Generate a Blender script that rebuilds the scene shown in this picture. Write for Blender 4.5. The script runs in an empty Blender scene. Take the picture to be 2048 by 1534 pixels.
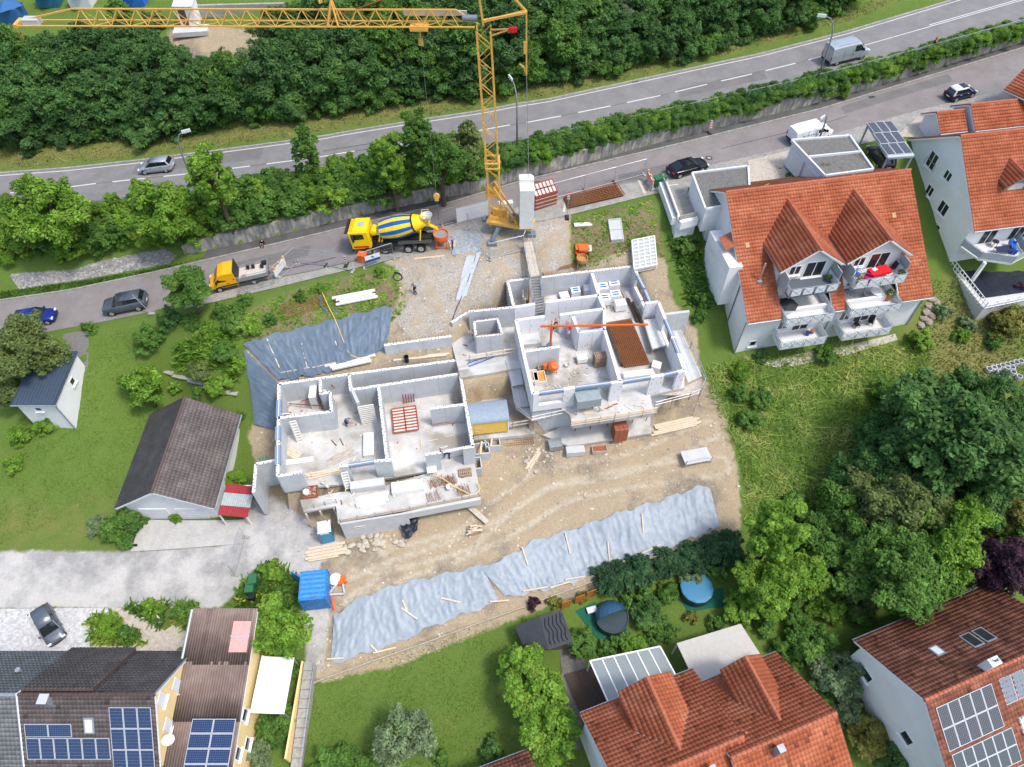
import bpy,math,random
import numpy as np
from mathutils import Vector,Matrix
R=math.radians
random.seed(7);RNG=np.random.default_rng(11)
SC=bpy.context.scene
COL=SC.collection
# camera, sky, sun, exposure
CAMZ,PITCH,FPX,CX,CY=50.0,52.5,1420.0,1024.0,767.0
cd=bpy.data.cameras.new('camera');cam=bpy.data.objects.new('camera',cd);COL.objects.link(cam)
cd.sensor_width=36;cd.lens=FPX/2048*36;cd.clip_end=1000;cd.clip_start=0.5
cam.location=(0,0,CAMZ);cam.rotation_euler=(R(90-PITCH),0,0)
SC.camera=cam
SUN=Vector((0.42,-0.2,0.9)).normalized()
W=bpy.data.worlds.new('World');SC.world=W;W.use_nodes=True
nt=W.node_tree;bg=nt.nodes['Background']
sky=nt.nodes.new('ShaderNodeTexSky');sky.sky_type='NISHITA';sky.sun_disc=False
sky.sun_elevation=math.asin(SUN.z);sky.sun_rotation=math.atan2(SUN.x,SUN.y);sky.dust_density=3.0;sky.air_density=1.2
nt.links.new(sky.outputs[0],bg.inputs[0]);bg.inputs[1].default_value=0.15
sl=bpy.data.lights.new('sun','SUN');so=bpy.data.objects.new('sun',sl);COL.objects.link(so)
sl.energy=1.5;sl.angle=R(10.0);sl.color=(1.0,0.96,0.9)
so.rotation_euler=SUN.to_track_quat('Z','Y').to_euler();so.location=(30,-20,90)
SC.view_settings.view_transform='Standard';SC.view_settings.look='None';SC.view_settings.gamma=1
SC.view_settings.use_curve_mapping=False;SC.view_settings.exposure=0.78
SC.render.engine='CYCLES';SC.cycles.max_bounces=6;SC.cycles.diffuse_bounces=3;SC.cycles.transparent_max_bounces=6
# survey: sight lines of the photograph to points of the place
_s,_c=math.sin(R(PITCH)),math.cos(R(PITCH))
def ray(u,v):
 x=(u-CX)/FPX;y=(v-CY)/FPX
 return(x,_c-_s*y,-_s-_c*y)
def P(u,v,z):
 r=ray(u,v);t=(z-CAMZ)/r[2]
 return Vector((r[0]*t,r[1]*t,z))
 # materials
MATS={}
def mat(name,col,rough=0.8,var=0.0,vs=3.0,bump=0.0,bs=40.0,metal=0.0,col2=None,spec=0.3,alpha=None,trans=0.0,wear=None):
 if name in MATS:return MATS[name]
 m=bpy.data.materials.new(name);MATS[name]=m;m.use_nodes=True
 n,l=m.node_tree.nodes,m.node_tree.links
 b=n['Principled BSDF']
 b.inputs['Roughness'].default_value=rough;b.inputs['Metallic'].default_value=metal
 b.inputs['Specular IOR Level'].default_value=spec
 b.inputs['Base Color'].default_value=(*col,1)
 if trans:b.inputs['Transmission Weight'].default_value=trans
 if alpha is not None:b.inputs['Alpha'].default_value=alpha
 if var or col2 is not None:
  g=n.new('ShaderNodeNewGeometry');t=n.new('ShaderNodeTexNoise');t.inputs['Scale'].default_value=vs;t.inputs['Detail'].default_value=6
  t.inputs['Roughness'].default_value=0.65
  l.new(g.outputs['Position'],t.inputs['Vector'])
  rp=n.new('ShaderNodeValToRGB');rp.color_ramp.elements[0].position=0.35;rp.color_ramp.elements[1].position=0.68
  c2=col2 if col2 is not None else tuple(min(1,c*(1+var)) for c in col)
  c1=col if col2 is not None else tuple(c*(1-var) for c in col)
  rp.color_ramp.elements[0].color=(*c1,1);rp.color_ramp.elements[1].color=(*c2,1)
  l.new(t.outputs['Fac'],rp.inputs['Fac']);out=rp.outputs['Color']
  if wear is not None:
   t3=n.new('ShaderNodeTexNoise');t3.inputs['Scale'].default_value=wear[1];t3.inputs['Detail'].default_value=5;l.new(g.outputs['Position'],t3.inputs['Vector'])
   r3=n.new('ShaderNodeValToRGB');r3.color_ramp.elements[0].position=wear[2];r3.color_ramp.elements[1].position=min(1,wear[2]+0.1)
   l.new(t3.outputs['Fac'],r3.inputs['Fac'])
   mx=n.new('ShaderNodeMix');mx.data_type='RGBA';l.new(r3.outputs['Color'],mx.inputs[0]);l.new(out,mx.inputs[6]);mx.inputs[7].default_value=(*wear[0],1)
   out=mx.outputs[2]
  l.new(out,b.inputs['Base Color'])
 if bump:
  g2=n.new('ShaderNodeNewGeometry');t2=n.new('ShaderNodeTexNoise');t2.inputs['Scale'].default_value=bs;t2.inputs['Detail'].default_value=4
  l.new(g2.outputs['Position'],t2.inputs['Vector'])
  bp=n.new('ShaderNodeBump');bp.inputs['Strength'].default_value=bump;bp.inputs['Distance'].default_value=0.06
  l.new(t2.outputs['Fac'],bp.inputs['Height']);l.new(bp.outputs['Normal'],b.inputs['Normal'])
 return m
def attrmat(name,col,rough=0.8,amt=1.0,spec=0.2,translucent=0.0,vs=1.2,var=0.2,hue=None):
 """colour times a per-piece value stored on the mesh ('v'), plus a slow noise; hue = a second colour reached with low noise"""
 if name in MATS:return MATS[name]
 m=bpy.data.materials.new(name);MATS[name]=m;m.use_nodes=True
 n,l=m.node_tree.nodes,m.node_tree.links;b=n['Principled BSDF']
 b.inputs['Roughness'].default_value=rough;b.inputs['Specular IOR Level'].default_value=spec
 a=n.new('ShaderNodeAttribute');a.attribute_name='v'
 g=n.new('ShaderNodeNewGeometry');t=n.new('ShaderNodeTexNoise');t.inputs['Scale'].default_value=vs;t.inputs['Detail'].default_value=4
 l.new(g.outputs['Position'],t.inputs['Vector'])
 mr=n.new('ShaderNodeMapRange');mr.inputs[1].default_value=0.3;mr.inputs[2].default_value=0.7;mr.inputs[3].default_value=1-var;mr.inputs[4].default_value=1+var
 l.new(t.outputs['Fac'],mr.inputs[0])
 mu=n.new('ShaderNodeMath');mu.operation='MULTIPLY';l.new(a.outputs['Fac'],mu.inputs[0]);l.new(mr.outputs[0],mu.inputs[1])
 mx=n.new('ShaderNodeMix');mx.data_type='RGBA';mx.inputs[6].default_value=(*col,1);mx.inputs[7].default_value=(*(hue or col),1)
 rp=n.new('ShaderNodeMapRange');rp.inputs[1].default_value=0.45;rp.inputs[2].default_value=0.7;l.new(t.outputs['Fac'],rp.inputs[0]);l.new(rp.outputs[0],mx.inputs[0])
 vm=n.new('ShaderNodeVectorMath');vm.operation='SCALE';l.new(mx.outputs[2],vm.inputs[0]);l.new(mu.outputs[0],vm.inputs['Scale'])
 l.new(vm.outputs[0],b.inputs['Base Color'])
 if translucent:
  tr=n.new('ShaderNodeBsdfTranslucent');l.new(vm.outputs[0],tr.inputs['Color']);ms=n.new('ShaderNodeMixShader');ms.inputs[0].default_value=translucent
  l.new(b.outputs[0],ms.inputs[1]);l.new(tr.outputs[0],ms.inputs[2]);l.new(ms.outputs[0],n['Material Output'].inputs['Surface'])
 return m
 # mesh helpers
class MB:
 def __init__(s):s.v=[];s.f=[];s.m=[];s.a=[];s.mi=0;s.av=1.0
 def add(s,vs,fs):
  o=len(s.v);s.v.extend([tuple(p) for p in vs])
  for f in fs:s.f.append([i+o for i in f]);s.m.append(s.mi);s.a.append(s.av)
  return s
 def quad(s,*p):return s.add(p,[list(range(len(p)))])
 def box(s,c,d,rz=0.0,M=None):
  x,y,z=d[0]/2,d[1]/2,d[2]/2
  vs=[Vector((i*x,j*y,k*z)) for k in(-1,1) for j in(-1,1) for i in(-1,1)]
  mt=M if M is not None else Matrix.Rotation(rz,3,'Z')
  vs=[mt@p+Vector(c) for p in vs]
  return s.add(vs,[[0,2,3,1],[4,5,7,6],[0,1,5,4],[2,6,7,3],[0,4,6,2],[1,3,7,5]])
 def beam(s,a,b,w,h=None,up=(0,0,1)):
  a,b=Vector(a),Vector(b);d=b-a;L=d.length
  if L<1e-6:return s
  h=h or w;z=d/L;u=Vector(up)
  if abs(z.dot(u))>0.98:u=Vector((1,0,0))
  x=u.cross(z).normalized();y=z.cross(x)
  M=Matrix((x,y,z)).transposed()
  return s.box((a+b)/2,(w,h,L),M=M)
 def tube(s,pts,r,n=6,caps=True):
  pts=[Vector(p) for p in pts];rs=r if isinstance(r,(list,tuple)) else[r]*len(pts)
  o=len(s.v);prev=None
  for i,p in enumerate(pts):
   d=(pts[min(i+1,len(pts)-1)]-pts[max(i-1,0)]).normalized()
   u=prev if prev is not None else(Vector((0,0,1)) if abs(d.z)<0.9 else Vector((1,0,0)))
   x=(u-d*u.dot(d)).normalized();prev=x;y=d.cross(x)
   for k in range(n):
    t=2*math.pi*k/n;s.v.append(tuple(p+(x*math.cos(t)+y*math.sin(t))*rs[i]))
  fs=[]
  for i in range(len(pts)-1):
   for k in range(n):
    a=o+i*n+k;b=o+i*n+(k+1)%n;fs.append([a,b,b+n,a+n])
  if caps:fs.append([o+k for k in reversed(range(n))]);fs.append([o+(len(pts)-1)*n+k for k in range(n)])
  for f in fs:s.f.append(f);s.m.append(s.mi);s.a.append(s.av)
  return s
 def lathe(s,prof,n=16,axis_o=(0,0,0),axis=(0,0,1)):
  """prof = [(radius, height)...] about an axis"""
  z=Vector(axis).normalized();u=Vector((0,0,1)) if abs(z.z)<0.9 else Vector((1,0,0));x=(u-z*u.dot(z)).normalized();y=z.cross(x)
  o=len(s.v);fs=[]
  for r,h in prof:
   for k in range(n):
    t=2*math.pi*k/n;s.v.append(tuple(Vector(axis_o)+z*h+(x*math.cos(t)+y*math.sin(t))*r))
  for i in range(len(prof)-1):
   for k in range(n):
    a=o+i*n+k;b=o+i*n+(k+1)%n;fs.append([a,b,b+n,a+n])
  fs.append([o+k for k in reversed(range(n))]);fs.append([o+(len(prof)-1)*n+k for k in range(n)])
  for f in fs:s.f.append(f);s.m.append(s.mi);s.a.append(s.av)
  return s
 def prism(s,poly,z0,z1):
  n=len(poly);vs=[(p[0],p[1],z0 if not callable(z0) else z0(p)) for p in poly]+[(p[0],p[1],z1 if not callable(z1) else z1(p)) for p in poly]
  fs=[list(reversed(range(n))),list(range(n,2*n))]+[[i,(i+1)%n,n+(i+1)%n,n+i] for i in range(n)]
  area=sum(poly[i][0]*poly[(i+1)%n][1]-poly[(i+1)%n][0]*poly[i][1] for i in range(n))
  if area<0:fs=[list(reversed(f)) for f in fs]
  return s.add(vs,fs)
 def mesh(s,name,mats,smooth=False):
  me=bpy.data.meshes.new(name);me.from_pydata(s.v,[],s.f)
  ms=mats if isinstance(mats,(list,tuple)) else[mats]
  for m in ms:me.materials.append(m)
  if len(ms)>1:me.polygons.foreach_set('material_index',s.m)
  if any(a!=1.0 for a in s.a):
   at=me.attributes.new('v','FLOAT','FACE');at.data.foreach_set('value',s.a)
  if smooth:me.polygons.foreach_set('use_smooth',[True]*len(s.f))
  me.update();return me
 def build(s,name,mats,parent=None,loc=None,rz=0.0,smooth=False,label=None):
  o=bpy.data.objects.new(name,s.mesh(name,mats,smooth));COL.objects.link(o)
  if parent is not None:o.parent=parent
  if loc is not None:o.location=loc
  if rz:o.rotation_euler[2]=rz
  if label:o['label']=label
  return o
def tag(o,label,cat,group=None,kind=None):
 if label:o['label']=label
 if cat:o['category']=cat
 if group:o['group']=group
 if kind:o['kind']=kind
 return o
def thing(name,label,cat,loc=(0,0,0),rz=0.0,group=None):
 o=bpy.data.objects.new(name,None);COL.objects.link(o);o.empty_display_size=0.3
 o.location=loc;o.rotation_euler=(0,0,rz)
 return tag(o,label,cat,group)
def inst(name,me,parent=None,loc=(0,0,0),rz=0.0,sc=None):
 o=bpy.data.objects.new(name,me);COL.objects.link(o);o.location=loc;o.rotation_euler[2]=rz
 if parent is not None:o.parent=parent
 if sc is not None:o.scale=sc if isinstance(sc,(tuple,list)) else(sc,sc,sc)
 return o
def copytree(o,parent=None):
 c=o.copy();COL.objects.link(c);c.parent=parent
 for ch in o.children:copytree(ch,c)
 return c
def npmesh(name,V,F,mats,v=None,k=4):
 """fast mesh from numpy: V (n,3), F (m,k)"""
 me=bpy.data.meshes.new(name);m=len(F)
 me.vertices.add(len(V));me.vertices.foreach_set('co',np.asarray(V,np.float32).ravel())
 me.loops.add(m*k);me.loops.foreach_set('vertex_index',np.asarray(F,np.int32).ravel())
 me.polygons.add(m);me.polygons.foreach_set('loop_start',np.arange(0,m*k,k,dtype=np.int32))
 try:me.polygons.foreach_set('loop_total',np.full(m,k,np.int32))
 except Exception:pass
 for q in(mats if isinstance(mats,(list,tuple)) else[mats]):me.materials.append(q)
 if v is not None:
  at=me.attributes.new('v','FLOAT','FACE');at.data.foreach_set('value',np.asarray(v,np.float32))
 me.update(calc_edges=True);return me
 # terrain
XL=np.array([-75,-38,-20,0,25,60,95.]);ZL=np.array([-8.2,-4.3,-2.0,0.0,1.3,3.0,4.7])
def zl(x):return float(np.interp(x,XL,ZL))
def zu(x):return zl(x)+2.5
def onroad(pts,zf):
 out=[]
 for u,v in pts:
  z=0.0
  for _ in range(12):p=P(u,v,z);z=zf(p.x)
  out.append((p.x,p.y,z))
 out.sort();return np.array(out)
UF=onroad([(-200,367),(0,347),(137,337),(284,321),(376,309),(496,294),(650,273),(821,244),(968,222),(1094,200),(1350,145),(1519,109),(1690,65),(1908,0),(2200,-95)],zu)
UN=onroad([(-200,447),(0,426),(159,409),(210,403),(506,372),(683,350),(850,321),(1011,290),(1052,282),(1350,219),(1584,167),(1758,123),(2048,43),(2250,-15)],zu)
UC=onroad([(-200,405),(20,386),(123,376),(192,367),(533,328),(639,314),(850,281),(1053,245),(1122,232),(1221,212),(1321,191),(1414,168.5),(1504,148),(1591,126.6),(1730,89),(2048,-2),(2250,-62)],zu)
WB=onroad([(-200,600),(0,572),(180,545),(352,512.6),(478,489),(650,449),(797,415),(958,383),(1128,337),(1350,277),(1587,219),(1792,161),(2048,84),(2250,20)],zl)
LF=onroad([(-200,632),(0,602),(137,582),(308,546),(427,518),(650,466),(906,405),(1077,355),(1350,291),(1642,219),(1813,167),(2048,96),(2250,34)],zl)
LN=onroad([(-200,720),(0,683),(133,656),(198,645),(308,622),(430,586),(542,557),(625,541),(730,516),(884,455),(910,447),(1200,381),(1553,301),(1833,222),(2048,171),(2250,115)],zl)
LP=onroad([(-200,720),(0,684),(133,657),(198,648),(308,632),(430,604),(546,577),(616,560),(787,518),(900,490),(1065,446),(1140,430),(1300,390),(1400,372),(1553,330),(1833,262),(2048,205),(2250,150)],zl)
def yy(T,x):return np.interp(x,T[:,0],T[:,1])
HP=[(0,700,-6.2),(200,660,-5.0),(330,650,-4.2),(60,800,-8.0),(180,760,-7.0),(240,900,-10.3),(60,1000,-11.2),(20,1100,-12.6),(240,1090,-12.4),(0,1180,-13.2),(300,1150,-12.8),(470,1150,-12.3),(100,1260,-13.6),(350,1250,-13.6),(600,1280,-13.4),(0,1500,-14.2),(300,1534,-14.4),(500,1100,-11.7),(560,1050,-11.2),(380,1080,-12.1),(500,820,-10.2),(365,785,-9.9),(290,825,-10.2),(480,860,-10.8),(420,730,-5.6),(520,690,-4.4),(650,590,-2.6),(760,600,-2.2),(850,560,-1.2),(960,560,-1.6),(870,640,-3.6),(1000,520,-1.0),(1100,500,-0.7),(1200,480,-0.5),(1040,552,-2.5),(1150,535,-2.5),(1250,525,-2.4),(1000,600,-2.8),(930,615,-3.2),(1290,420,1.2),(1240,440,0.9),(1320,560,-2.8),(1340,500,-1.2),(1390,640,-5.0),(1420,720,-7.4),(1470,720,-7.5),(1400,820,-8.6),(1300,880,-9.2),(1100,920,-9.6),(1000,1000,-10.4),(850,1080,-10.9),(720,1100,-11.2),(680,1180,-11.8),(640,1330,-13.7),(760,1190,-11.9),(1000,1130,-11.3),(1250,1030,-10.4),(1430,980,-9.8),(1440,1060,-11.3),(1200,1140,-12.6),(1000,1210,-13.0),(800,1280,-13.5),(700,1420,-14.4),(950,1400,-14.5),(900,1530,-14.8),(1200,1250,-13.6),(1350,1150,-13.1),(1300,1300,-14.2),(1400,1400,-14.6),(1500,1100,-12.0),(1560,1250,-13.6),(1600,1400,-14.6),(1800,1534,-15.2),(2048,1534,-15.4),(1750,1250,-13.6),(2048,1200,-12.9),(1900,1000,-11.3),(2048,900,-9.8),(1600,900,-9.6),(1700,780,-8.6),(1800,700,-7.5),(1650,705,-7.4),(1900,640,-6.4),(2048,640,-6.2),(2048,740,-7.6),(1560,720,-7.5),(1700,1100,-12.3),(1500,800,-8.3),(1560,1010,-11.0)]
CP=[P(u,v,z) for u,v,z in HP]
for x in range(-75,100,8):CP.append(Vector((x,float(yy(LP,x))-0.2,zl(x))))
CP=np.array([tuple(p) for p in CP])
def _tps(r2):return 0.5*r2*np.log(r2+1e-9)
_n=len(CP);_d2=((CP[:,None,:2]-CP[None,:,:2])**2).sum(2)
_A=np.zeros((_n+3,_n+3));_A[:_n,:_n]=_tps(_d2)+np.eye(_n)*6.0;_A[:_n,_n]=1;_A[:_n,_n+1:]=CP[:,:2];_A[_n:,:_n]=_A[:_n,_n:].T
_W=np.linalg.solve(_A,np.concatenate([CP[:,2],np.zeros(3)]))
def hill(x,y):
 x=np.atleast_1d(np.asarray(x,float));y=np.atleast_1d(np.asarray(y,float));z=_W[_n]+_W[_n+1]*x+_W[_n+2]*y
 for i in range(_n):z=z+_W[i]*_tps((x-CP[i,0])**2+(y-CP[i,1])**2)
 return z
def inpoly(x,y,poly):
 c=np.zeros(np.shape(x),bool);n=len(poly)
 for i in range(n):
  x1,y1=poly[i][0],poly[i][1];x2,y2=poly[(i+1)%n][0],poly[(i+1)%n][1]
  c^=((y1>y)!=(y2>y))&(x<(x2-x1)*(y-y1)/(y2-y1+1e-12)+x1)
 return c
def sdist(x,y,poly):
 d=np.full(np.shape(x),1e9);n=len(poly)
 for i in range(n):
  ax,ay=poly[i][0],poly[i][1];bx,by=poly[(i+1)%n][0]-ax,poly[(i+1)%n][1]-ay
  t=np.clip(((x-ax)*bx+(y-ay)*by)/(bx*bx+by*by+1e-12),0,1)
  d=np.minimum(d,np.hypot(x-ax-t*bx,y-ay-t*by))
 return np.where(inpoly(x,y,poly),d,-d)
PADS=[]
def pad(pts,zp,z,bl=0.5):PADS.append(([(q.x,q.y) for q in[P(u,v,zp) for u,v in pts]],z,bl))
FL,FU=-8.0,-5.0
pad([(552,766),(700,745),(918,716),(950,893),(604,948),(552,955)],FL+2.8,FL-.35,.3)
pad([(925,740),(1030,725),(1062,790),(1075,870),(945,880)],FL,FL-.55,.4)
pad([(934,624),(1013,560),(1269,531),(1320,604),(1371,742),(1064,789),(1040,712),(915,735),(897,655)],FU+2.75,FU-.35,.3)
pad([(1066,800),(1310,760),(1320,830),(1300,872),(1140,894),(1085,880)],FL-.5,FL-.9,.8)
def height(x,y):
 x=np.atleast_1d(np.asarray(x,float));y=np.atleast_1d(np.asarray(y,float))
 zlx=np.interp(x,XL,ZL);zux=zlx+2.5
 yuf,yun,ywb,ylp=yy(UF,x),yy(UN,x),yy(WB,x),yy(LP,x)
 z=hill(x,y);d=ylp-y
 b=np.clip(d/3.0,0,1);b=b*b*(3-2*b);z=zlx+(z-zlx)*b
 for poly,pz,bl in PADS:
  sd=sdist(x,y,poly);k=np.clip(sd/bl+0.5,0,1);k=np.where(d>0.3,k,0);z=z*(1-k)+pz*k
 z=np.where(d<=0,zlx,z)
 t=np.clip((y-ywb)/np.maximum(yun-ywb,0.1),0,1)
 wall=np.clip((x+38)/4.0,0,1)
 zb_w=zlx+1.7+0.8*t;zb_s=zlx+2.5*np.clip(t*1.9,0,1)
 zb=zb_w*wall+zb_s*(1-wall)
 z=np.where((y>ywb+0.25)&(y<yun),zb,z);z=np.where(y>=yun,zux,z)
 e=y-yuf;rise=np.where(e>0,0.06*np.minimum(e,5)+0.34*np.clip(e-5,0,16)+0.1*np.clip(e-21,0,60),0)
 return z+rise
def hz(x,y):return float(height(x,y)[0])
def G(u,v,lift=0.0):
 """point of the ground seen at photograph point (u, v)"""
 r=ray(u,v);t0=20.0;ts=np.arange(25,190,0.5);x=r[0]*ts;y=r[1]*ts;z=CAMZ+r[2]*ts
 hh=height(x,y);k=np.argmax(z<hh)
 if not(z<hh).any():k=len(ts)-1
 a,b=ts[k-1],ts[k]
 for _ in range(14):
  m=(a+b)/2
  if CAMZ+r[2]*m<hz(r[0]*m,r[1]*m):b=m
  else:a=m
 m=(a+b)/2
 return Vector((r[0]*m,r[1]*m,CAMZ+r[2]*m+lift))
 # ground sheet
GX0,GX1,GY0,GY1,GS=-86.0,104.0,4.0,140.0,0.4
gxs=np.arange(GX0,GX1+1e-6,GS);gys=np.arange(GY0,GY1+1e-6,GS)
GXX,GYY=np.meshgrid(gxs,gys);HG=height(GXX.ravel(),GYY.ravel()).reshape(GXX.shape)
def height(x,y):
 x=np.atleast_1d(np.asarray(x,float));y=np.atleast_1d(np.asarray(y,float))
 fx=np.clip((x-GX0)/GS,0,len(gxs)-1.001);fy=np.clip((y-GY0)/GS,0,len(gys)-1.001)
 i=fx.astype(int);j=fy.astype(int);a=fx-i;b=fy-j
 return HG[j,i]*(1-a)*(1-b)+HG[j,i+1]*a*(1-b)+HG[j+1,i]*(1-a)*b+HG[j+1,i+1]*a*b
def pgon(pts):return[(q.x,q.y) for q in[G(u,v) for u,v in pts]]
Z_DIRT=pgon([(790,508),(900,480),(1065,436),(1140,420),(1140,500),(1150,540),(1270,490),(1330,520),(1345,600),(1395,660),(1400,740),(1440,790),(1475,930),(1482,1060),(1300,1130),(1150,1195),(1000,1250),(800,1330),(640,1365),(610,1345),(625,1240),(600,1150),(560,1060),(520,960),(495,870),(510,835),(490,700),(560,680),(790,620),(800,575)])
Z_GRAV=pgon([(770,522),(900,480),(1060,438),(1135,424),(1130,520),(1150,545),(1030,560),(1010,620),(900,650),(860,700),(790,640),(820,590)])
Z_GREY=pgon([(-60,1102),(230,1102),(300,1100),(480,1085),(495,1000),(545,990),(600,1030),(690,1090),(640,1130),(660,1230),(640,1345),(612,1335),(600,1150),(500,1160),(440,1215),(0,1216),(-60,1216)])
Z_SOIL=pgon([(480,640),(560,590),(790,530),(815,600),(790,640),(560,690),(490,690)])
Z_SOIL2=pgon([(1140,440),(1300,400),(1330,520),(1270,500),(1150,545)])
Z_MEAD=pgon([(1400,740),(1480,720),(1660,690),(1850,690),(1860,830),(1700,900),(1640,1010),(1500,1080),(1480,920)])
Z_YARD=pgon([(1850,560),(2060,570),(2060,790),(1900,790),(1830,700)])
Z_VERGE=pgon([(-60,300),(300,275),(700,215),(1080,160),(1350,120),(1700,20),(1800,-30),(1880,-30),(1690,45),(1350,138),(1094,195),(820,238),(500,285),(200,322),(-60,345)])
Z_TOPDIRT=pgon([(335,60),(430,50),(520,60),(520,90),(420,118),(340,118)])
Z_BANK=pgon([(18,548),(150,540),(200,522),(330,498),(352,512),(340,526),(180,556),(40,578)])
Z_LAWN2=pgon([(600,1380),(760,1310),(1000,1230),(1000,1400),(1010,1534),(560,1534)])
Z_PARCH=pgon([(760,1420),(900,1370),(990,1420),(960,1520),(800,1534)])
Z_PARCH2=pgon([(-40,1010),(130,1000),(230,1020),(240,1090),(-40,1100)])
fx_,fy_=GXX.ravel(),GYY.ravel()
def zone(poly,soft=0.8):return np.clip(sdist(fx_,fy_,poly)/soft*0.5+0.5,0,1)
ATT={'dirt':np.maximum(zone(Z_DIRT,1.0),zone(Z_TOPDIRT,1.5)),'gravel':zone(Z_GRAV,1.6),'grey':zone(Z_GREY,1.0),'weeds':np.maximum(zone(Z_SOIL,2.0),zone(Z_SOIL2,1.6)),'dry':np.clip(zone(Z_MEAD,6)*0.18+zone(Z_VERGE,2)*0.8+zone(Z_PARCH,5)*0.35+zone(Z_PARCH2,4)*0.7+zone(Z_YARD,4)*0.9,0,1),'stone':zone(Z_BANK,0.6)}
ny,nx=GXX.shape;idx=np.arange(nx*ny).reshape(ny,nx)
F=np.stack([idx[:-1,:-1],idx[:-1,1:],idx[1:,1:],idx[1:,:-1]],-1).reshape(-1,4)
bumpy=np.zeros(len(fx_))
for s_,a_ in((1.3,.05),(2.9,.025)):
 bumpy+=a_*np.sin(fx_*s_+1.3*np.sin(fy_*s_*0.7))*np.cos(fy_*s_*1.1+np.sin(fx_*s_*0.6))
bumpy+=RNG.normal(0,0.018,len(fx_))
RUT=np.zeros(len(fx_))
for pl_ in([(640,1215),(760,1150),(900,1105),(1000,1060),(1120,985),(1260,955),(1440,930)],[(700,1130),(820,1110),(930,1080),(1010,1010),(1080,960),(1250,930),(1420,860)],[(620,1330),(640,1250),(680,1180),(760,1130)],[(870,690),(885,640),(940,590),(975,520)]):
 q_=pgon(pl_);d_=np.full(len(fx_),1e9)
 for(ax,ay),(bx,by) in zip(q_[:-1],q_[1:]):
  ex,ey=bx-ax,by-ay;t_=np.clip(((fx_-ax)*ex+(fy_-ay)*ey)/(ex*ex+ey*ey),0,1);d_=np.minimum(d_,np.hypot(fx_-ax-t_*ex,fy_-ay-t_*ey))
 RUT=np.maximum(RUT,np.exp(-((d_-.95)/.3)**2))
ATT['rut']=RUT;bumpy-=.09*RUT
flat=((fy_<yy(UF,fx_)+.6)&(fy_>yy(LP,fx_)-.6)).astype(float)
for poly,pz,bl in PADS:flat=np.maximum(flat,inpoly(fx_,fy_,poly))
ZG=HG.ravel()+bumpy*(1-flat)-0.05*(((fy_<yy(UF,fx_))&(fy_>yy(UN,fx_)))|((fy_<yy(LF,fx_))&(fy_>yy(LP,fx_))))+0.0
me=npmesh('ground',np.stack([fx_,fy_,ZG],1),F,[])
me.polygons.foreach_set('use_smooth',np.ones(len(F),bool))
for k_,a_ in ATT.items():
 at=me.attributes.new(k_,'FLOAT','POINT');at.data.foreach_set('value',a_.astype(np.float32))
gm=bpy.data.materials.new('ground_soil_and_grass');gm.use_nodes=True;gn,gl=gm.node_tree.nodes,gm.node_tree.links;gb=gn['Principled BSDF']
gb.inputs['Roughness'].default_value=0.95;gb.inputs['Specular IOR Level'].default_value=0.1
def gnoise(scale,det=5,rough=0.6,vec=None):
 t=gn.new('ShaderNodeTexNoise');t.inputs['Scale'].default_value=scale;t.inputs['Detail'].default_value=det;t.inputs['Roughness'].default_value=rough
 gl.new(vec if vec is not None else ggeo.outputs['Position'],t.inputs['Vector']);return t.outputs['Fac']
ggeo=gn.new('ShaderNodeNewGeometry')
def gramp(fac,stops):
 r=gn.new('ShaderNodeValToRGB');e=r.color_ramp.elements
 e[0].position,e[0].color=stops[0][0],(*stops[0][1],1);e[1].position,e[1].color=stops[-1][0],(*stops[-1][1],1)
 for p_,c_ in stops[1:-1]:q=e.new(p_);q.color=(*c_,1)
 gl.new(fac,r.inputs['Fac']);return r.outputs['Color']
def gmix(fac,a,b):
 m=gn.new('ShaderNodeMix');m.data_type='RGBA'
 if isinstance(fac,float):m.inputs[0].default_value=fac
 else:gl.new(fac,m.inputs[0])
 gl.new(a,m.inputs[6]);gl.new(b,m.inputs[7]);return m.outputs[2]
def gmask(att,amt=0.55,scale=0.9,lo=0.42,hi=0.58):
 a=gn.new('ShaderNodeAttribute');a.attribute_name=att
 n1=gnoise(scale,6,0.7);s=gn.new('ShaderNodeMath');s.operation='SUBTRACT';gl.new(n1,s.inputs[0]);s.inputs[1].default_value=0.5
 m=gn.new('ShaderNodeMath');m.operation='MULTIPLY';gl.new(s.outputs[0],m.inputs[0]);m.inputs[1].default_value=amt*2
 ad=gn.new('ShaderNodeMath');ad.operation='ADD';gl.new(a.outputs['Fac'],ad.inputs[0]);gl.new(m.outputs[0],ad.inputs[1])
 r=gn.new('ShaderNodeMapRange');r.inputs[1].default_value=lo;r.inputs[2].default_value=hi;gl.new(ad.outputs[0],r.inputs[0]);return r.outputs[0]
def gvor(scale):
 v=gn.new('ShaderNodeTexVoronoi');v.inputs['Scale'].default_value=scale;gl.new(ggeo.outputs['Position'],v.inputs['Vector']);return v
grass=gmix(gnoise(0.35,6),gramp(gnoise(6,8,0.75),[(0.3,(0.062,0.118,0.02)),(0.55,(0.108,0.182,0.034)),(0.75,(0.165,0.235,0.055))]),gramp(gnoise(9,8,0.75),[(0.3,(0.08,0.136,0.025)),(0.55,(0.138,0.2,0.042)),(0.75,(0.2,0.245,0.075))]))
dry=gramp(gnoise(5,8,0.8),[(0.3,(0.12,0.135,0.035)),(0.5,(0.20,0.19,0.06)),(0.72,(0.33,0.275,0.125))])
c=gmix(gmask('dry',0.62,0.5,0.25,0.85),grass,dry)
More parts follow.
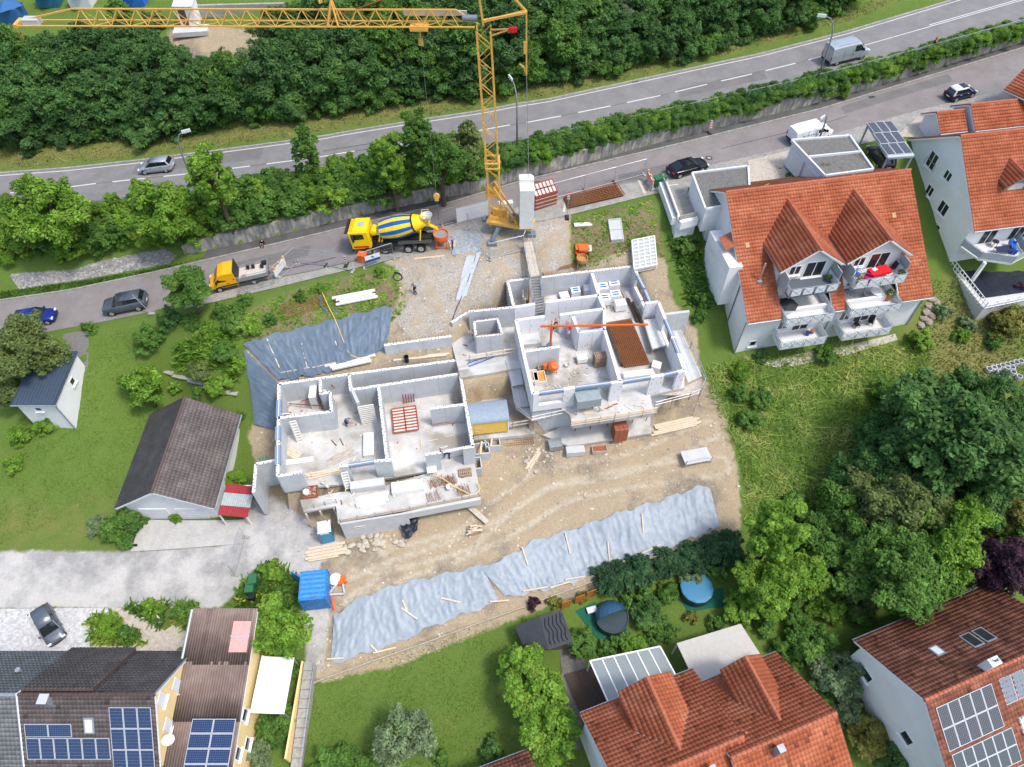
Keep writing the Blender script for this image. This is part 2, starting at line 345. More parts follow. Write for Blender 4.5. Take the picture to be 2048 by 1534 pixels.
dirt=gmix(gnoise(0.28,5),gramp(gnoise(7,9,0.8),[(0.28,(0.19,0.135,0.08)),(0.5,(0.34,0.26,0.165)),(0.72,(0.52,0.43,0.31))]),gramp(gnoise(5,9,0.8),[(0.28,(0.29,0.225,0.145)),(0.5,(0.45,0.37,0.25)),(0.75,(0.58,0.51,0.39))]))
vd=gvor(4.5);spk=gn.new('ShaderNodeMapRange');spk.inputs[1].default_value=0.16;spk.inputs[2].default_value=0.10;gl.new(vd.outputs['Distance'],spk.inputs[0])
dirt=gmix(spk.outputs[0],dirt,gramp(gnoise(3,2),[(0.3,(0.36,0.31,0.23)),(0.7,(0.58,0.53,0.44))]))
soil=gramp(gnoise(8,9,0.8),[(0.3,(0.13,0.088,0.052)),(0.5,(0.22,0.16,0.10)),(0.72,(0.34,0.27,0.18))])
vs_=gvor(15);gravel=gramp(vs_.outputs['Color'],[(0.1,(0.24,0.22,0.195)),(0.5,(0.37,0.345,0.31)),(0.9,(0.52,0.50,0.46))])
gravel=gmix(gramp(gnoise(0.5,7,0.75),[(0.42,(0,0,0)),(0.60,(1,1,1))]),gravel,dirt)
grey=gmix(gramp(gnoise(0.33,7,0.7),[(0.40,(0,0,0)),(0.60,(1,1,1))]),gramp(gnoise(14,8,0.8),[(0.3,(0.22,0.22,0.22)),(0.5,(0.33,0.325,0.315)),(0.72,(0.46,0.45,0.43))]),gramp(gnoise(9,8,0.8),[(0.3,(0.44,0.425,0.40)),(0.7,(0.62,0.605,0.575))]))
c=gmix(gmask('weeds',0.35,0.8),c,gmix(gramp(gnoise(0.9,6,0.7),[(0.50,(0,0,0)),(0.60,(1,1,1))]),soil,grass))
dirt=gmix(gmask('rut',0.5,2.0,.3,1.2),dirt,gramp(gnoise(3,6,.7),[(.35,(.40,.35,.26)),(.65,(.60,.54,.43))]));dirt=gmix(gramp(gnoise(.16,6,.7),[(.5,(0,0,0)),(.62,(1,1,1))]),dirt,gramp(gnoise(5,8,.8),[(.3,(.15,.125,.095)),(.7,(.34,.29,.22))]));c=gmix(gmask('dirt',0.28,1.2),c,dirt);c=gmix(gmask('gravel',0.4,0.9),c,gravel);c=gmix(gmask('grey',0.25,0.8),c,grey)
stn=gramp(gnoise(4,9,0.85),[(0.32,(0.10,0.10,0.095)),(0.5,(0.25,0.245,0.24)),(0.7,(0.45,0.44,0.43))]);c=gmix(gmask('stone',0.4,0.9),c,stn)
gl.new(c,gb.inputs['Base Color'])
gbp=gn.new('ShaderNodeBump');gbp.inputs['Strength'].default_value=0.8;gbp.inputs['Distance'].default_value=0.12;gl.new(gnoise(9,8,0.8),gbp.inputs['Height']);gl.new(gbp.outputs['Normal'],gb.inputs['Normal'])
me.materials.append(gm)
ground=bpy.data.objects.new('ground',me);COL.objects.link(ground);ground['kind']='structure'
# roads
def asphalt(name,c1,c2,track=None):
 m=mat(name,c1,0.92,col2=c2,vs=0.5,bump=0.25,bs=30,spec=0.15,wear=None);n,l=m.node_tree.nodes,m.node_tree.links
 b=n['Principled BSDF'];src=b.inputs['Base Color'].links[0].from_socket
 g=n.new('ShaderNodeNewGeometry');t=n.new('ShaderNodeTexNoise');t.inputs['Scale'].default_value=22;t.inputs['Detail'].default_value=3;l.new(g.outputs['Position'],t.inputs['Vector'])
 r=n.new('ShaderNodeMapRange');r.inputs[1].default_value=0.3;r.inputs[2].default_value=0.7;r.inputs[3].default_value=0.78;r.inputs[4].default_value=1.22;l.new(t.outputs['Fac'],r.inputs[0])
 v=n.new('ShaderNodeVectorMath');v.operation='SCALE';l.new(src,v.inputs[0]);l.new(r.outputs[0],v.inputs['Scale']);l.new(v.outputs[0],b.inputs['Base Color']);return m
M_ASPH=asphalt('asphalt_main_road',(0.185,0.18,0.178),(0.235,0.228,0.222));M_ASPH2=asphalt('asphalt_side_road',(0.205,0.185,0.18),(0.255,0.232,0.225));M_ASPHD=asphalt('asphalt_footpath',(0.085,0.083,0.082),(0.13,0.126,0.122))
M_LINE=mat('road_paint',(0.62,0.62,0.61),0.7,var=0.12,vs=6);M_KERB=mat('kerb_stone',(0.30,0.29,0.27),0.9,var=0.25,vs=2)
def strip(name,A,B,zf,off=0.0,nc=4,step=1.5,kind='structure',m=None,x0=-84,x1=102):
 xs=np.arange(x0,x1+.01,step);V=[];Fc=[]
 for x in xs:
  ya,yb=float(yy(A,x)),float(yy(B,x))
  for k in range(nc+1):V.append((x,ya+(yb-ya)*k/nc,zf(x)+off))
 for i in range(len(xs)-1):
  for k in range(nc):a=i*(nc+1)+k;Fc.append([a,a+nc+1,a+nc+2,a+1])
 me=npmesh(name,np.array(V),np.array(Fc)[:,::-1],m);o=bpy.data.objects.new(name,me);COL.objects.link(o)
 if kind:o['kind']=kind
 return o
strip('main_road',UF,UN,zu,0.0,m=M_ASPH);strip('side_road',LF,LN,zl,0.0,m=M_ASPH2)
def off(T,d):q=T.copy();q[:,1]+=d;return q
def ribbon(name,T,w,zf,lift,m,x0,x1,parent=None,step=1.5,raise_=0.0):
 """a painted line or kerb following a road line from x0 to x1"""
 n=max(1,int(math.ceil((x1-x0)/step)));xs=np.linspace(x0,x1,n+1);b=MB();L=[]
 for x in xs:y=float(yy(T,x));L.append((x,y,zf(x)+lift))
 for i in range(n):
  a,q=L[i],L[i+1]
  if raise_:b.add([(a[0],a[1]-w/2,a[2]),(q[0],q[1]-w/2,q[2]),(q[0],q[1]+w/2,q[2]),(a[0],a[1]+w/2,a[2]),(a[0],a[1]-w/2,a[2]-raise_),(q[0],q[1]-w/2,q[2]-raise_),(q[0],q[1]+w/2,q[2]-raise_),(a[0],a[1]+w/2,a[2]-raise_)],[[0,1,2,3],[0,4,5,1],[3,2,6,7]])
  else:b.quad((a[0],a[1]-w/2,a[2]),(q[0],q[1]-w/2,q[2]),(q[0],q[1]+w/2,q[2]),(a[0],a[1]+w/2,a[2]))
 return b.build(name,m,parent)
mk=thing('road_marking',None,None);mk['kind']='structure'
ribbon('edge_line',off(UF,-0.45),0.13,zu,0.008,M_LINE,-84,102,mk);ribbon('edge_line',off(UN,0.3),0.13,zu,0.008,M_LINE,-84,102,mk)
def xat(u,v):z=0;p=None;return onroad([(u,v)],zu)[0][0]
for a_,b_ in(((20,386),(60,382)),((123,376),(192,367)),((224,364.7),(290,356)),((327,352.7),(390,344.5)),((458,338),(500,332)),((533,328),(595,320)),((639,314),(709,303)),((745,298),(812,287)),((850,281),(915,270)),((955,263),(1020,252)),((1053,245),(1122,232)),((1156,225),(1221,212)),((1254,205),(1321,191)),((1350,184),(1414,168.5)),((1442,162),(1504,148)),((1531,141),(1591,126.6)),((1617,120),(1660,109))):
 ribbon('centre_dash',UC,0.17,zu,0.008,M_LINE,xat(*a_),xat(*b_),mk)
ribbon('centre_line',off(UC,-0.12),0.15,zu,0.008,M_LINE,xat(1690,101),102,mk);ribbon('centre_line',off(UC,0.25),0.15,zu,0.008,M_LINE,xat(1860,52),102,mk)
ribbon('joint_line',UC,0.06,zu,0.004,mat('tar_joint',(0.03,0.03,0.03),0.6),-84,102,mk)
kb=thing('kerb',None,None);kb['kind']='structure'
ribbon('kerb_stones',off(UF,0.08),0.3,zu,0.09,M_KERB,-84,102,kb,raise_=0.2);ribbon('kerb_stones',off(LF,0.08),0.22,zl,0.1,M_KERB,-84,102,kb,raise_=0.2);ribbon('kerb_stones',off(LN,-0.08),0.2,zl,0.05,M_KERB,-12,102,kb,raise_=0.1)
fp=strip('footpath',off(WB,-0.1),off(LF,0.15),zl,0.085,nc=2,m=M_ASPHD,x0=-34)
M_PAVER=mat('paver_strip',(0.29,0.28,0.255),0.9,col2=(0.4,0.385,0.35),vs=1.2,bump=0.15,bs=12)
def brickpat(m,scale,mort=(0.12,0.12,0.11),rot=0.0,rw=0.5,rh=0.25,ms=0.02,tint=0.35):
 """small paving too fine to pick apart singly: joint pattern over the paver colour"""
 n,l=m.node_tree.nodes,m.node_tree.links;b=n['Principled BSDF'];src=b.inputs['Base Color'].links[0].from_socket
 g=n.new('ShaderNodeNewGeometry');mp=n.new('ShaderNodeMapping');mp.inputs['Rotation'].default_value[2]=rot;l.new(g.outputs['Position'],mp.inputs['Vector'])
 t=n.new('ShaderNodeTexBrick');t.inputs['Scale'].default_value=scale;t.inputs['Brick Width'].default_value=rw;t.inputs['Row Height'].default_value=rh;t.inputs['Mortar Size'].default_value=ms
 t.inputs['Color1'].default_value=(1-tint,1-tint,1-tint,1);t.inputs['Color2'].default_value=(1+tint,1+tint,1+tint,1);t.inputs['Mortar'].default_value=(*[q*2 for q in mort],1)
 l.new(mp.outputs[0],t.inputs['Vector']);v=n.new('ShaderNodeVectorMath');v.operation='MULTIPLY';l.new(src,v.inputs[0]);l.new(t.outputs['Color'],v.inputs[1]);l.new(v.outputs[0],b.inputs['Base Color']);return m
brickpat(M_PAVER,3.0,(0.2,0.2,0.18),R(15),tint=0.15)
strip('paved_strip',off(LN,-0.15),LP,zl,0.04,nc=2,m=M_PAVER,x0=-34)
def sheet(name,pts,m,lift=0.03,kind='structure',grid=0.8,z=None,label=None,cat=None):
 """a surface draped over the ground inside a polygon of photograph points"""
 poly=pgon(pts) if not isinstance(pts[0],Vector) else[(p.x,p.y) for p in pts]
 import bmesh
 bm=bmesh.new();f=bm.faces.new([bm.verts.new((p[0],p[1],0)) for p in poly]);xs=[p[0] for p in poly];ys=[p[1] for p in poly]
 for ax,lo,hi in((0,min(xs),max(xs)),(1,min(ys),max(ys))):
  for t in np.arange(math.ceil(lo/grid)*grid,hi,grid):
   co=(t,0,0) if ax==0 else(0,t,0);no=(1,0,0) if ax==0 else(0,1,0)
   bmesh.ops.bisect_plane(bm,geom=bm.verts[:]+bm.edges[:]+bm.faces[:],plane_co=co,plane_no=no)
 for v in bm.verts:v.co.z=(hz(v.co.x,v.co.y) if z is None else z)+lift
 bmesh.ops.recalc_face_normals(bm,faces=bm.faces)
 if sum(f.normal.z for f in bm.faces)<0:bmesh.ops.reverse_faces(bm,faces=bm.faces)
 me=bpy.data.meshes.new(name);bm.to_mesh(me);bm.free();me.materials.append(m);o=bpy.data.objects.new(name,me);COL.objects.link(o)
 if kind:o['kind']=kind
 if label:tag(o,label,cat)
 return o
M_RWALL=mat('weathered_concrete',(0.30,0.285,0.25),0.9,col2=(0.46,0.44,0.39),vs=1.1,bump=0.3,bs=12)
rn,rl=M_RWALL.node_tree.nodes,M_RWALL.node_tree.links;g_=rn.new('ShaderNodeNewGeometry');mp_=rn.new('ShaderNodeMapping');mp_.inputs['Scale'].default_value=(2,2,0.5);rl.new(g_.outputs['Position'],mp_.inputs['Vector'])
t_=rn.new('ShaderNodeTexNoise');t_.inputs['Scale'].default_value=1.5;t_.inputs['Detail'].default_value=6;rl.new(mp_.outputs[0],t_.inputs['Vector']);r_=rn.new('ShaderNodeMapRange');r_.inputs[1].default_value=0.42;r_.inputs[2].default_value=0.62;r_.inputs[3].default_value=0.62;r_.inputs[4].default_value=1.04;rl.new(t_.outputs['Fac'],r_.inputs[0])
b_=rn['Principled BSDF'];s_=b_.inputs['Base Color'].links[0].from_socket;v_=rn.new('ShaderNodeVectorMath');v_.operation='SCALE';rl.new(s_,v_.inputs[0]);rl.new(r_.outputs[0],v_.inputs['Scale']);rl.new(v_.outputs[0],b_.inputs['Base Color'])
rw=thing('retaining_wall','long weathered concrete retaining wall streaked with moss between the two roads','wall',(0,float(yy(WB,0)),zl(0)))
o_=rw.location
xs=list(np.arange(-36.5,100,3.6))
for i in range(len(xs)-1):
 a,b=xs[i],xs[i+1]-0.03;q=MB();z0=zl((a+b)/2);ya,yb=float(yy(WB,a))+0.2,float(yy(WB,b))+0.2;jz=random.uniform(-.04,.04)
 za,zb=zl(a)+1.75+jz,zl(b)+1.75+jz
 if a<-33:za-=0.5
 q.add([(a,ya-.25,zl(a)-.3),(b,yb-.25,zl(b)-.3),(b,yb+.25,zl(b)-.3),(a,ya+.25,zl(a)-.3),(a,ya-.17,za),(b,yb-.17,zb),(b,yb+.25,zb),(a,ya+.25,za)],[[0,1,5,4],[1,2,6,5],[2,3,7,6],[3,0,4,7],[4,5,6,7]])
 q.v=[(v[0]-o_[0],v[1]-o_[1],v[2]-o_[2]) for v in q.v];q.build('wall_panel',M_RWALL,rw)
M_STEEL=mat('galvanised_steel',(0.42,0.44,0.46),0.45,var=0.15,metal=0.6,vs=5)
gr=thing('guard_rail','galvanised steel guard rail between the main road and the hedge','guard rail',(0,float(yy(UN,0)),zu(0)));o_=gr.location
xs=np.arange(-80,100,4.0);q=MB()
for i in range(len(xs)-1):
 a,b=xs[i],xs[i+1];pa=Vector((a,float(yy(UN,a))-.55,zu(a)))-o_;pb=Vector((b,float(yy(UN,b))-.55,zu(b)))-o_
 q=MB()
 for dz in(.5,.68):q.beam(pa+Vector((0,0,dz)),pb+Vector((0,0,dz)),.07,.11)
 q.build('rail',M_STEEL,gr)
 MB().beam(pa+Vector((0,-.08,-.3)),pa+Vector((0,-.08,.7)),.1).build('post',M_STEEL,gr)
M_IRON=mat('cast_iron',(.06,.055,.05),.6,var=.2)
for u,v,zf,lb in((1418,316,zl,'round manhole cover with pale centre on the side road'),(745,492,zl,'round manhole cover beside the mixer truck')):
 a=onroad([(u,v)],zf)[0];t=thing('manhole_cover',lb,'manhole',(a[0],a[1],a[2]+.012));MB().lathe([(0,0),(.4,0),(.4,.01),(0,.012)],20).build('ring',M_IRON,t);MB().lathe([(0,.013),(.22,.013),(0,.015)],16).build('cover',M_KERB,t)
for u,v,zf,lb in((1075,365,zl,'rusty gully grate at the kerb beside the ballast'),(1744,194,zl,'gully grate at the kerb opposite the carport'),(1270,163,zu,'gully grate at the verge of the main road')):
 a=onroad([(u,v)],zf)[0];o_=MB().box((0,0,.012),(.75,.4,.02),rz=R(14)).build('gully_grate',M_IRON,loc=(a[0],a[1],a[2]));tag(o_,lb,'grate')
rs=random.Random(31)
for i in range(7):
 x=rs.uniform(-40,80);T=UC if i<3 else off(LF,-2.5);ribbon('tar_seam',off(T,rs.uniform(-2.2,2.2)),rs.uniform(.05,.12),zu if i<3 else zl,.005,MATS['tar_joint'],x,x+rs.uniform(6,16),mk)
for x0_,x1_,d0,d1,T,zf in((-30,-22,-3.2,-1.5,LF,zl),(12,19,-4.6,-3.0,LF,zl),(40,55,-2.2,-.6,LF,zl),(-46,-30,-2.8,-.5,UF,zu),(20,31,-5.6,-3.6,UF,zu)):
 o_=strip('asphalt_patch',off(T,d1),off(T,d0),zf,.004,nc=1,step=1.0,m=asphalt('patch_%d'%int(x0_+99),(.15,.145,.14),(.19,.183,.178)),x0=x0_,x1=x1_)
 # houses
M_WHITE=mat('white_render',(0.74,0.745,0.75),0.9,var=0.05,vs=0.6,bump=0.1,bs=25,spec=0.1);M_YELL=mat('cream_yellow_render',(0.80,0.60,0.30),0.9,var=0.05,vs=0.7,spec=0.1)
M_GLASS=mat('window_glass',(0.025,0.03,0.035),0.08,spec=0.6);M_FRAME=mat('white_pvc',(0.8,0.8,0.8),0.5);M_SHUT=mat('roller_shutter',(0.66,0.68,0.70),0.7,var=0.05)
M_ZINC=mat('zinc',(0.33,0.36,0.39),0.5,var=0.12,metal=0.4);M_GREYM=mat('grey_metal',(0.30,0.34,0.38),0.5,var=0.06,metal=0.2);M_DARK=mat('dark_void',(0.02,0.02,0.02),0.9)
M_TRED=attrmat('red_clay_tile',(0.40,0.112,0.052),0.8,var=0.16,vs=0.5,hue=(0.43,0.145,0.075));M_TBR=attrmat('dark_brown_tile',(0.122,0.102,0.098),0.6,var=0.12,vs=0.7,hue=(0.155,0.13,0.125),spec=0.35);M_TOLD=attrmat('weathered_red_tile',(0.235,0.088,0.055),0.8,var=0.3,vs=1.0,hue=(0.29,0.115,0.07));M_TGR=attrmat('grey_tile',(0.19,0.195,0.20),0.6,var=0.15,vs=0.7);M_TBR2=attrmat('faded_brown_tile',(0.20,0.145,0.125),0.7,var=0.14,vs=0.6,hue=(0.25,0.19,0.165))
M_RIDGE=mat('ridge_tile',(0.40,0.13,0.07),0.8,var=0.2,vs=4);M_GABBL=mat('gravel_roof',(0.115,0.112,0.105),0.95,col2=(0.20,0.195,0.18),vs=6,bump=0.6,bs=18,wear=((0.10,0.07,0.04),0.6,0.62))
M_CONC=mat('pale_concrete',(0.47,0.475,0.47),0.9,col2=(0.56,0.565,0.56),vs=0.9,bump=0.12,bs=15)
def tiles(parent,O,U,S,L,D,m,tw=0.30,th=0.37,skip=None,amp=0.04,lift=0.02,dirt=0.0,vr=.055,step=.075):
 """courses of roof tiles on a slope: every tile a small bent plate, its lower edge proud of the course below"""
 O,U,S=Vector(O),Vector(U).normalized(),Vector(S).normalized();N=U.cross(S)
 ni,nj=max(1,round(L/tw)),max(1,round(D/th));tw,th=L/ni,D/nj
 I,J=np.meshgrid(np.arange(ni),np.arange(nj));I,J=I.ravel(),J.ravel()
 if skip is not None:
  keep=~np.array([skip((i+.5)*tw,(j+.5)*th) for i,j in zip(I,J)],bool);I,J=I[keep],J[keep]
 n=len(I);xs=np.array([0.0,0.3,0.65,0.98]);hs=np.array([0.2,1.0,0.45,0.0])*amp
 jit=RNG.normal(0,0.004,n)
 pts=[]
 for row,(yo,ho) in enumerate(((0.0,step),(1.06,0.012),(0.05,0.0))):
  for k in range(4):
   a=(I+xs[k])*tw;b=(J+yo)*th;c=lift+ho+hs[k]*(1 if row<2 else 0)+jit
   pts.append(np.stack([a,b,c],1))
 PT=np.stack(pts,1).reshape(-1,3)
 Vv=np.array(O)+PT[:,:1]*np.array(U)+PT[:,1:2]*np.array(S)+PT[:,2:]*np.array(N)
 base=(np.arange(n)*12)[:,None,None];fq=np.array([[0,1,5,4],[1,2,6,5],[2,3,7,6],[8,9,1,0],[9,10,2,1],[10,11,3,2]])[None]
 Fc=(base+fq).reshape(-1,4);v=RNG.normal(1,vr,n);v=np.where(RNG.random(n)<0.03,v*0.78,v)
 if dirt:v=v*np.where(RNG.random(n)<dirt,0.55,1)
 me=npmesh('roof_tiles',Vv,Fc,m,v=(np.clip(v,.4,1.5)[:,None]*np.array([1,1,.88,.62,.62,.62])).ravel());o=inst('roof_tiles',me,parent);o['kind']='stuff';return o  # course shadow line and edge dirt, both coloured into each tile's lower edge
def slab(parent,name,O,U,S,L,D,t,m):
 O,U,S=Vector(O),Vector(U).normalized(),Vector(S).normalized();N=U.cross(S);b=MB()
 q=[O,O+U*L,O+U*L+S*D,O+S*D];return b.add([p-N*t for p in q]+q,[[3,2,1,0],[4,5,6,7],[0,1,5,4],[1,2,6,5],[2,3,7,6],[3,0,4,7]]).build(name,m,parent)
def bar(parent,name,a,b,r,m,n=6):return MB().tube([a,b],r,n).build(name,m,parent)
def window(parent,p,U,N,w,h,cols=2,sill=True,frame=M_FRAME,glass=M_GLASS,name='window',fw=0.09):
 """p = lower left corner on the wall face"""
 p,U,N=Vector(p),Vector(U).normalized(),Vector(N).normalized();Z=Vector((0,0,1));b=MB();M3=Matrix((U,N,Z)).transposed()
 def bx(x0,x1,z0,z1,d0,d1):b.box(p+U*(x0+x1)/2+Z*(z0+z1)/2+N*(d0+d1)/2,(x1-x0,d1-d0,z1-z0),M=M3)
 bx(0,w,0,fw,-.05,.05);bx(0,w,h-fw,h,-.05,.05)
 for i in range(cols+1):xx=fw/2+(w-fw)*i/cols;bx(xx-fw/2,xx+fw/2,fw,h-fw,-.05,.05)
 o=b.build(name,frame,parent);cw=(w-fw)/cols-fw
 for i in range(cols):
  x0=fw+i*(cw+fw);q=MB();q.box(p+U*(x0+cw/2)+Z*h/2+N*.015,(cw+.01,.02,h-2*fw+.01),M=M3);q.build('pane',glass,o)
 if sill:
  q=MB();q.box(p+U*w/2+Z*(-.06)+N*.1,(w+.2,.22,.07),M=M3);q.build('sill',M_FRAME,o)
 return o
def shutter(parent,p,U,N,w,h):
 p,U,N=Vector(p),Vector(U).normalized(),Vector(N).normalized();Z=Vector((0,0,1));M3=Matrix((U,N,Z)).transposed()
 o=MB().box(p+U*w/2+Z*h/2+N*.01,(w,.06,h),M=M3).build('window',M_SHUT,parent);MB().box(p+U*w/2+N*.1-Z*.05,(w+.2,.2,.06),M=M3).build('sill',M_FRAME,o)
 return o
def polywall(parent,name,pts,m,thick=0.3,inward=(0,1,0)):
 pts=[Vector(p) for p in pts];n=len(pts);t=Vector(inward)*thick;b=MB()
 b.add(pts+[p+t for p in pts],[list(range(n)),[n+i for i in reversed(range(n))]]+[[(i+1)%n,i,n+i,n+(i+1)%n] for i in range(n)]);return b.build(name,m,parent)
def gable(t,L,yr,yb,ze,zr,zb,wf=0.5,wb=0.5,ws=0.35,tm=M_TRED,wall=M_WHITE,base=0.0,under=None,skip=None,tw=0.3,th=0.37,ridge=M_RIDGE,dirt=0.0,gutter=True,gables=(1,1)):
 """local frame: x along the ridge, y away from the front eave (y=0), z up; eaves at ze / zb, ridge at zr"""
 u=under or M_FRAME
 S1=Vector((0,yr,zr-ze));S2=Vector((0,yr-yb,zr-zb));D1,D2=S1.length,S2.length
 slab(t,'roof',(0,0,ze),(1,0,0),S1,L,D1-.12,.18,u) if skip is None else None
 slab(t,'roof',(L,yb,zb),(-1,0,0),S2,L,D2-.12,.18,u)
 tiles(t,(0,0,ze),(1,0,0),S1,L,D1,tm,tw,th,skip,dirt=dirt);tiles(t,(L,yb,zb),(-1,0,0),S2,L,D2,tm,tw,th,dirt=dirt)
 b=MB();n=int(L/.4)
 for i in range(n):b.tube([(L*i/n,yr,zr+.01),(L*(i+1.06)/n,yr,zr+.04)],[.13,.15],8)
 b.build('ridge_tiles',ridge,t)
 def rz(y):return(ze+(zr-ze)*y/yr if y<yr else zr+(zb-zr)*(y-yr)/(yb-yr))-.2
 for k,(x,inn) in enumerate(((ws,(1,0,0)),(L-ws,(-1,0,0)))):
  if not gables[k]:continue
  polywall(t,'gable_wall',[(x,wf,base),(x,yb-wb,base),(x,yb-wb,rz(yb-wb)),(x,yr,rz(yr)),(x,wf,rz(wf))],wall,.3,inn)
 polywall(t,'front_wall',[(ws+.3,wf,base),(L-ws-.3,wf,base),(L-ws-.3,wf,rz(wf)),(ws+.3,wf,rz(wf))],wall,.3,(0,1,0))
 polywall(t,'back_wall',[(ws+.3,yb-wb,base),(L-ws-.3,yb-wb,base),(L-ws-.3,yb-wb,rz(yb-wb)),(ws+.3,yb-wb,rz(yb-wb))],wall,.3,(0,-1,0))
 if gutter:
  bar(t,'gutter',(0,-.08,ze-.06),(L,-.08,ze-.06),.08,M_ZINC);bar(t,'gutter',(0,yb+.08,zb-.06),(L,yb+.08,zb-.06),.08,M_ZINC)
 return rz
def balcony(t,x0,x1,y0,y1,z,deckm,sides=(1,1),npan=4,panel=None):
 """deck from y0 (front) to y1 (wall); railing with white panels and steel crosses"""
 o=MB().box(((x0+x1)/2,(y0+y1)/2,z-.1),(x1-x0,y1-y0,.2)).build('balcony',deckm,t);pm=panel or mat('balcony_panel',(0.72,0.75,0.78),0.6,var=0.03)
 q=MB();H=1.0;q.tube([(x0,y1,z+H),(x0,y0,z+H),(x1,y0,z+H),(x1,y1,z+H)],.03,5)
 for i in range(npan+1):
  x=x0+(x1-x0)*i/npan
  for dx in((-.1,.1) if 0<i<npan else(0,)):q.beam((x+dx,y0,z-.2),(x+dx,y0,z+H),.04)
 for s,x in((0,x0),(1,x1)):
  if sides[s]:q.beam((x,y1,z-.1),(x,y1,z+H),.04)
 q.build('railing',M_GREYM,o)
 def pan(a,b):
  a,b=Vector(a),Vector(b);d=(b-a).normalized();nrm=Vector((d.y,-d.x,0));k=MB();Z=Vector((0,0,1))
  M3=Matrix((d,nrm,Z)).transposed();L=(b-a).length;c=(a+b)/2+Z*(.45);k.box(c,(L,.02,.86),M=M3);po=k.build('railing_panel',pm,o)
  r=MB();e=nrm*.025;r.beam(a+Z*.04+e,b+Z*.88+e,.022);r.beam(a+Z*.88+e,b+Z*.04+e,.022);r.build('steel_cross',M_GREYM,po)
 for i in range(npan):
  w=(x1-x0)/npan;pan((x0+w*i+.14,y0-.01,z),(x0+w*(i+1)-.14,y0-.01,z))
 if sides[0]:pan((x0-.01,y1-.1,z),(x0-.01,y0+.1,z))
 if sides[1]:pan((x1+.01,y0+.1,z),(x1+.01,y1-.1,z))
 return o
 # A: white apartment house beside the building site
a0=P(1495,647,-1.8);BZ=-8.0
HA=thing('apartment_house','white apartment house with red tiled roof, two gabled bays and six railed balconies','house',(a0.x,a0.y,BZ),R(10.5));z_=lambda z:z-BZ
SL=7.5/10.9;S1=Vector((0,10.9,7.5))
bays=((2.95,9.6,6.3,4.9),(9.9,16.8,13.4,5.0))
def skipA(x,s):
 y=s/S1.length*10.9
 return y<5.6 and(3.55<x<8.95 or 10.45<x<16.15)
rzA=gable(HA,19.9,10.9,16.4,z_(-1.8),z_(5.7),z_(1.95),wf=0.7,wb=0.5,ws=0.3,skip=skipA,base=-.5)
for x0,x1 in((0,3.5),(9.0,10.4),(16.2,19.9)):slab(HA,'roof',(x0,0,z_(-1.8)),(1,0,0),S1,x1-x0,S1.length*.5,.18,M_FRAME)
slab(HA,'roof',(0,5.45,z_(-1.8+SL*5.45)),(1,0,0),S1,19.9,S1.length*.5-.12,.18,M_FRAME)
for(xa,xb,xr,zr) in bays:
 ze=2.5;yb_=10.0;half=xr-xa;D=math.hypot(half,zr-ze);Sx=Vector((half,0,zr-ze))
 lim=lambda s,yl:(-1.8+SL*yl)>(ze+(zr-ze)*s/D)+.12
 for sgn,xe in((1,xa),(-1,xb)):
  Sv=Vector((sgn*half,0,zr-ze))
  if sgn==1:
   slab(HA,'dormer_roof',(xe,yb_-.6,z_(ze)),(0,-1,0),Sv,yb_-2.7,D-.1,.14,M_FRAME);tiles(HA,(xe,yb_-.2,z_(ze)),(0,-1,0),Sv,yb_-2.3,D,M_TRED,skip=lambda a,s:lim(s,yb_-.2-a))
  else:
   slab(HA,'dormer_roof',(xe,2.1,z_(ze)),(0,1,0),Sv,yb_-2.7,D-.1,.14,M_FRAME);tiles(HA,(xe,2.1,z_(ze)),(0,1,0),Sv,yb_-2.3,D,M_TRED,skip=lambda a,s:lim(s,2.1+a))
 b=MB()
 for i in range(18):b.tube([(xr,2.0+.43*i,z_(zr)+.03),(xr,2.0+.43*(i+1.06),z_(zr)+.0)],.13,8)
 b.build('ridge_tiles',M_RIDGE,HA)
 w0,w1=xa+.65,xb-.65
 polywall(HA,'bay_wall',[(w0,2.75,z_(-1.95)),(w1,2.75,z_(-1.95)),(w1,2.75,z_(2.85)),(xr,2.75,z_(zr-.2)),(w0,2.75,z_(2.85))],M_WHITE,.25)
 polywall(HA,'bay_wall',[(w0,2.75,z_(-2.5)),(w0,6.2,z_(-2.5)),(w0,6.2,z_(2.6)),(w0,2.75,z_(2.6))],M_WHITE,.25,(1,0,0));polywall(HA,'bay_wall',[(w1,6.2,z_(-2.5)),(w1,2.75,z_(-2.5)),(w1,2.75,z_(2.6)),(w1,6.2,z_(2.6))],M_WHITE,.25,(-1,0,0))
 b=MB();b.beam((xa+.15,2.2,z_(ze-.12)),(xr,2.2,z_(zr-.12)),.1,.22);b.beam((xb-.15,2.2,z_(ze-.12)),(xr,2.2,z_(zr-.12)),.1,.22);b.build('barge_board',M_FRAME,HA)
 for xx in(xa,xb):bar(HA,'valley_flashing',(xx,1.95,z_(2.45)),(xx,6.3,z_(2.45)),.07,M_ZINC)
 for s,xx in((1,xa),(-1,xb)):bar(HA,'valley_flashing',(xx,6.2,z_(2.52)),(xr,9.85,z_(zr+.03)),.06,M_ZINC)
M_TIL=mat('balcony_tile',(0.70,0.70,0.69),0.6,var=0.04);brickpat(M_TIL,1.6,(0.36,0.36,0.36),R(10.5),0.5,0.5,0.015,0.03);M_DECKD=mat('dark_deck',(0.10,0.115,0.13),0.8,var=0.1,vs=8)
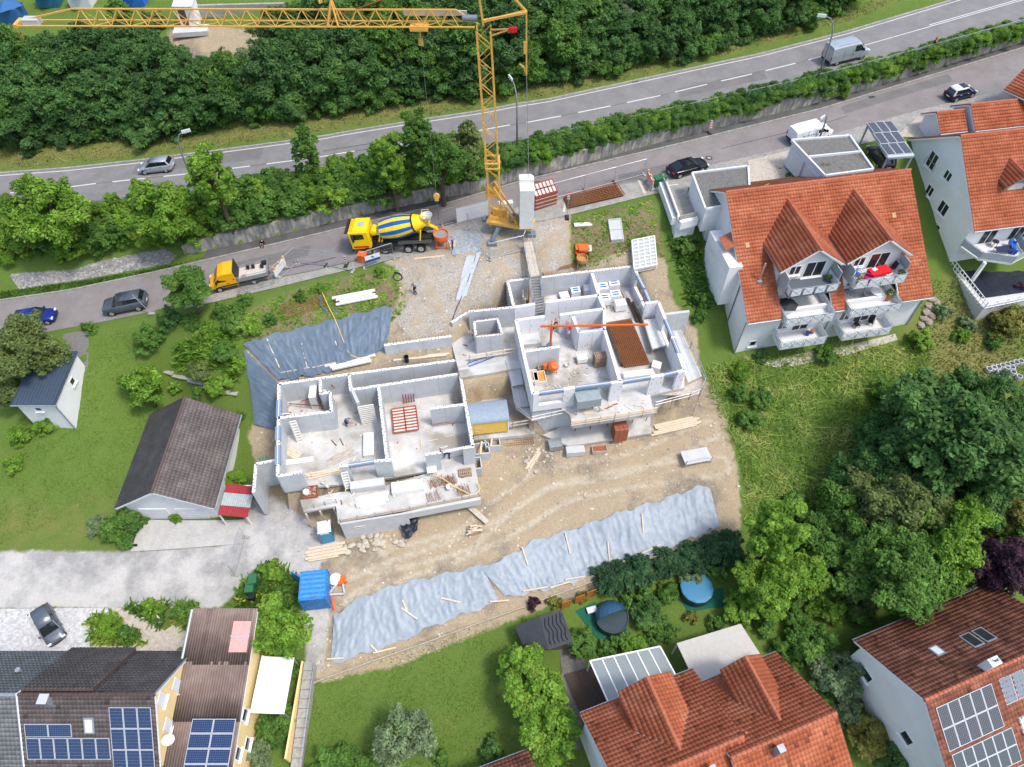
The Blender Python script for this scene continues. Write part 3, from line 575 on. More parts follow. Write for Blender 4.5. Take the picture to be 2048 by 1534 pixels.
for k,(x0,x1) in enumerate(((3.75,8.75),(10.5,15.9))):
 balcony(HA,x0,x1,.55,2.75,z_(.65),M_DECKD if k==0 else M_TIL);balcony(HA,x0,x1,-.75,2.75,z_(-2.1),M_TIL);balcony(HA,x0,x1-.1,-1.35,.7,z_(-4.9),M_TIL)
 window(HA,(x0+2.2,2.75,z_(.75)),(1,0,0),(0,-1,0),2.1,2.0,2);window(HA,(x0+.6,2.75,z_(1.3)),(1,0,0),(0,-1,0),1.2,1.2,2)
 window(HA,(x0+2.6,2.74,z_(-2.0)),(1,0,0),(0,-1,0),1.7,2.0,2,sill=False);window(HA,(x0+1.0,2.74,z_(-1.4)),(1,0,0),(0,-1,0),1.2,1.3,2)
 window(HA,(x0+2.0,.7,z_(-4.8)),(1,0,0),(0,-1,0),1.8,2.0,2,sill=False);window(HA,(x0+.3,.7,z_(-4.3)),(1,0,0),(0,-1,0),1.2,1.4,2)
 for sx in(x0-.25,x1+.1):MB().box((sx+.06,1.9,z_(1.55)),(.08,1.5,1.8)).build('privacy_screen',mat('grey_slats',(0.36,0.39,0.42),0.6,var=.1),HA)
window(HA,(1.6,.7,z_(-6.4)),(1,0,0),(0,-1,0),.8,.8,1)
MB().box((-.35,7.2,z_(-.9)),(1.4,5.6,5.2)).build('gable_bay',M_WHITE,HA)
for y,z in((8.3,-2.6),(5.4,-2.6),(8.3,-.2),(5.4,-.2),(8.3,.9)):MB().box((-1.06,y,z_(z)),(.04,1.1,1.3)).build('blank_window',M_FRAME,HA)
slab(HA,'oriel_roof',(-.9,8.2,z_(2.3)),(0,-1,0),Vector((1,0,.5)),1.9,1.3,.12,M_RIDGE)
for y,z in((12.6,-1.5),(12.6,1.2),(14.3,-1.5),(13.0,-4.2),(10.2,-4.2)):MB().box((.29,y,z_(z)),(.04,1.1,1.3)).build('blank_window',M_FRAME,HA)
bar(HA,'drain_pipe',(.2,3.6,0),(.2,3.6,z_(.4)),.06,mat('brown_pipe',(.16,.13,.09),.6));bar(HA,'drain_pipe',(.28,.62,0),(.28,.62,z_(-2)),.06,M_ZINC);bar(HA,'drain_pipe',(19.6,.62,0),(19.6,.62,z_(-2)),.06,M_ZINC);bar(HA,'drain_pipe',(9.7,.62,0),(9.7,.62,z_(-2)),.06,M_ZINC)
bar(HA,'flue_pipe',(1.9,3.3,z_(.4)),(1.9,3.3,z_(2.8)),.09,mat('flue_steel',(.55,.52,.47),.35,metal=.7));MB().box((1.9,3.25,z_(.55)),(.5,.5,.12)).build('flue_flashing',M_ZINC,HA)
for x,y in((4.3,11.3),(13.4,11.1)):MB().tube([(x,y,z_(5.6)),(x+.5,y+.1,z_(5.72))],.035,4).build('roof_hook',mat('hook_yellow',(.6,.4,.05),.5),HA)
for x,y in((1.3,6.3),(17.2,7.2)):MB().box((x,y,z_(-1.8+SL*y)+.08),(.4,.5,.1),M=Matrix.Rotation(math.atan(SL),3,'X')).build('vent_tile',mat('vent_tan',(.45,.30,.14),.8),HA)
def onA(x,y,z):return HA.matrix_basis@Vector((x,y,z-BZ))
o_=MB().lathe([(.05,0),(.06,.7),(1.0,.75),(.9,.85),(.1,1.15),(.0,1.16)],6).build('grill_cover',mat('black_cover',(.035,.038,.042),.7,var=.2),loc=onA(4.7,1.3,-2.1));tag(o_,'black six-sided cover standing on a white tiled balcony','cover')
def plant(name,label,p,r,h,m,pot=None,cat='plant',group=None):
 t=thing(name,label,cat,p,0,group);q=MB()
 if pot:MB().lathe([(r*.35,0),(r*.5,h*.4)],10).build('pot',pot,t)
 rr=random.Random(len(label))
 for _ in range(int(60+160*r)):
  d=Vector((rr.gauss(0,1),rr.gauss(0,1),rr.gauss(.3,.8))).normalized();c=Vector((0,0,h*.62))+Vector((d.x*r,d.y*r,d.z*h*.38))*rr.uniform(.5,1)
  u=Vector((rr.gauss(0,1),rr.gauss(0,1),rr.gauss(0,1))).normalized()*.09;w=u.cross(d).normalized()*.06;q.av=rr.uniform(.6,1.4);q.quad(c-u,c+w,c+u,c-w)
 q.build('foliage',m,t);return t
M_LEAFG=attrmat('leaf_plant',(0.07,0.14,0.02),0.7,translucent=.3)
M_TERRA=mat('terracotta',(0.45,0.17,0.08),.8);M_POTB=mat('blue_glaze',(0.03,0.05,0.25),.3);M_POTG=mat('grey_pot',(.2,.2,.2),.7)
M_RED=mat('red_cloth',(.62,.012,.02),.8,var=.05);M_BLACKP=mat('black_plastic',(.02,.02,.022),.5);M_WPLAS=mat('white_plastic',(.75,.75,.74),.4);M_BLUEP=mat('blue_plastic',(.02,.12,.5),.4)
def table(name,label,p,rz,lx,ly,h,top,leg,round_=False):
 t=thing(name,label,'table',p,rz)
 if round_:MB().lathe([(lx,h-.04),(lx,h)],20).build('table_top',top,t)
 else:MB().box((0,0,h-.02),(lx,ly,.05)).build('table_top',top,t)
 for sx in(-1,1):
  for sy in(-1,1):k=.6 if round_ else .45;MB().beam((sx*lx*k,sy*(ly if not round_ else lx)*k,0),(sx*lx*k,sy*(ly if not round_ else lx)*k,h-.03),.04).build('leg',leg,t)
 return t
def chair(label,p,rz,m,group=None):
 t=thing('garden_chair',label,'chair',p,rz,group);MB().box((0,0,.43),(.52,.5,.05)).build('seat',m,t);MB().box((0,.25,.78),(.52,.06,.7),M=Matrix.Rotation(R(-12),3,'X')).build('backrest',m,t)
 for sx in(-1,1):
  for sy in(-1,1):MB().beam((sx*.24,sy*.22,0),(sx*.24,sy*.22,.42),.035).build('leg',m,t)
  MB().beam((sx*.27,-.22,.62),(sx*.27,.25,.65),.04).build('armrest',m,t)
 return t
t=table('patio_table','table under a bright red cloth on the top balcony of the white apartment house',onA(13.6,1.75,.65),R(18),2.1,.95,.74,M_RED,M_GREYM)
MB().box((0,-.5,.6),(2.14,.03,.3)).build('cloth_hem',M_RED,t);MB().box((0,.5,.6),(2.14,.03,.3)).build('cloth_hem',M_RED,t);MB().box((-1.07,0,.6),(.03,1.0,.3)).build('cloth_hem',M_RED,t);MB().box((1.07,0,.6),(.03,1.0,.3)).build('cloth_hem',M_RED,t)
o_=MB().box((0,0,.01),(.5,.35,.03)).build('serving_tray',M_WPLAS,loc=onA(13.1,1.9,1.41),rz=R(30));tag(o_,'white tray lying on the red tablecloth','tray')
o_=MB().box((0,0,.25),(.75,.5,.5)).box((0,.2,.6),(.7,.12,.35)).build('cushion_stool',mat('magenta_cushion',(.32,.01,.12),.8),loc=onA(12.2,1.2,.65),rz=R(-25));tag(o_,'magenta cushion seat beside the red tablecloth','seat')
chair('blue chair beside the red tablecloth on the top balcony',onA(11.5,1.9,.65),R(60),M_BLUEP);chair('black chair beside the red tablecloth on the top balcony',onA(15.2,2.1,.65),R(-70),M_BLACKP)
plant('pampas_plant','yellow-green potted grass at the corner of the top balcony with the red table',onA(11.1,1.05,.65),.42,1.2,attrmat('leaf_yellow',(.22,.22,.05),.7,translucent=.3),M_POTG);plant('potted_shrub','green potted shrub by the red table, at the end of the railing',onA(15.5,1.1,.65),.35,1.1,M_LEAFG,M_POTG)
table('bistro_table','round white table on the middle balcony with flower boxes',onA(14.3,1.4,-2.1),0,.6,.6,.74,M_WPLAS,M_GREYM,True);chair('grey chair beside the round white balcony table',onA(13.2,1.5,-2.1),R(70),M_GREYM);chair('grey folding lounger by the balcony window next to the round white table',onA(12.0,2.0,-2.1),R(10),M_GREYM)
plant('oleander','leafy potted shrub with orange pots beside the round white balcony table',onA(15.3,.7,-2.1),.6,1.6,M_LEAFG,M_TERRA)
chair('black chair on the lowest balcony under the round white table, one of two',onA(12.7,.0,-4.9),R(20),M_BLACKP,'black chairs on the lowest balcony');chair('black chair on the lowest balcony under the round white table, one of two',onA(14.3,.1,-4.9),R(-20),M_BLACKP,'black chairs on the lowest balcony')
o_=MB().lathe([(.16,0),(.24,.4),(.26,.42)],12).build('flowerpot',M_POTB,loc=onA(7.3,-.1,-4.9));tag(o_,'blue flowerpot on the lowest empty balcony','flowerpot');o_=MB().lathe([(.16,0),(.24,.4),(.26,.42)],12).build('flowerpot',M_TERRA,loc=onA(7.85,.05,-4.9));tag(o_,'terracotta flowerpot beside the blue pot on the lowest balcony','flowerpot')
plant('potted_shrub','small green potted plant on the dark deck balcony',onA(8.4,1.9,.65),.28,.8,M_LEAFG,M_POTG)
# flat-roofed garage left of A, with walkway
def flatbox(name,label,cat,pts,z0,z1,wall=M_WHITE,rim=M_ZINC,base=None,group=None):
 """pts: four roof corners in plan, counter-clockwise"""
 c=Vector((sum(p[0] for p in pts)/4,sum(p[1] for p in pts)/4,z0));L=[(p[0]-c.x,p[1]-c.y) for p in pts];t=thing(name,label,cat,c,0,group)
 def ins(k):return[(p[0]*k,p[1]*k) for p in L]
 MB().prism(ins(.97),(base-z0) if base is not None else 0,z1-z0-.1).build('wall',wall,t);MB().prism(ins(.95),z1-z0-.1,z1-z0-.02).build('gravel_roof',M_GABBL,t)
 for i in range(4):
  a,b=Vector((*L[i],z1-z0)),Vector((*L[(i+1)%4],z1-z0));MB().beam(a,b,.2,.3).build('roof_edge',rim,t)
 return t
M_RIM=mat('pale_roof_edge',(.62,.66,.70),.6)
g1=[P(1411,419,3.6),P(1500,402,3.6),P(1496,333,3.6),P(1384,347,3.6)]
t=flatbox('garage','white flat-roofed garage with gravel roof beside the two green bins','garage',[(p.x,p.y) for p in g1],0.6,3.6,rim=M_RIM)
d_=(g1[3]-g1[0]);MB().prism([(p.x-t.location.x,p.y-t.location.y) for p in(g1[0]+Vector((.9,.6,0)),g1[0]+Vector((4.5,1,0)),g1[3]+Vector((4.5,-1,0)),g1[3]+Vector((.9,-1,0)))],-6.5,0.0).build('lower_wall',M_WHITE,t)
pl=[P(1352,455,1.0),P(1392,445,1.0),P(1372,366,1.0),P(1322,372,1.0)];c=sum(pl,Vector())/4
t=thing('entrance_terrace','white walled entrance terrace with grey concrete copings beside the garage','terrace',(c.x,c.y,-5));L=[(p.x-c.x,p.y-c.y) for p in pl]
MB().prism(L,0,6.0).build('terrace_wall',M_WHITE,t);MB().prism([(x*.95,y*.95) for x,y in L],6.0,6.06).build('terrace_floor',M_PAVER,t)
M_COP=mat('coping_concrete',(.33,.32,.29),.9,var=.2,vs=3)
for a,b in((0,1),(3,0)):
 A_,B_=Vector((*L[a],6.45)),Vector((*L[b],6.45));A_=A_*.93+B_*.07;B_=B_*.93+A_*.07;MB().beam(A_,B_,.9,.95).build('parapet',M_WHITE,t);MB().beam(A_+Vector((0,0,.52)),B_+Vector((0,0,.52)),.1,.95).build('coping',M_COP,t)
MB().tube([Vector((*L[3],7.2))*1.0,Vector((*L[0],7.2)),Vector((*L[1],7.2))],.03,5).build('handrail',M_GREYM,t)
g2=[P(1650,352,4.6),P(1746,339,4.6),P(1699,272,4.6),P(1583,281,4.6)]
t=flatbox('double_garage','white double garage with two gravel roof fields beside the white van','garage',[(p.x,p.y) for p in g2],1.6,4.6,rim=M_RIM)
m1,m2=(g2[0]+g2[3])/2-t.location,(g2[1]+g2[2])/2-t.location;MB().beam(Vector((m1.x,m1.y,3.02)),Vector((m2.x,m2.y,3.02)),.16,.4).build('roof_divider',M_RIM,t)
a_,b_=g2[3]-t.location,g2[0]-t.location;dr=(b_-a_).normalized();Ln=(b_-a_).length;nn=Vector((dr.y,-dr.x,0))
M3=Matrix((dr,nn,Vector((0,0,1)))).transposed()
for k in(.27,.74):MB().box(a_+dr*Ln*k+nn*(-.0)+Vector((0,0,-1.75)),(Ln*.4,.3,2.2),M=M3).build('garage_door',M_SHUT,t)
cp=[P(1776,316,5.0),P(1828,312,5.0),P(1782,243,5.0),P(1735,247,5.0)];c=sum(cp,Vector())/4;t=thing('carport','grey steel carport roofed with nine solar panels over a dark car','carport',(c.x,c.y,2.2));L=[Vector((p.x-c.x,p.y-c.y,2.75)) for p in cp]
for i,p in enumerate(L):MB().beam((p.x*.95,p.y*.95,0),(p.x*.95,p.y*.95,2.7),.16).build('post',M_GREYM,t)
for i in range(4):MB().beam(L[i],L[(i+1)%4],.16,.2).build('roof_beam',M_GREYM,t)
M_PV=mat('solar_cells_dark',(.035,.037,.045),.18,spec=.6);M_PVB=mat('solar_cells_blue',(.009,.024,.085),.2,spec=.6,var=.12,vs=6);M_PVF=mat('solar_frame',(.62,.64,.66),.4,metal=.4)
def pvgrid(m,n1,n2,col,thick=.018):
 """cell lines between the cells of a solar module, on its own two axes (generated coordinates)"""
 if m.get('cells'):return m
 m['cells']=1;n,l=m.node_tree.nodes,m.node_tree.links;b=n['Principled BSDF'];u=n.new('ShaderNodeUVMap');fac=None
 s=n.new('ShaderNodeSeparateXYZ');l.new(u.outputs[0],s.inputs[0])
 for ax,cnt in((0,n1),(1,n2)):
  f=n.new('ShaderNodeMath');f.operation='MULTIPLY';l.new(s.outputs[ax],f.inputs[0]);f.inputs[1].default_value=cnt;g=n.new('ShaderNodeMath');g.operation='FRACT';l.new(f.outputs[0],g.inputs[0])
  h=n.new('ShaderNodeMath');h.operation='LESS_THAN';l.new(g.outputs[0],h.inputs[0]);h.inputs[1].default_value=.1
  if fac is None:fac=h
  else:
   x=n.new('ShaderNodeMath');x.operation='MAXIMUM';l.new(fac.outputs[0],x.inputs[0]);l.new(h.outputs[0],x.inputs[1]);fac=x
 mx=n.new('ShaderNodeMix');mx.data_type='RGBA';l.new(fac.outputs[0],mx.inputs[0]);src=b.inputs['Base Color']
 if src.links:l.new(src.links[0].from_socket,mx.inputs[6])
 else:mx.inputs[6].default_value=src.default_value
 mx.inputs[7].default_value=(*col,1);l.new(mx.outputs[2],b.inputs['Base Color']);return m
pvgrid(M_PV,6,10,(.20,.21,.22));pvgrid(M_PVB,10,6,(.10,.15,.24))
def pvpanel(parent,O,U,S,w,h,m=M_PVB):
 O,U,S=Vector(O),Vector(U).normalized(),Vector(S).normalized();N=U.cross(S);b=MB();q=[O,O+U*w,O+U*w+S*h,O+S*h]
 b.add([p for p in q]+[p+N*.05 for p in q],[[3,2,1,0],[4,5,6,7],[0,1,5,4],[1,2,6,5],[2,3,7,6],[3,0,4,7]]);fr=b.build('solar_panel',M_PVF,parent)
 k=.045;q=[O+U*k+S*k,O+U*(w-k)+S*k,O+U*(w-k)+S*(h-k),O+U*k+S*(h-k)]
 c=MB().quad(*[p+N*.055 for p in q]).build('solar_cells',m,fr);uv=c.data.uv_layers.new(name='UVMap')
 for i,co in enumerate(((0,0),(1,0),(1,1),(0,1))):uv.data[i].uv=co
 return fr
def pvfield(parent,O,U,S,nx,ny,w,h,gap=.03,m=M_PVB):
 U,S=Vector(U).normalized(),Vector(S).normalized()
 for i in range(nx):
  for j in range(ny):pvpanel(parent,Vector(O)+U*i*(w+gap)+S*j*(h+gap),U,S,w,h,m)
U_=(L[1]-L[0]);S_=(L[3]-L[0]);w_,h_=U_.length/3-.05,S_.length/3.15-.05
MB().add([p+Vector((0,0,.12)) for p in L],[[0,1,2,3]]).build('roof_sheet',M_PVF,t)
for i in range(3):
 for j in range(3):pvpanel(t,L[0]+U_*(i/3+.005)+S_*(j*.315+.05)+Vector((0,0,.16)),U_,S_-U_.normalized()*S_.dot(U_.normalized()),w_,h_,M_PV)
MB().beam((L[0]+L[1])/2+Vector((0,.1,-2.7))-(L[1]-L[0])*.45,(L[0]+L[1])/2+Vector((0,.1,-2.7))+(L[1]-L[0])*.45,.06,1.5).build('rear_panel',mat('mesh_screen',(.09,.13,.11),.7,var=.2),t)
# B: second apartment house
b0=P(1948,463,1.0);BB=-5.0;HB=thing('neighbour_house','tall white house with red tiled roof, grey dormer and dark solar-slab terrace','house',(b0.x,b0.y,BB),R(9.8));zb=lambda z:z-BB
rzB=gable(HB,17,8.1,16.2,zb(1.0),zb(7.0),zb(1.2),wf=.7,wb=.5,ws=.3,base=-1)
gx=.3;NB=(-1,0,0);UB=(0,-1,0)
for(y,z,w,h) in((10.9,1.6,1.5,1.9),(12.6,-.6,1.3,1.1),(7.7,2.2,1.2,1.1),(8.9,-.7,1.2,1.2),(6.1,-1.0,1.5,1.5),(5.6,-3.4,1.4,1.4)):window(HB,(gx,y,zb(z)),UB,NB,w,h,2)
MB().tube([(gx-.12,11.0,zb(1.6)),(gx-.12,11.0,zb(2.5)),(gx-.12,9.3,zb(2.5)),(gx-.12,9.3,zb(1.6))],.03,5).build('french_balcony',M_GREYM,HB)
for x,z in((5.5,-1.6),(8.8,-1.6),(3.6,-4.4),(7,-4.4)):window(HB,(x,.7,zb(z)),(1,0,0),(0,-1,0),2.6,2.0,3)
window(HB,(2.1,.7,zb(-1.7)),(1,0,0),(0,-1,0),1.8,2.0,2,sill=False)
dx,dz,dw=4.6,3.6,2.2;sB=6.0/8.1
def dorm(t,xr,zr,ze,half,yf,slope,z0,tm,eave0,wallm,zf):
 D=math.hypot(half,zr-ze);yb_=(zr-eave0)/slope+.1
 for sgn in(1,-1):
  O=(xr-sgn*half,yb_ if sgn==1 else yf,zf(ze));U=(0,-1 if sgn==1 else 1,0);Sv=Vector((sgn*half,0,zr-ze));lim=lambda a,s,sg=sgn:(eave0+slope*((yb_-a) if sg==1 else(yf+a)))>(ze+(zr-ze)*s/D)+.1
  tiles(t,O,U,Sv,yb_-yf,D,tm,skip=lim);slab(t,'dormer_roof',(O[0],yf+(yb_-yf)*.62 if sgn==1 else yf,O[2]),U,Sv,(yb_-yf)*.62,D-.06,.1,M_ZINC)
 MB().tube([(xr,yf,zf(zr)+.03),(xr,yb_,zf(zr)+.03)],.12,6).build('ridge_tiles',M_RIDGE,t);w=half-.35
 polywall(t,'dormer_wall',[(xr-w,yf+.5,zf(eave0+slope*(yf+.5)-.3)),(xr+w,yf+.5,zf(eave0+slope*(yf+.5)-.3)),(xr+w,yf+.5,zf(ze+.2)),(xr,yf+.5,zf(zr-.15)),(xr-w,yf+.5,zf(ze+.2))],wallm,.15)
 for s in(-1,1):polywall(t,'dormer_cheek',[(xr+s*w,yf+.5,zf(eave0+slope*(yf+.5)-.3)),(xr+s*w,(ze-eave0)/slope+.3,zf(ze)-.2),(xr+s*w,(ze-eave0)/slope+.3,zf(ze+.2)),(xr+s*w,yf+.5,zf(ze+.2))][::s],wallm,.12,(-s,0,0))
 for s in(-1,1):bar(t,'valley_flashing',(xr+s*half,(ze-eave0)/slope,zf(ze)+.06),(xr,yb_,zf(zr)+.06),.06,M_ZINC)
dorm(HB,5.2,5.3,4.0,1.7,2.6,sB,0,M_TRED,1.0,M_ZINC,zb);shutter(HB,(4.3,3.08,zb(3.1)),(1,0,0),(0,-1,0),1.7,1.0)
MB().prism([(.5,-6.0),(17,-4.6),(17,.7),(.5,.7)],-1.5,zb(-4.45)).build('terrace_block',M_CONC,HB)
for i in range(9):
 for j in range(4):MB().box((1.9+1.7*i,-4.05+1.2*j+i*.02,zb(-4.41)),(1.66,1.16,.05)).build('terrace_slab',mat('black_slab',(.018,.022,.035),.25,spec=.5),HB)
q=MB()
for a_,b_ in(((.4,.4),(.4,-6.1)),((.4,-6.1),(17,-4.8))):
 for dz in(.1,.55,1.0):q.tube([(*a_,zb(-4.4)+dz),(*b_,zb(-4.4)+dz)],.045,5)
 for k in range(14):x=a_[0]+(b_[0]-a_[0])*k/13;y=a_[1]+(b_[1]-a_[1])*k/13;q.beam((x,y,zb(-4.6)),(x,y,zb(-3.4)),.06)
q.build('terrace_railing',M_FRAME,HB)
o2=MB().prism([(.2,.6),(1.0,-1.6),(4.0,-2.8),(6.2,-2.0),(6.6,.7)],zb(-1.75),zb(-1.55)).build('balcony',M_TIL,HB);q=MB();pts=[(.2,.6),(1.0,-1.6),(4.0,-2.8),(6.2,-2.0),(6.6,.7)]
for a_,b_ in zip(pts[:-1],pts[1:]):
 MB().beam(Vector((*a_,zb(-1.05))),Vector((*b_,zb(-1.05))),.03,.8).build('railing_panel',mat('grey_panel',(.34,.38,.41),.5,var=.08),o2);q.tube([(*a_,zb(-.55)),(*b_,zb(-.55))],.035,5);q.beam((*a_,zb(-1.6)),(*a_,zb(-.5)),.05)
q.build('railing',M_GREYM,o2);MB().beam((1.6,-2.0,zb(-4.4)),(1.6,-2.0,zb(-1.75)),.3).build('balcony_post',M_WHITE,HB)
def onB(x,y,z):return HB.matrix_basis@Vector((x,y,z-BB))
table('patio_table','dark blue rectangular table top on the grey balcony of the tall house',onB(3.9,-1.2,-1.55),R(8),2.0,.8,.7,mat('navy_top',(.03,.035,.08),.4),M_GREYM);table('bistro_table','small round black table by the balcony window of the tall house',onB(3.6,.0,-1.55),0,.35,.35,.7,M_BLACKP,M_GREYM,True)
o_=MB().box((0,0,.3),(1.6,.7,.15)).box((0,.35,.6),(1.6,.12,.6)).box((-.75,0,.45),(.1,.7,.45)).box((.75,0,.45),(.1,.7,.45)).box((0,0,.12),(1.5,.6,.24)).build('garden_sofa',M_BLUEP,loc=onB(5.2,-.9,-1.55),rz=R(70));tag(o_,'bright blue sofa at the corner of the grey balcony','sofa')
# small roofs behind B (house C with annexes)
def simplegable(name,label,O,rz,L,half,ze,zr,base,tm,wall=M_WHITE,**k):
 t=thing(name,label,'house',(O[0],O[1],base),rz);gable(t,L,half,2*half,ze-base,zr-base,ze-base,wall=wall,wf=.3,wb=.3,ws=.25,base=-.6,**k);return t
p=P(1880,268,4.0);simplegable('gable_annex','small red gabled annex beside the carport paving',(p.x,p.y),R(10),3.4,2.0,4.0,5.4,1.8,M_TOLD)
p=P(1950,262,4.4);simplegable('gable_annex','wider red gabled annex next to the small gabled annex',(p.x,p.y),R(10),9,2.5,4.4,6.1,1.8,M_TOLD)
p=P(2007,180,6.4);simplegable('far_house','white house with dark red roof beyond the two gabled annexes',(p.x,p.y),R(-52),12,4.5,6.4,9.0,2.6,M_TOLD)
# E: white shed on the left lawn
t=thing('garden_garage','small white garage with dark blue-grey metal roof on the steep lawn','garage',(-47.6,39.4,-8.6));zz=lambda z:z+8.6
M_BGM=mat('blue_grey_metal',(.075,.105,.155),.4,var=.06,metal=.3)
x0,x1,y0,y1,zf,zr_=0,4.2,0,6.35,zz(-4.7),zz(-4.3)
slab(t,'roof',(x0,y0,zf),(1,0,0),Vector((0,y1-y0,zr_-zf)),x1,y1,.12,M_BGM)
for i in range(11):a=.5+(x1-1.0)*i/10;MB().beam((a,.02,zf+.02),(a,y1-.02,zr_+.02),.035,.045).build('roof_rib',M_BGM,t)
for xx in(.12,x1-.12):MB().beam((xx,0,zf+.02),(xx,y1,zr_+.02),.05,.26).build('verge_sheet',M_BGM,t)
polywall(t,'wall',[(.25,.25,-.5),(x1-.2,.25,-.5),(x1-.2,.25,zf-.12),(.25,.25,zf-.12)],M_WHITE,.2);polywall(t,'wall',[(x1-.2,.45,-.5),(x1-.2,y1-.2,-.5),(x1-.2,y1-.2,zr_-.12),(x1-.2,.45,zf-.1)],M_WHITE,.2,(-1,0,0));polywall(t,'wall',[(.25,.45,-.5),(.25,y1-.2,-.5),(.25,y1-.2,zr_-.12),(.25,.45,zf-.1)][::-1],M_WHITE,.2,(1,0,0));polywall(t,'wall',[(.45,y1-.2,-.5),(x1-.4,y1-.2,-.5),(x1-.4,y1-.2,zr_-.12),(.45,y1-.2,zr_-.12)][::-1],M_WHITE,.2,(0,-1,0))
window(t,(x1-.2,3.2,zz(-6.1)),(0,1,0),(1,0,0),.8,.8,1);window(t,(1.7,.25,zz(-6.0)),(1,0,0),(0,-1,0),.7,.6,1);bar(t,'drain_pipe',(x1-.2,.15,-.3),(x1-.2,.15,zf),.06,M_ZINC);bar(t,'gutter',(0,-.07,zf-.05),(x1+.2,-.07,zf-.05),.07,M_ZINC)
# F: brown-roofed house
t=thing('brown_roof_house','white garage house under a dark brown gabled roof with a lean-to of red sheet','house',(-27.5,30.7,-12.4),R(90));HF=t;zz=lambda z:z+12.4
gable(t,10.6,4.55,9.1,zz(-9.0),zz(-6.0),zz(-9.0),wf=.5,wb=.5,ws=.6,tm=M_TBR,ridge=mat('brown_ridge',(.09,.06,.055),.5,var=.1),base=-.4,th=.36)
for y0_ in(1.5,5.0):o2=MB().box((.57,y0_+1.35,1.2),(.06,2.7,2.2)).build('garage_door',M_FRAME,t);[MB().box((.53,y0_+1.35,.35+.36*k),(.04,2.66,.32)).build('door_panel',M_SHUT,o2) for k in range(6)]
window(t,(.6,4.2,zz(-8.1)),(0,-1,0),(-1,0,0),.9,.5,1)
M_RSH=mat('red_sheet',(.30,.03,.035),.5,var=.1)
def onF(x,y,z):return HF.matrix_basis@Vector((x,y,z+12.4))
lt=thing('lean_to_roof','red corrugated lean-to roof with a clear middle strip beside the brown-roofed house','roof',(-27.2,30.3,-12.2))
for y0_,y1_,m_ in((0,1.0,M_RSH),(1.02,2.35,mat('clear_corrugated',(.36,.40,.40),.3,spec=.5,var=.1)),(2.37,3.3,M_RSH)):
 b=MB()
 for i in range(28):xa=2.6*i/28;b.quad((xa,y0_,2.75-.2*xa+.03*(i%2)),(xa+2.6/28,y0_,2.75-.2*(xa+.09)+.03*((i+1)%2)),(xa+2.6/28,y1_,2.75-.2*(xa+.09)+.03*((i+1)%2)),(xa,y1_,2.75-.2*xa+.03*(i%2)))
 b.build('roof_sheet',m_,lt)
for x in(.1,2.5):
 for y in(.1,3.2):MB().beam((x,y,-.3),(x,y,2.7-.2*x),.1).build('post',M_FRAME,lt)
MB().box((1.3,3.3,1.2),(2.5,.1,2.4)).build('back_wall',M_WHITE,lt)
# G: terraced houses bottom left
t=thing('solar_roof_house','yellow house under a dark brown roof with skylights, chimney and blue solar panels','house',(-36.1,9.2,-14.5));HGm=t;zz=lambda z:z+14.5
S1=Vector((0,4.35,4.4))
gable(t,10.0,4.35,8.7,zz(-9.4),zz(-5.0),zz(-9.4),wf=.5,wb=.5,ws=.15,tm=M_TBR,wall=M_YELL,ridge=mat('brown_ridge',(.09,.075,.07),.5),base=-.3,dirt=.04)
Un,Sn=Vector((1,0,0)),S1.normalized();Nn=Un.cross(Sn);o0=Vector((0,0,zz(-9.4)))
def onroofG(x,s,l=.14):return o0+Un*x+Sn*s+Nn*l
pvfield(t,onroofG(.35,1.15),Un,Sn,6,1,1.0,1.7);pvfield(t,onroofG(.35,2.95),Un,Sn,2,1,1.7,1.02);pvfield(t,onroofG(6.65,.25),Un,Sn,3,3,1.0,1.66)
o2=slab(t,'skylight',onroofG(4.7,3.2,.18),Un,Sn,.75,1.25,.14,M_ZINC);slab(t,'pane',onroofG(4.82,3.32,.2),Un,Sn,.5,1.0,.02,M_SHUT).parent=o2
Sb=Vector((0,-4.35,4.4)).normalized();ob=Vector((10.0,8.7,zz(-9.4)))
p=ob-Un*6.9+Sb*2.2+Vector((0,.14,.14));o2=slab(t,'skylight',p,-Un,Sb,.8,1.4,.14,M_ZINC);slab(t,'pane',p-Un*.12+Sb*.12+Vector((0,.02,.02)),-Un,Sb,.55,1.15,.02,M_SHUT).parent=o2
MB().box((2.3,3.9,zz(-5.1)),(.5,.5,1.3)).build('chimney',M_ZINC,t);MB().box((2.3,3.9,zz(-4.4)),(.7,.7,.08)).build('chimney_cap',M_PVF,t)
for y,z in((5.4,-9.0),(2.6,-9.4),(3.9,-7.2)):shutter(t,(9.86,y,zz(z)),(0,1,0),(1,0,0),.95,1.2)
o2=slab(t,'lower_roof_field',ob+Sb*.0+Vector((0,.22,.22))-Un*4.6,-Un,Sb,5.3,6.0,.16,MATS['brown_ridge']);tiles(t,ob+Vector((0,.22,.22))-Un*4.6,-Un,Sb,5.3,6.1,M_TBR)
bar(t,'verge_flashing',(10.0,8.7,zz(-9.35)),(10.0,4.35,zz(-4.9)),.07,M_ZINC)
t2=thing('grey_roof_house','terraced house with grey tiled roof joined to the solar-panel house','house',(-48.1,9.2,-14.5));gable(t2,12.0,4.35,8.7,zz(-9.45),zz(-5.1),zz(-9.45),wf=.5,wb=.5,ws=.15,tm=M_TGR,wall=M_WHITE,ridge=M_ZINC,base=-.3);MB().lathe([(.13,0),(.13,.5),(.2,.52),(.2,.6)],10,(10.0,6.6,zz(-7.4))).build('vent_pipe',M_ZINC,t2);bar(t2,'party_flashing',(11.95,8.7,zz(-9.35)),(11.95,4.35,zz(-4.9)),.08,M_RIM);bar(t2,'party_flashing',(11.95,0,zz(-9.35)),(11.95,4.35,zz(-4.9)),.08,M_RIM)
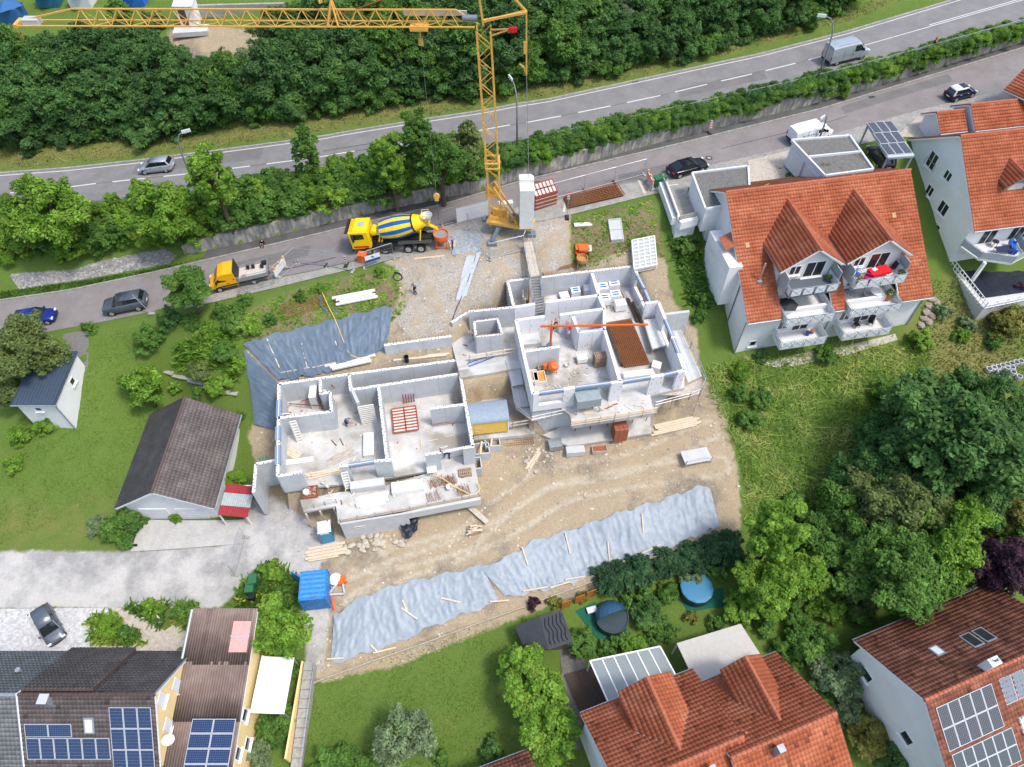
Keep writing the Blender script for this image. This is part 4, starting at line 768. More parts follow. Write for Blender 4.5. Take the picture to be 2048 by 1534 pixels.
t3=thing('annex_house','yellow annex under a low faded brown roof with solar panels and a satellite dish','house',(-26.4,8.6,-14.4));zz3=lambda z:z+14.4;HG2=t3
def z2(y):return zz3(-8.0-.178*(20.75-8.6-y))
S2=Vector((0,1,.178)).normalized();b=MB();cols=26
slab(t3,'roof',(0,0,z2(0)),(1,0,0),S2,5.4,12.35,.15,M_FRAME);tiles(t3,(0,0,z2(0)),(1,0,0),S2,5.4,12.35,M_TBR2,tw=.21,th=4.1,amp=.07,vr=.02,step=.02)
polywall(t3,'wall',[(5.2,.2,-.3),(5.2,12,-.3),(5.2,12,z2(12)-.15),(5.2,.2,z2(.2)-.15)],M_YELL,.25,(-1,0,0));polywall(t3,'wall',[(.2,.2,-.3),(5.0,.2,-.3),(5.0,.2,z2(.2)-.15),(.2,.2,z2(.2)-.15)],M_YELL,.25);polywall(t3,'wall',[(.2,12,-.3),(5.0,12,-.3),(5.0,12,z2(12)-.15),(.2,12,z2(12)-.15)][::-1],M_YELL,.25,(0,-1,0))
pvfield(t3,Vector((1.75,.2,z2(.2)+.16)),(1,0,0),S2,2,4,1.66,1.0)
slab(t3,'skylight',(3.6,9.0,z2(9)+.16),(1,0,0),S2,1.45,2.4,.1,mat('pink_corrugated',(.58,.33,.30),.4,var=.1));bar(t3,'skylight_bar',(3.55,10.2,z2(10.2)+.2),(5.1,10.2,z2(10.2)+.2),.05,M_PVF)
bar(t3,'gutter',(-.05,0,z2(0)+.05),(-.05,12.3,z2(12.3)+.05),.12,M_ZINC)
for y,z in((4.3,-11.2),(1.6,-11.5),(2.6,-13.2)):window(t3,(5.2,y,zz3(z)),(0,1,0),(1,0,0),1.0,1.1,1)
ds=thing('satellite_dish','white satellite dish between the two brown roofs','dish',(-25.9,11.3,z2(2.7)-14.4+.1));MB().tube([(0,0,-.2),(0,0,.8)],.03,6).build('mast',M_ZINC,ds);MB().lathe([(.03,0),(.25,.04),(.45,.12),(.46,.13),(.25,.06),(.0,.03)],20,(0,0,.9),(.5,-.55,.6)).build('dish',M_WPLAS,ds);MB().tube([(0,0,.8),(.45,-.5,1.0)],.02,5).build('arm',M_ZINC,ds)
aw=thing('awning','white awning beside the brown annex roof','awning',(-20.7,13.6,-13.9));slab(aw,'fabric',(-.1,0,3.1),(1,0,-.15),(0,1,0),2.6,4.4,.05,mat('white_awning',(.70,.70,.69),.8));MB().beam((-.05,0,3.2),(-.05,4.4,3.2),.14).build('cassette',M_FRAME,aw)
for y in(.1,4.3):MB().beam((2.4,y,-.2),(2.4,y,2.75),.06).build('post',M_GREYM,aw)
st=thing('garden_steps','grey stone steps and yellow parapet beside the white awning','steps',(-17.7,10.2,-14.3))
for i in range(11):MB().box((.35,.35+.72*i,.12+.07*i),(.85,.7,.5+.1*i)).build('step',M_COP,st)
MB().box((-.25,4.2,.7),(.16,7.5,1.9)).build('parapet',M_YELL,st);MB().tube([(.85,0,1.1),(.85,8.0,1.9)],.03,5).build('handrail',M_GREYM,st)
# H: semi-detached red house bottom right of the lawn
def frame2(O,ang):return(O[0],O[1])
aH=19.8;th_=R(aH+180)
hO=Vector((21.3,17.6));t=thing('red_roof_house','red tiled semi-detached house with two gabled dormers and small chimneys','house',(hO.x,hO.y,-14.8),th_);HH=t;zz=lambda z:z+14.8
gable(t,8.6,5.7,11.4,zz(-8.5),zz(-4.7),zz(-8.5),wf=.5,wb=.5,ws=.3,tm=M_TRED,base=-.3,dirt=.06);sH=3.8/5.7
dorm(t,3.8,-5.35,-6.9,1.75,-.1,sH,0,M_TRED,-8.5,M_WHITE,zz)
MB().box((5.3,6.4,zz(-4.6)),(.5,.5,1.6)).build('chimney',M_ZINC,t)
for x,y in((7.9,2.1),(7.6,2.9),(7.5,3.9),(6.6,4.6)):MB().lathe([(.14,0),(.1,.25),(.0,.3)],8,(x,y,zz(-8.5+sH*y)+.05)).build('vent_tile',M_RIDGE,t)
hO2=Vector((14.35,16.3));t4=thing('red_roof_neighbour','left half of the red tiled semi-detached house beside the glass pergola','house',(hO2.x,hO2.y,-14.8),th_);gable(t4,9.7,5.9,11.8,zz(-8.5),zz(-4.9),zz(-8.5),wf=.5,wb=.5,ws=.3,tm=M_TRED,base=-.3,dirt=.06);dorm(t4,4.5,-5.4,-6.8,2.2,-.15,3.6/5.9,0,M_TRED,-8.5,M_WHITE,zz);MB().box((3.2,7.0,zz(-5.0)),(.45,.45,1.5)).build('chimney',M_ZINC,t4)
p=P(1057,1500,-11.0);t=thing('red_garden_house','small red tiled roof at the lower end of the lawn','house',(p.x,p.y,-14.8),R(19+180));gable(t,6.5,2.4,4.8,3.8,5.3,3.8,wf=.3,wb=.3,ws=.2,tm=M_TOLD,base=-.3)
# I: house at the lower right
iO=Vector((28.0,18.7));aI=R(19.95);t=thing('rust_roof_house','white house with weathered rust-red roof, solar panels and open skylights','house',(0,0,-15.0),aI+math.pi);HI=t;zz=lambda z:z+15.0
LI=14.0;e=iO+Vector((math.cos(aI),math.sin(aI)))*LI;t.location=(e.x,e.y,-15.0)
gable(t,LI,5.9,11.8,zz(-9.0),zz(-5.0),zz(-9.0),wf=.6,wb=.6,ws=.5,tm=M_TOLD,base=-.3,dirt=.05)
sI=Vector((0,5.9,4.0)).normalized();sIb=Vector((0,-5.9,4.0)).normalized();NI=Vector((0,-4.0,5.9)).normalized();NIb=Vector((0,4.0,5.9)).normalized()
def fI(x,s):return Vector((x,0,zz(-9.0)))+sI*s+NI*.14
def bI(x,s):return Vector((x,11.8,zz(-9.0)))+sIb*s+NIb*.1
def sky_(p,U,S,w,h,open_=False):
 o2=slab(t,'skylight',p,U,S,w,h,.14,M_ZINC);N=Vector(U).normalized().cross(Vector(S).normalized());slab(t,'pane',p+Vector(U)*.12+Vector(S).normalized()*.12+N*.02,U,S,w-.24,h-.24,.02,M_GLASS if open_ else M_SHUT).parent=o2
sky_(fI(9.2,3.4),(1,0,0),sI,.8,1.0);sky_(fI(6.1,3.5),(1,0,0),sI,1.0,1.5,True);sky_(fI(4.9,3.5),(1,0,0),sI,1.0,1.5,True)
MB().box((8.0,5.5,zz(-4.7)),(.9,.6,1.7)).build('chimney',mat('white_chimney',(.7,.72,.74),.6),t);MB().tube([(8.0,5.5,zz(-3.9)),(8.0,5.5,zz(-3.3))],.09,8).build('chimney_pot',M_GREYM,t)
pvfield(t,bI(13.4,3.1),(-1,0,0),sIb,5,2,.98,1.62,m=M_PV)
for i in range(3):o2=slab(t,'solar_collector',bI(7.6-i*1.15,4.4),(-1,0,0),sIb,1.05,2.0,.1,M_PVF);slab(t,'collector_glass',bI(7.55-i*1.15,4.45)+NIb*.02,(-1,0,0),sIb,.95,1.9,.02,mat('collector_glass',(.17,.20,.23),.15,spec=.6,var=.1)).parent=o2
pvfield(t,bI(13.3,.3),(-1,0,0),sIb,6,2,.9,1.25,gap=.015,m=mat('slate_collector',(.07,.085,.095),.3,spec=.4));pvfield(t,bI(4.2,4.4),(-1,0,0),sIb,3,1,.98,1.62,m=M_PV);pvfield(t,bI(4.2,.9),(-1,0,0),sIb,3,2,.98,1.5,m=M_PV)
sky_(bI(7.0,2.0),Vector((-1,0,0)),sIb,1.1,1.2)
for z in(-11.8,):window(t,(LI-.5,8.0,zz(z)),(0,-1,0),(1,0,0),1.1,1.2,1);window(t,(LI-.5,3.0,zz(z)),(0,-1,0),(1,0,0),1.1,1.2,1)
# the two shells under construction
M_CW=mat('grey_concrete_wall',(0.44,0.465,0.485),0.9,col2=(0.54,0.56,0.575),vs=0.8,bump=0.1,bs=12);M_CS=mat('concrete_floor',(0.40,0.39,0.365),0.85,col2=(0.60,0.59,0.565),vs=0.45,bump=0.1,bs=10,wear=((0.31,0.285,0.24),0.28,0.53));M_BLK=mat('white_block_wall',(0.71,0.715,0.735),0.9,var=0.04,vs=2,bump=0.1,bs=8)
M_TOP=mat('pale_wall_top',(0.74,0.73,0.70),0.9,var=0.1,vs=9);M_TICK=mat('dark_tie',(.12,.11,.10),.9);M_RSB=mat('shutter_box',(.20,.26,.36),.7,var=.1,vs=4);M_GLUE=mat('tan_mortar',(.50,.34,.17),.9)
M_TIMB=mat('sawn_timber',(0.56,0.44,0.31),0.85,col2=(0.68,0.58,0.45),vs=5);M_TIMG=mat('weathered_timber',(0.40,0.35,0.29),0.9,col2=(0.55,0.50,0.43),vs=4);M_RUST=mat('rusty_steel',(.20,.065,.02),.85,col2=(.32,.13,.05),vs=7);M_PROP=mat('red_prop',(.25,.03,.02),.6,var=.2);M_FPAN=mat('white_form_panel',(.70,.67,.60),.7,var=.1,vs=3);M_FORM=mat('cream_frame',(.72,.70,.64),.6,var=.06);M_BLKD=mat('dark_opening',(.05,.05,.055),.9)
M_REDF=mat('red_steel_frame',(.36,.09,.065),.6,var=.1);M_ORNG=mat('orange_paint',(.72,.13,.02),.5,var=.06);M_YEL=mat('bucket_yellow',(.75,.55,.02),.5)
def wallseg(par,a,b,zt,h,m,th=.3,ticks=True,o=None,name='wall',ext=0.0):
 o=o if o is not None else par.location;A,B=P(*a,zt)-o,P(*b,zt)-o;d=(B-A).normalized();A=A-d*ext;B=B+d*ext;dn=Vector((0,0,-h/2))
 L=(B-A).length;n=Vector((-d.y,d.x,0));M3=Matrix((d,n,Vector((0,0,1)))).transposed();wo=MB().box((A+B)/2+dn,(L,th,h),M=M3).build(name,m,par)
 j=MB()
 for k in range(1,int(L/2.4)+1):
  for s in(-1,1):j.box(A+d*(k*2.4-1.0)+n*s*th/2+dn,(.03,.012,h-.02),M=M3)
 if j.v:j.build('element_joint',mat('joint_grey',(.33,.34,.35),.9),wo)  # darker grey joint lines between the wall elements
 if ticks:
  k=MB();k.box((A+B)/2+Vector((0,0,.012)),(L-.02,th-.02,.02),M=M3);k.build('wall_top',M_TOP,wo);q=MB();x=.2;rr=random.Random(int(L*100))
  while x<L-.1:
   s=rr.choice((-1,1));q.box(A+d*x+n*s*th*.28+Vector((0,0,.03)),(rr.uniform(.05,.1),th*.4,.03),M=M3);x+=rr.uniform(.22,.5)
  q.build('wall_tie',M_TICK,wo)['kind']='stuff'
 return wo
def lintel(par,a,b,zt,sill=None,m=M_RSB,w=.36,hh=.32):
 o=par.location;A,B=P(*a,zt)-o,P(*b,zt)-o;d=(B-A).normalized();n=Vector((-d.y,d.x,0));dn=Vector((0,0,-hh/2));M3=Matrix((d,n,Vector((0,0,1)))).transposed();L=(B-A).length
 x=MB().box((A+B)/2+dn,(L,w,hh),M=M3).build('shutter_box',m,par);MB().box((A+B)/2+Vector((0,0,.015)),(L*.96,.06,.03),M=M3).build('box_seam',M_TOP,x)
 if sill:MB().box((A+B)/2+Vector((0,0,sill/2-(zt-FU) if zt>-4 else sill/2-(zt-FL))),(L,.3,sill),M=M3).build('parapet',M_BLK if zt>-4 else M_CW,par)
 return x
ZT=FL+2.8;c=P(750,880,FL)
LB=thing('lower_shell_building','roofless grey concrete shell of the lower house with open rooms','building',c)
def fl(par,pts,z0,z1,m,name='floor_slab'):return MB().prism([(P(u,v,z1).x-par.location.x,P(u,v,z1).y-par.location.y) for u,v in pts],z0-par.location.z,z1-par.location.z).build(name,m,par)
def ft(u,v,zt,z):p=P(u,v,zt);return p
def flp(par,tops,zt,z0,z1,m,name='floor_slab'):
 return MB().prism([(p.x-par.location.x,p.y-par.location.y) for p in[P(u,v,zt) for u,v in tops]],z0-par.location.z,z1-par.location.z).build(name,m,par)
flp(LB,[(558,768),(915,719),(946,893),(772,925),(604,945),(555,951)],ZT,FL-.3,FL,M_CS)
fl(LB,[(600,1000),(674,985),(760,975),(948,918),(961,989),(800,1026),(676,1046),(672,1012),(607,1024)],FL-.3,FL-.02,M_CS,'terrace_slab')
for a,b in(((558,768),(700,748)),((700,748),(915,720)),((558,768),(555,952)),((556,836),(663,823)),((663,824),(660,784)),((660,784),(641,787)),((641,788),(640,758)),((699,780),(915,748)),((698,748),(701,779)),((757,774),(774,918)),((915,720),(946,893)),((860,817),(927,809)),((555,952),(604,944)),((748,922),(782,920)),((679,932),(697,930)),((850,909),(879,905)),((925,896),(948,892))):wallseg(LB,a,b,ZT,2.8,M_CW)
for a,b in(((700,770),(716,805)),):wallseg(LB,a,b,ZT,2.8,M_CW,ticks=False)
lintel(LB,(697,930),(748,922),ZT);lintel(LB,(879,905),(925,896),ZT-1.75,m=M_CW,hh=.95);lintel(LB,(879,905),(925,896),ZT-1.62,m=M_FRAME,hh=.1,w=.2)
for a,b in(((558,800),(557,833)),((556,852),(555.5,880)),((555.5,890),(555,928))):lintel(LB,a,b,ZT+.06,w=.5,hh=.3)
q0,q1,q2=P(680,1046,FL),P(815,1024,FL),P(961,996,FL)
for a,b,hgt in((q0,q1,3.0),(q1,q2,1.0)):
 A,B=a-c,b-c;d=(B-A).normalized();n=Vector((-d.y,d.x,0));M3=Matrix((d,n,Vector((0,0,1)))).transposed();MB().box((A+B)/2+Vector((0,0,-hgt/2-.02)),((B-A).length,.3,hgt),M=M3).build('basement_wall',M_CONC,LB)
d=(q1-q0).normalized();n=Vector((d.y,-d.x,0));MB().box(q0-c+d*1.6+n*.16+Vector((0,0,-1.1)),(.95,.06,.3),M=Matrix((d,n,Vector((0,0,1)))).transposed()).build('slot_window',M_FRAME,LB);MB().box(q0-c+d*1.6+n*.18+Vector((0,0,-1.02)),(.9,.05,.1),M=Matrix((d,n,Vector((0,0,1)))).transposed()).build('slot_pane',M_BLKD,LB)
for u,v in((612,1028),(640,1022),(668,1016)):p=P(u,v,FL-.3)-c;MB().beam(p,p+Vector((0,0,-3.0)),.14).build('timber_post',M_TIMB,LB)
wallseg(LB,(512,928),(552,920),-6.7,4.0,M_CW);wallseg(LB,(512,928),(507,985),-6.7,4.2,M_CW)
# upper shell
ZU=FU+2.75;c2=P(1180,720,FU);UB_=thing('upper_shell_building','roofless white block shell of the upper house with open rooms and balcony slab','building',c2)
flp(UB_,[(1015,562),(1268,533),(1300,602),(1318,608),(1369,740),(1065,786),(1044,702),(1031,640),(1026,612)],ZU,FU-.3,FU,M_CS)
flp(UB_,[(897,650),(937,623),(1030,614),(1046,712),(919,733)],ZU-1.0,FU-.3,FU-.01,M_CS)
for a,b,m in(((1015,562),(1058,557),M_CW),((1083,554),(1268,532),M_CW),((1015,562),(1027,612),M_CW),((937,623),(1029,614),M_CW),((1268,533),(1275,549),M_CW)):wallseg(UB_,a,b,ZU,2.75,m)
for a,b in(((1029,614),(1070,607)),((1091,604),(1198,590)),((1032,640),(1089,632)),((1120,629),(1209,617)),((1032,640),(1066,787)),((1184,546),(1198,590)),((1197,590),(1209,617)),((1146,633),(1158,664)),((1158,664),(1209,658)),((1209,618),(1209,658)),((1209,658),(1240,762)),((1291,606),(1317,603)),((1317,603),(1331,638)),((1345,672),(1369,740))):wallseg(UB_,a,b,ZU,2.75,M_BLK,ticks=False)
wallseg(UB_,(1048,703),(1119,693),ZU,2.75,M_CW)
wallseg(UB_,(937,623),(903,645),ZU-1.2,1.6,M_CW)
for a,b in(((1275,549),(1289,576)),((1290,579),(1300,602)),((1331,638),(1345,672)),((1346,676),(1358,706))):lintel(UB_,a,b,ZU+.03,sill=1.0)
for a,b in(((1066,787),(1078,785)),((1127,778),(1150,774)),((1222,765),(1246,762)),((1301,753),(1328,749)),((1355,743),(1369,740))):wallseg(UB_,a,b,ZU,2.75,M_BLK,ticks=False)
lintel(UB_,(1078,785),(1127,778),ZU,sill=.9);lintel(UB_,(1150,774),(1222,765),ZU);lintel(UB_,(1246,762),(1301,753),ZU);lintel(UB_,(1328,749),(1355,743),ZU)
q=MB();rr=random.Random(5)
def patchrow(a,b,zt,n,side):
 A,B=P(*a,zt)-c2,P(*b,zt)-c2;d=(B-A).normalized();nr=Vector((-d.y,d.x,0))*side;M3=Matrix((d,nr,Vector((0,0,1)))).transposed();L=(B-A).length
 for i in range(n):q.box(A+d*rr.uniform(.1,L-.1)+nr*.152+Vector((0,0,-rr.uniform(.2,2.5))),(.07,.01,rr.uniform(.15,.3)),M=M3)
patchrow((1291,606),(1317,603),ZU,14,-1);patchrow((1127,778),(1150,774),ZU,6,-1);patchrow((1222,765),(1246,762),ZU,6,-1);patchrow((1301,753),(1328,749),ZU,8,-1);patchrow((1355,743),(1369,740),ZU,6,-1);patchrow((1158,664),(1209,658),ZU,12,-1);patchrow((1345,672),(1369,740),ZU,14,1);patchrow((1120,629),(1209,617),ZU,10,-1);patchrow((1032,640),(1089,632),ZU,6,-1);patchrow((1091,604),(1198,590),ZU,6,-1)
q.build('mortar_patch',M_GLUE,UB_)['kind']='stuff'
for a,b in(((948,643),(995,637)),((952,673),(1004,668)),((948,643),(952,673)),((995,637),(1004,668))):wallseg(UB_,a,b,ZU-.2,2.6,M_CW,th=.25)
fl(UB_,[(1066,812),(1110,806),(1140,830),(1145,853),(1310,828),(1300,790),(1369,775),(1369,750),(1066,795)],FU-.35,FU-.02,M_CS,'balcony_slab')
fl(UB_,[(1085,870),(1130,850),(1300,820),(1303,866),(1137,892)],FL-.8,FL-.5,M_CS,'lower_slab')
for u,v in((1150,862),(1180,858),(1214,852),(1264,846),(1292,841)):p=P(u,v,FL-.5)-c2;MB().tube([p,p+Vector((.15,.1,3.1))],.04,6).build('prop',M_PROP,UB_)
flp(UB_,[(1066,787),(1369,740),(1365,731),(1062,775)],ZU,FL-.9,FU-.35,M_CW,'lower_wall')
a,b,d_=P(1224,884,FL-.5),P(1250,880,FL-.5),P(1226,862,FL-.5)
t=thing('brick_stack','stack of red hollow bricks standing under the balcony slab','bricks',(P(1237,872,FL-.5).x,P(1237,872,FL-.5).y,FL-.5),R(8));MBK=mat('red_brick',(.33,.11,.06),.85,var=.2,vs=6);bme=MB().box((0,0,.12),(.42,.3,.23)).mesh('brick',MBK)
for i in range(3):
 for j in range(4):
  for k in range(8):inst('brick',bme,t,(-.44+.44*i+random.uniform(-.01,.01),-.5+.32*j,.24*k))
t=thing('rear_retaining_wall','grey concrete wall with rusty starter bars behind the lower shell','wall',P(835,690,-5));wallseg(t,(768,690),(903,672),-3.6,4.0,M_CW)
w=thing('retaining_wall_stub','short grey concrete retaining wall standing out beside the scaffold deck','wall',P(1355,625,FU));wallseg(w,(1331,628),(1379,622),FU+2.2,5.0,M_CW,ticks=False)
fl(UB_,[(930,755),(1035,740),(1065,815),(1070,868),(948,880)],FL-.5,FL-.03,M_CS,'courtyard_slab');wallseg(UB_,(917,738),(1030,722),FU,3.0,M_CW,ticks=False)
gw=thing('scaffold_gangway','grey scaffold gangway of decks and rails beside the white block wall','scaffold',P(1035,770,FU-.6))
def deck(par,pts,z,m=M_CONC,n=2,name='deck_board'):
 o=par.location;q=[P(u,v,z)-o for u,v in pts]
 for i in range(n):
  a,b=i/n,(i+1)/n-.01;p0,p1=q[0].lerp(q[1],a),q[0].lerp(q[1],b);p3,p2=q[3].lerp(q[2],a),q[3].lerp(q[2],b);MB().prism([(p.x,p.y) for p in(p0,p1,p2,p3)],z-o.z-.08,z-o.z).build(name,m,par)
def rails(par,pts,z,hs=(.5,1.0),m=M_STEEL,w=.075,posts=2.0,flat=False,pm=None):
 o=par.location;q=[P(u,v,z)-o for u,v in pts]
 for a,b in zip(q[:-1],q[1:]):
  for h in hs:
   if flat:MB().beam(a+Vector((0,0,h)),b+Vector((0,0,h)),.14,.04,up=(0,0,1)).build('rail',m,par)
   else:MB().tube([a+Vector((0,0,h)),b+Vector((0,0,h))],w/2,6).build('rail',m,par)
  L=(b-a).length;n=max(1,round(L/posts))
  for i in range(n+1):p=a.lerp(b,i/n);MB().tube([p+Vector((0,0,-.15)),p+Vector((0,0,hs[-1]+.1))],.04,5).build('post',pm or M_STEEL,par)
deck(gw,[(1016,732),(1040,729),(1047,768),(1023,772)],FU-.3);deck(gw,[(1024,773),(1048,770),(1058,812),(1030,815)],FU-.9);deck(gw,[(1030,816),(1062,808),(1095,812),(1090,838),(1058,838),(1038,826)][:4],FU-1.2,n=2)
deck(gw,[(1040,822),(1140,802),(1143,822),(1065,842)],FU-1.25,M_TIMG,3);rails(gw,[(1011,735),(1022,775),(1031,822),(1062,846),(1143,828)],FU-1.0)
for u,v in((1062,846),(1100,838),(1143,828)):p=P(u,v,FU-1.2)-gw.location;MB().tube([p,p+Vector((0,0,-2.6))],.03,5).build('standard',M_STEEL,gw)
sc=thing('right_scaffold','scaffold deck with double steel rails wrapping the right side of the white block shell','scaffold',P(1380,720,FU-.4))
deck(sc,[(1335,655),(1358,650),(1404,752),(1376,765)],FU-.4,M_CONC,3);deck(sc,[(1295,790),(1372,772),(1404,757),(1398,790),(1370,800),(1306,812)][:4],FU-.45,M_TIMG,3)
rails(sc,[(1356,645),(1380,697),(1409,765),(1398,790),(1378,798),(1308,816)],FU-.4,(.5,.95))
for u,v in((1358,652),(1380,702),(1408,768),(1398,792),(1310,818)):p=P(u,v,FU-.4)-sc.location;MB().tube([p,p+Vector((0,0,-4.2))],.03,5).build('standard',M_STEEL,sc)
br=thing('balcony_guard_rail','timber and steel guard rail along the edge of the white balcony slab','railing',P(1220,840,FU));rails(br,[(1141,855),(1228,842),(1312,828)],FU,(.35,.7,1.05),M_TIMB,flat=True,posts=1.5)
br=thing('timber_guard_rail','timber guard rail across the landing above the stairs with the blue ladder','railing',P(980,715,FU));rails(br,[(940,724),(1040,708)],FU,(.5,1.0),M_TIMB,flat=True,posts=1.8)
br=thing('long_timber_rail','weathered timber guard rail on posts below the yellow site trailer','railing',P(1000,862,FL));rails(br,[(950,868),(1025,856),(1062,850)],FL+.4,(.4,.9),M_TIMG,flat=True,posts=1.4)
br=thing('terrace_edge_formwork','long edge formwork of brown boards and steel clamps on the front terrace','formwork',P(800,1025,FL));rails(br,[(682,1044),(820,1020),(958,992)],FL,(.12,.3,.5),M_TIMG,flat=True,posts=1.6,pm=M_TICK)
br=thing('terrace_side_railing','thin rebar-like railing on the left terrace edge by the brick debris','railing',P(640,1015,FL));rails(br,[(607,1020),(674,1006)],FL,(.3,.6),M_STEEL,w=.03,posts=1.2)
stx=thing('steel_stair','steel site stair running from the gravel down into the white block shell','stairs',P(1065,560,-3.0));A0,A1=P(1059,556,-1.2)-stx.location,P(1081,553,-1.2)-stx.location;B0,B1=P(1071,634,FU)-stx.location,P(1089,631,FU)-stx.location
for i in range(15):
 k=i/14;p,q_=A0.lerp(B0,k),A1.lerp(B1,k);MB().beam(p,q_,.04,.26,up=(0,0,1)).build('tread',M_STEEL,stx)
for a,b in((A0,B0),(A1,B1)):MB().beam(a,b,.2,.06).build('stringer',M_STEEL,stx);MB().tube([a+Vector((0,0,1)),b+Vector((0,0,1))],.03,6).build('handrail',M_STEEL,stx);[MB().tube([a.lerp(b,k),a.lerp(b,k)+Vector((0,0,1))],.025,5).build('post',M_STEEL,stx) for k in(.05,.35,.65,.95)]
rp=thing('boarded_ramp','narrow boarded ramp with steel rails leading to the site stair','ramp',P(1065,525,-.6));q=[P(1047,485,.1)-rp.location,P(1064,482,.1)-rp.location,P(1080,552,-1.2)-rp.location,P(1060,556,-1.2)-rp.location]
for i in range(3):a,b=i/3,(i+1)/3-.02;MB().add([q[0].lerp(q[1],a),q[0].lerp(q[1],b),q[3].lerp(q[2],b),q[3].lerp(q[2],a)],[[3,2,1,0]]).build('board',M_TIMG,rp)
for a,b in((q[0],q[3]),(q[1],q[2])):MB().tube([a+Vector((0,0,.9)),b+Vector((0,0,.9))],.03,5).build('rail',M_STEEL,rp);[MB().tube([a.lerp(b,k)+Vector((0,0,-.1)),a.lerp(b,k)+Vector((0,0,.9))],.025,5).build('post',M_STEEL,rp) for k in(0,.33,.66,1)]
tr=thing('site_trailer','site trailer with curved blue-grey roof and yellow side between the two shells','trailer',P(978,850,FL),R(7.5));W_,D_=3.55,2.3
MB().box((0,0,1.25),(W_,D_,1.9)).build('body',mat('trailer_yellow',(.78,.50,.10),.6,var=.04),tr);b=MB();n=12
for i in range(n):
 a0_,a1_=math.pi*i/n,math.pi*(i+1)/n;f=lambda a:(-math.cos(a)*(D_/2+.1),2.2+.55*math.sin(a))
 y0_,z0_=f(a0_);y1_,z1_=f(a1_);b.quad((-W_/2-.1,y0_,z0_),(W_/2+.1,y0_,z0_),(W_/2+.1,y1_,z1_),(-W_/2-.1,y1_,z1_))
b.add([(-W_/2-.1,-math.cos(math.pi*i/n)*(D_/2+.1),2.2+.55*math.sin(math.pi*i/n)) for i in range(n+1)],[list(range(n+1))]);b.add([(W_/2+.1,-math.cos(math.pi*i/n)*(D_/2+.1),2.2+.55*math.sin(math.pi*i/n)) for i in range(n+1)],[list(reversed(range(n+1)))])
b.build('roof',mat('trailer_roof',(.26,.32,.38),.5,var=.08),tr)
for x in(-W_/2,W_/2):MB().beam((x,-D_/2-.02,.3),(x,-D_/2-.02,2.2),.1).build('corner_post',M_FRAME,tr)
for x in(-.9,.9):MB().lathe([(.05,-.12),(.3,-.12),(.3,.12),(.05,.12)],14,(x,-.8,.3),(0,1,0)).build('wheel',M_BLACKP,tr)
rr=random.Random(77)
for par,zz_,quads,nm in((LB,FL,[((570,790),(650,830)),((600,860),(740,920)),((790,790),(910,900)),((700,800),(750,850)),((620,960),(740,1010)),((780,950),(940,990))],'lower'),(UB_,FU,[((1050,720),(1220,780)),((1100,650),(1150,700)),((1200,600),(1300,660)),((1240,740),(1350,760)),((920,660),(1020,720)),((1150,800),(1300,830))],'upper')):
 q=MB()
 for i in range(150):
  (u0,v0),(u1,v1)=rr.choice(quads);p=P(rr.uniform(u0,u1),rr.uniform(v0,v1),zz_)-par.location;l=rr.choice((.08,.12,.2,.5,.9));q.mi=rr.choice((0,0,1,2,3));q.box(p+Vector((0,0,.04)),(l,.09,.06),rz=rr.random()*3.1)
 q.build('floor_debris',[M_TIMB,M_TIMG,M_RUST,M_FORM],par)['kind']='stuff'
q=MB()
for a,b,zt in(((948,643),(995,637),ZU-.2),((937,623),(1029,614),ZU),((952,673),(1004,668),ZU-.2),((768,690),(903,672),-3.6)):
 for i in range(22):p=P(a[0]+(b[0]-a[0])*i/21,a[1]+(b[1]-a[1])*i/21,zt)-UB_.location;q.beam(p,p+Vector((0,0,.55)),.02)
q.build('starter_bars',M_RUST,UB_)['kind']='stuff'
for u,v,lab in((964,905,'grey precast light well beside the concrete shell with a plank across'),(948,935,'lower grey precast light well wrapped in plastic sheet'),(985,890,'square grey precast light well nearest the yellow trailer')):
 p=P(u,v,-9.0);t=thing('light_well',lab,'light well',(p.x,p.y,-9.6),R(8))
 for x,y,sx,sy in((-.7,0,.1,1.2),(.7,0,.1,1.2),(0,-.6,1.5,.1),(0,.6,1.5,.1)):MB().box((x,y,.7),(sx,sy,1.4)).build('side',M_CW,t)
 MB().box((0,0,.3),(1.3,1.1,.02)).build('bottom',mat('sand_bottom',(.42,.34,.22),.9),t);MB().beam((-.2,-.7,1.45),(.1,.75,1.45),.18,.06).build('plank',M_TIMB,t)
 # vehicles
def paint(name,c,metal=.3,rough=.28):return mat(name,c,rough,metal=metal,spec=.5)
M_TYRE=mat('tyre_rubber',(.018,.018,.018),.85);M_RIMS=mat('alloy_rim',(.5,.51,.53),.35,metal=.7);M_CGL=mat('car_glass',(.012,.016,.018),.06,spec=.8);M_TAIL=mat('tail_lamp',(.45,.008,.012),.25);M_HEAD=mat('head_lamp',(.75,.78,.8),.15);M_PLATE=mat('number_plate',(.75,.75,.72),.5);M_TRIM=mat('black_trim',(.025,.025,.027),.6)
def orient(o,f,r,W,flip=False):
 """set a vehicle by the ground points of the front and rear wheel on the side that faces the camera"""
 f,r=Vector(f),Vector(r);h=(f-r).normalized();side=Vector((-h.y,h.x,0)).normalized()
 if side.y<0:side=-side
 c=(f+r)/2+side*W/2;y=Vector((-h.y,h.x,0)).normalized();z=h.cross(y)
 M=Matrix((h,y,z)).transposed().to_4x4();M.translation=c;o.matrix_world=M;return o
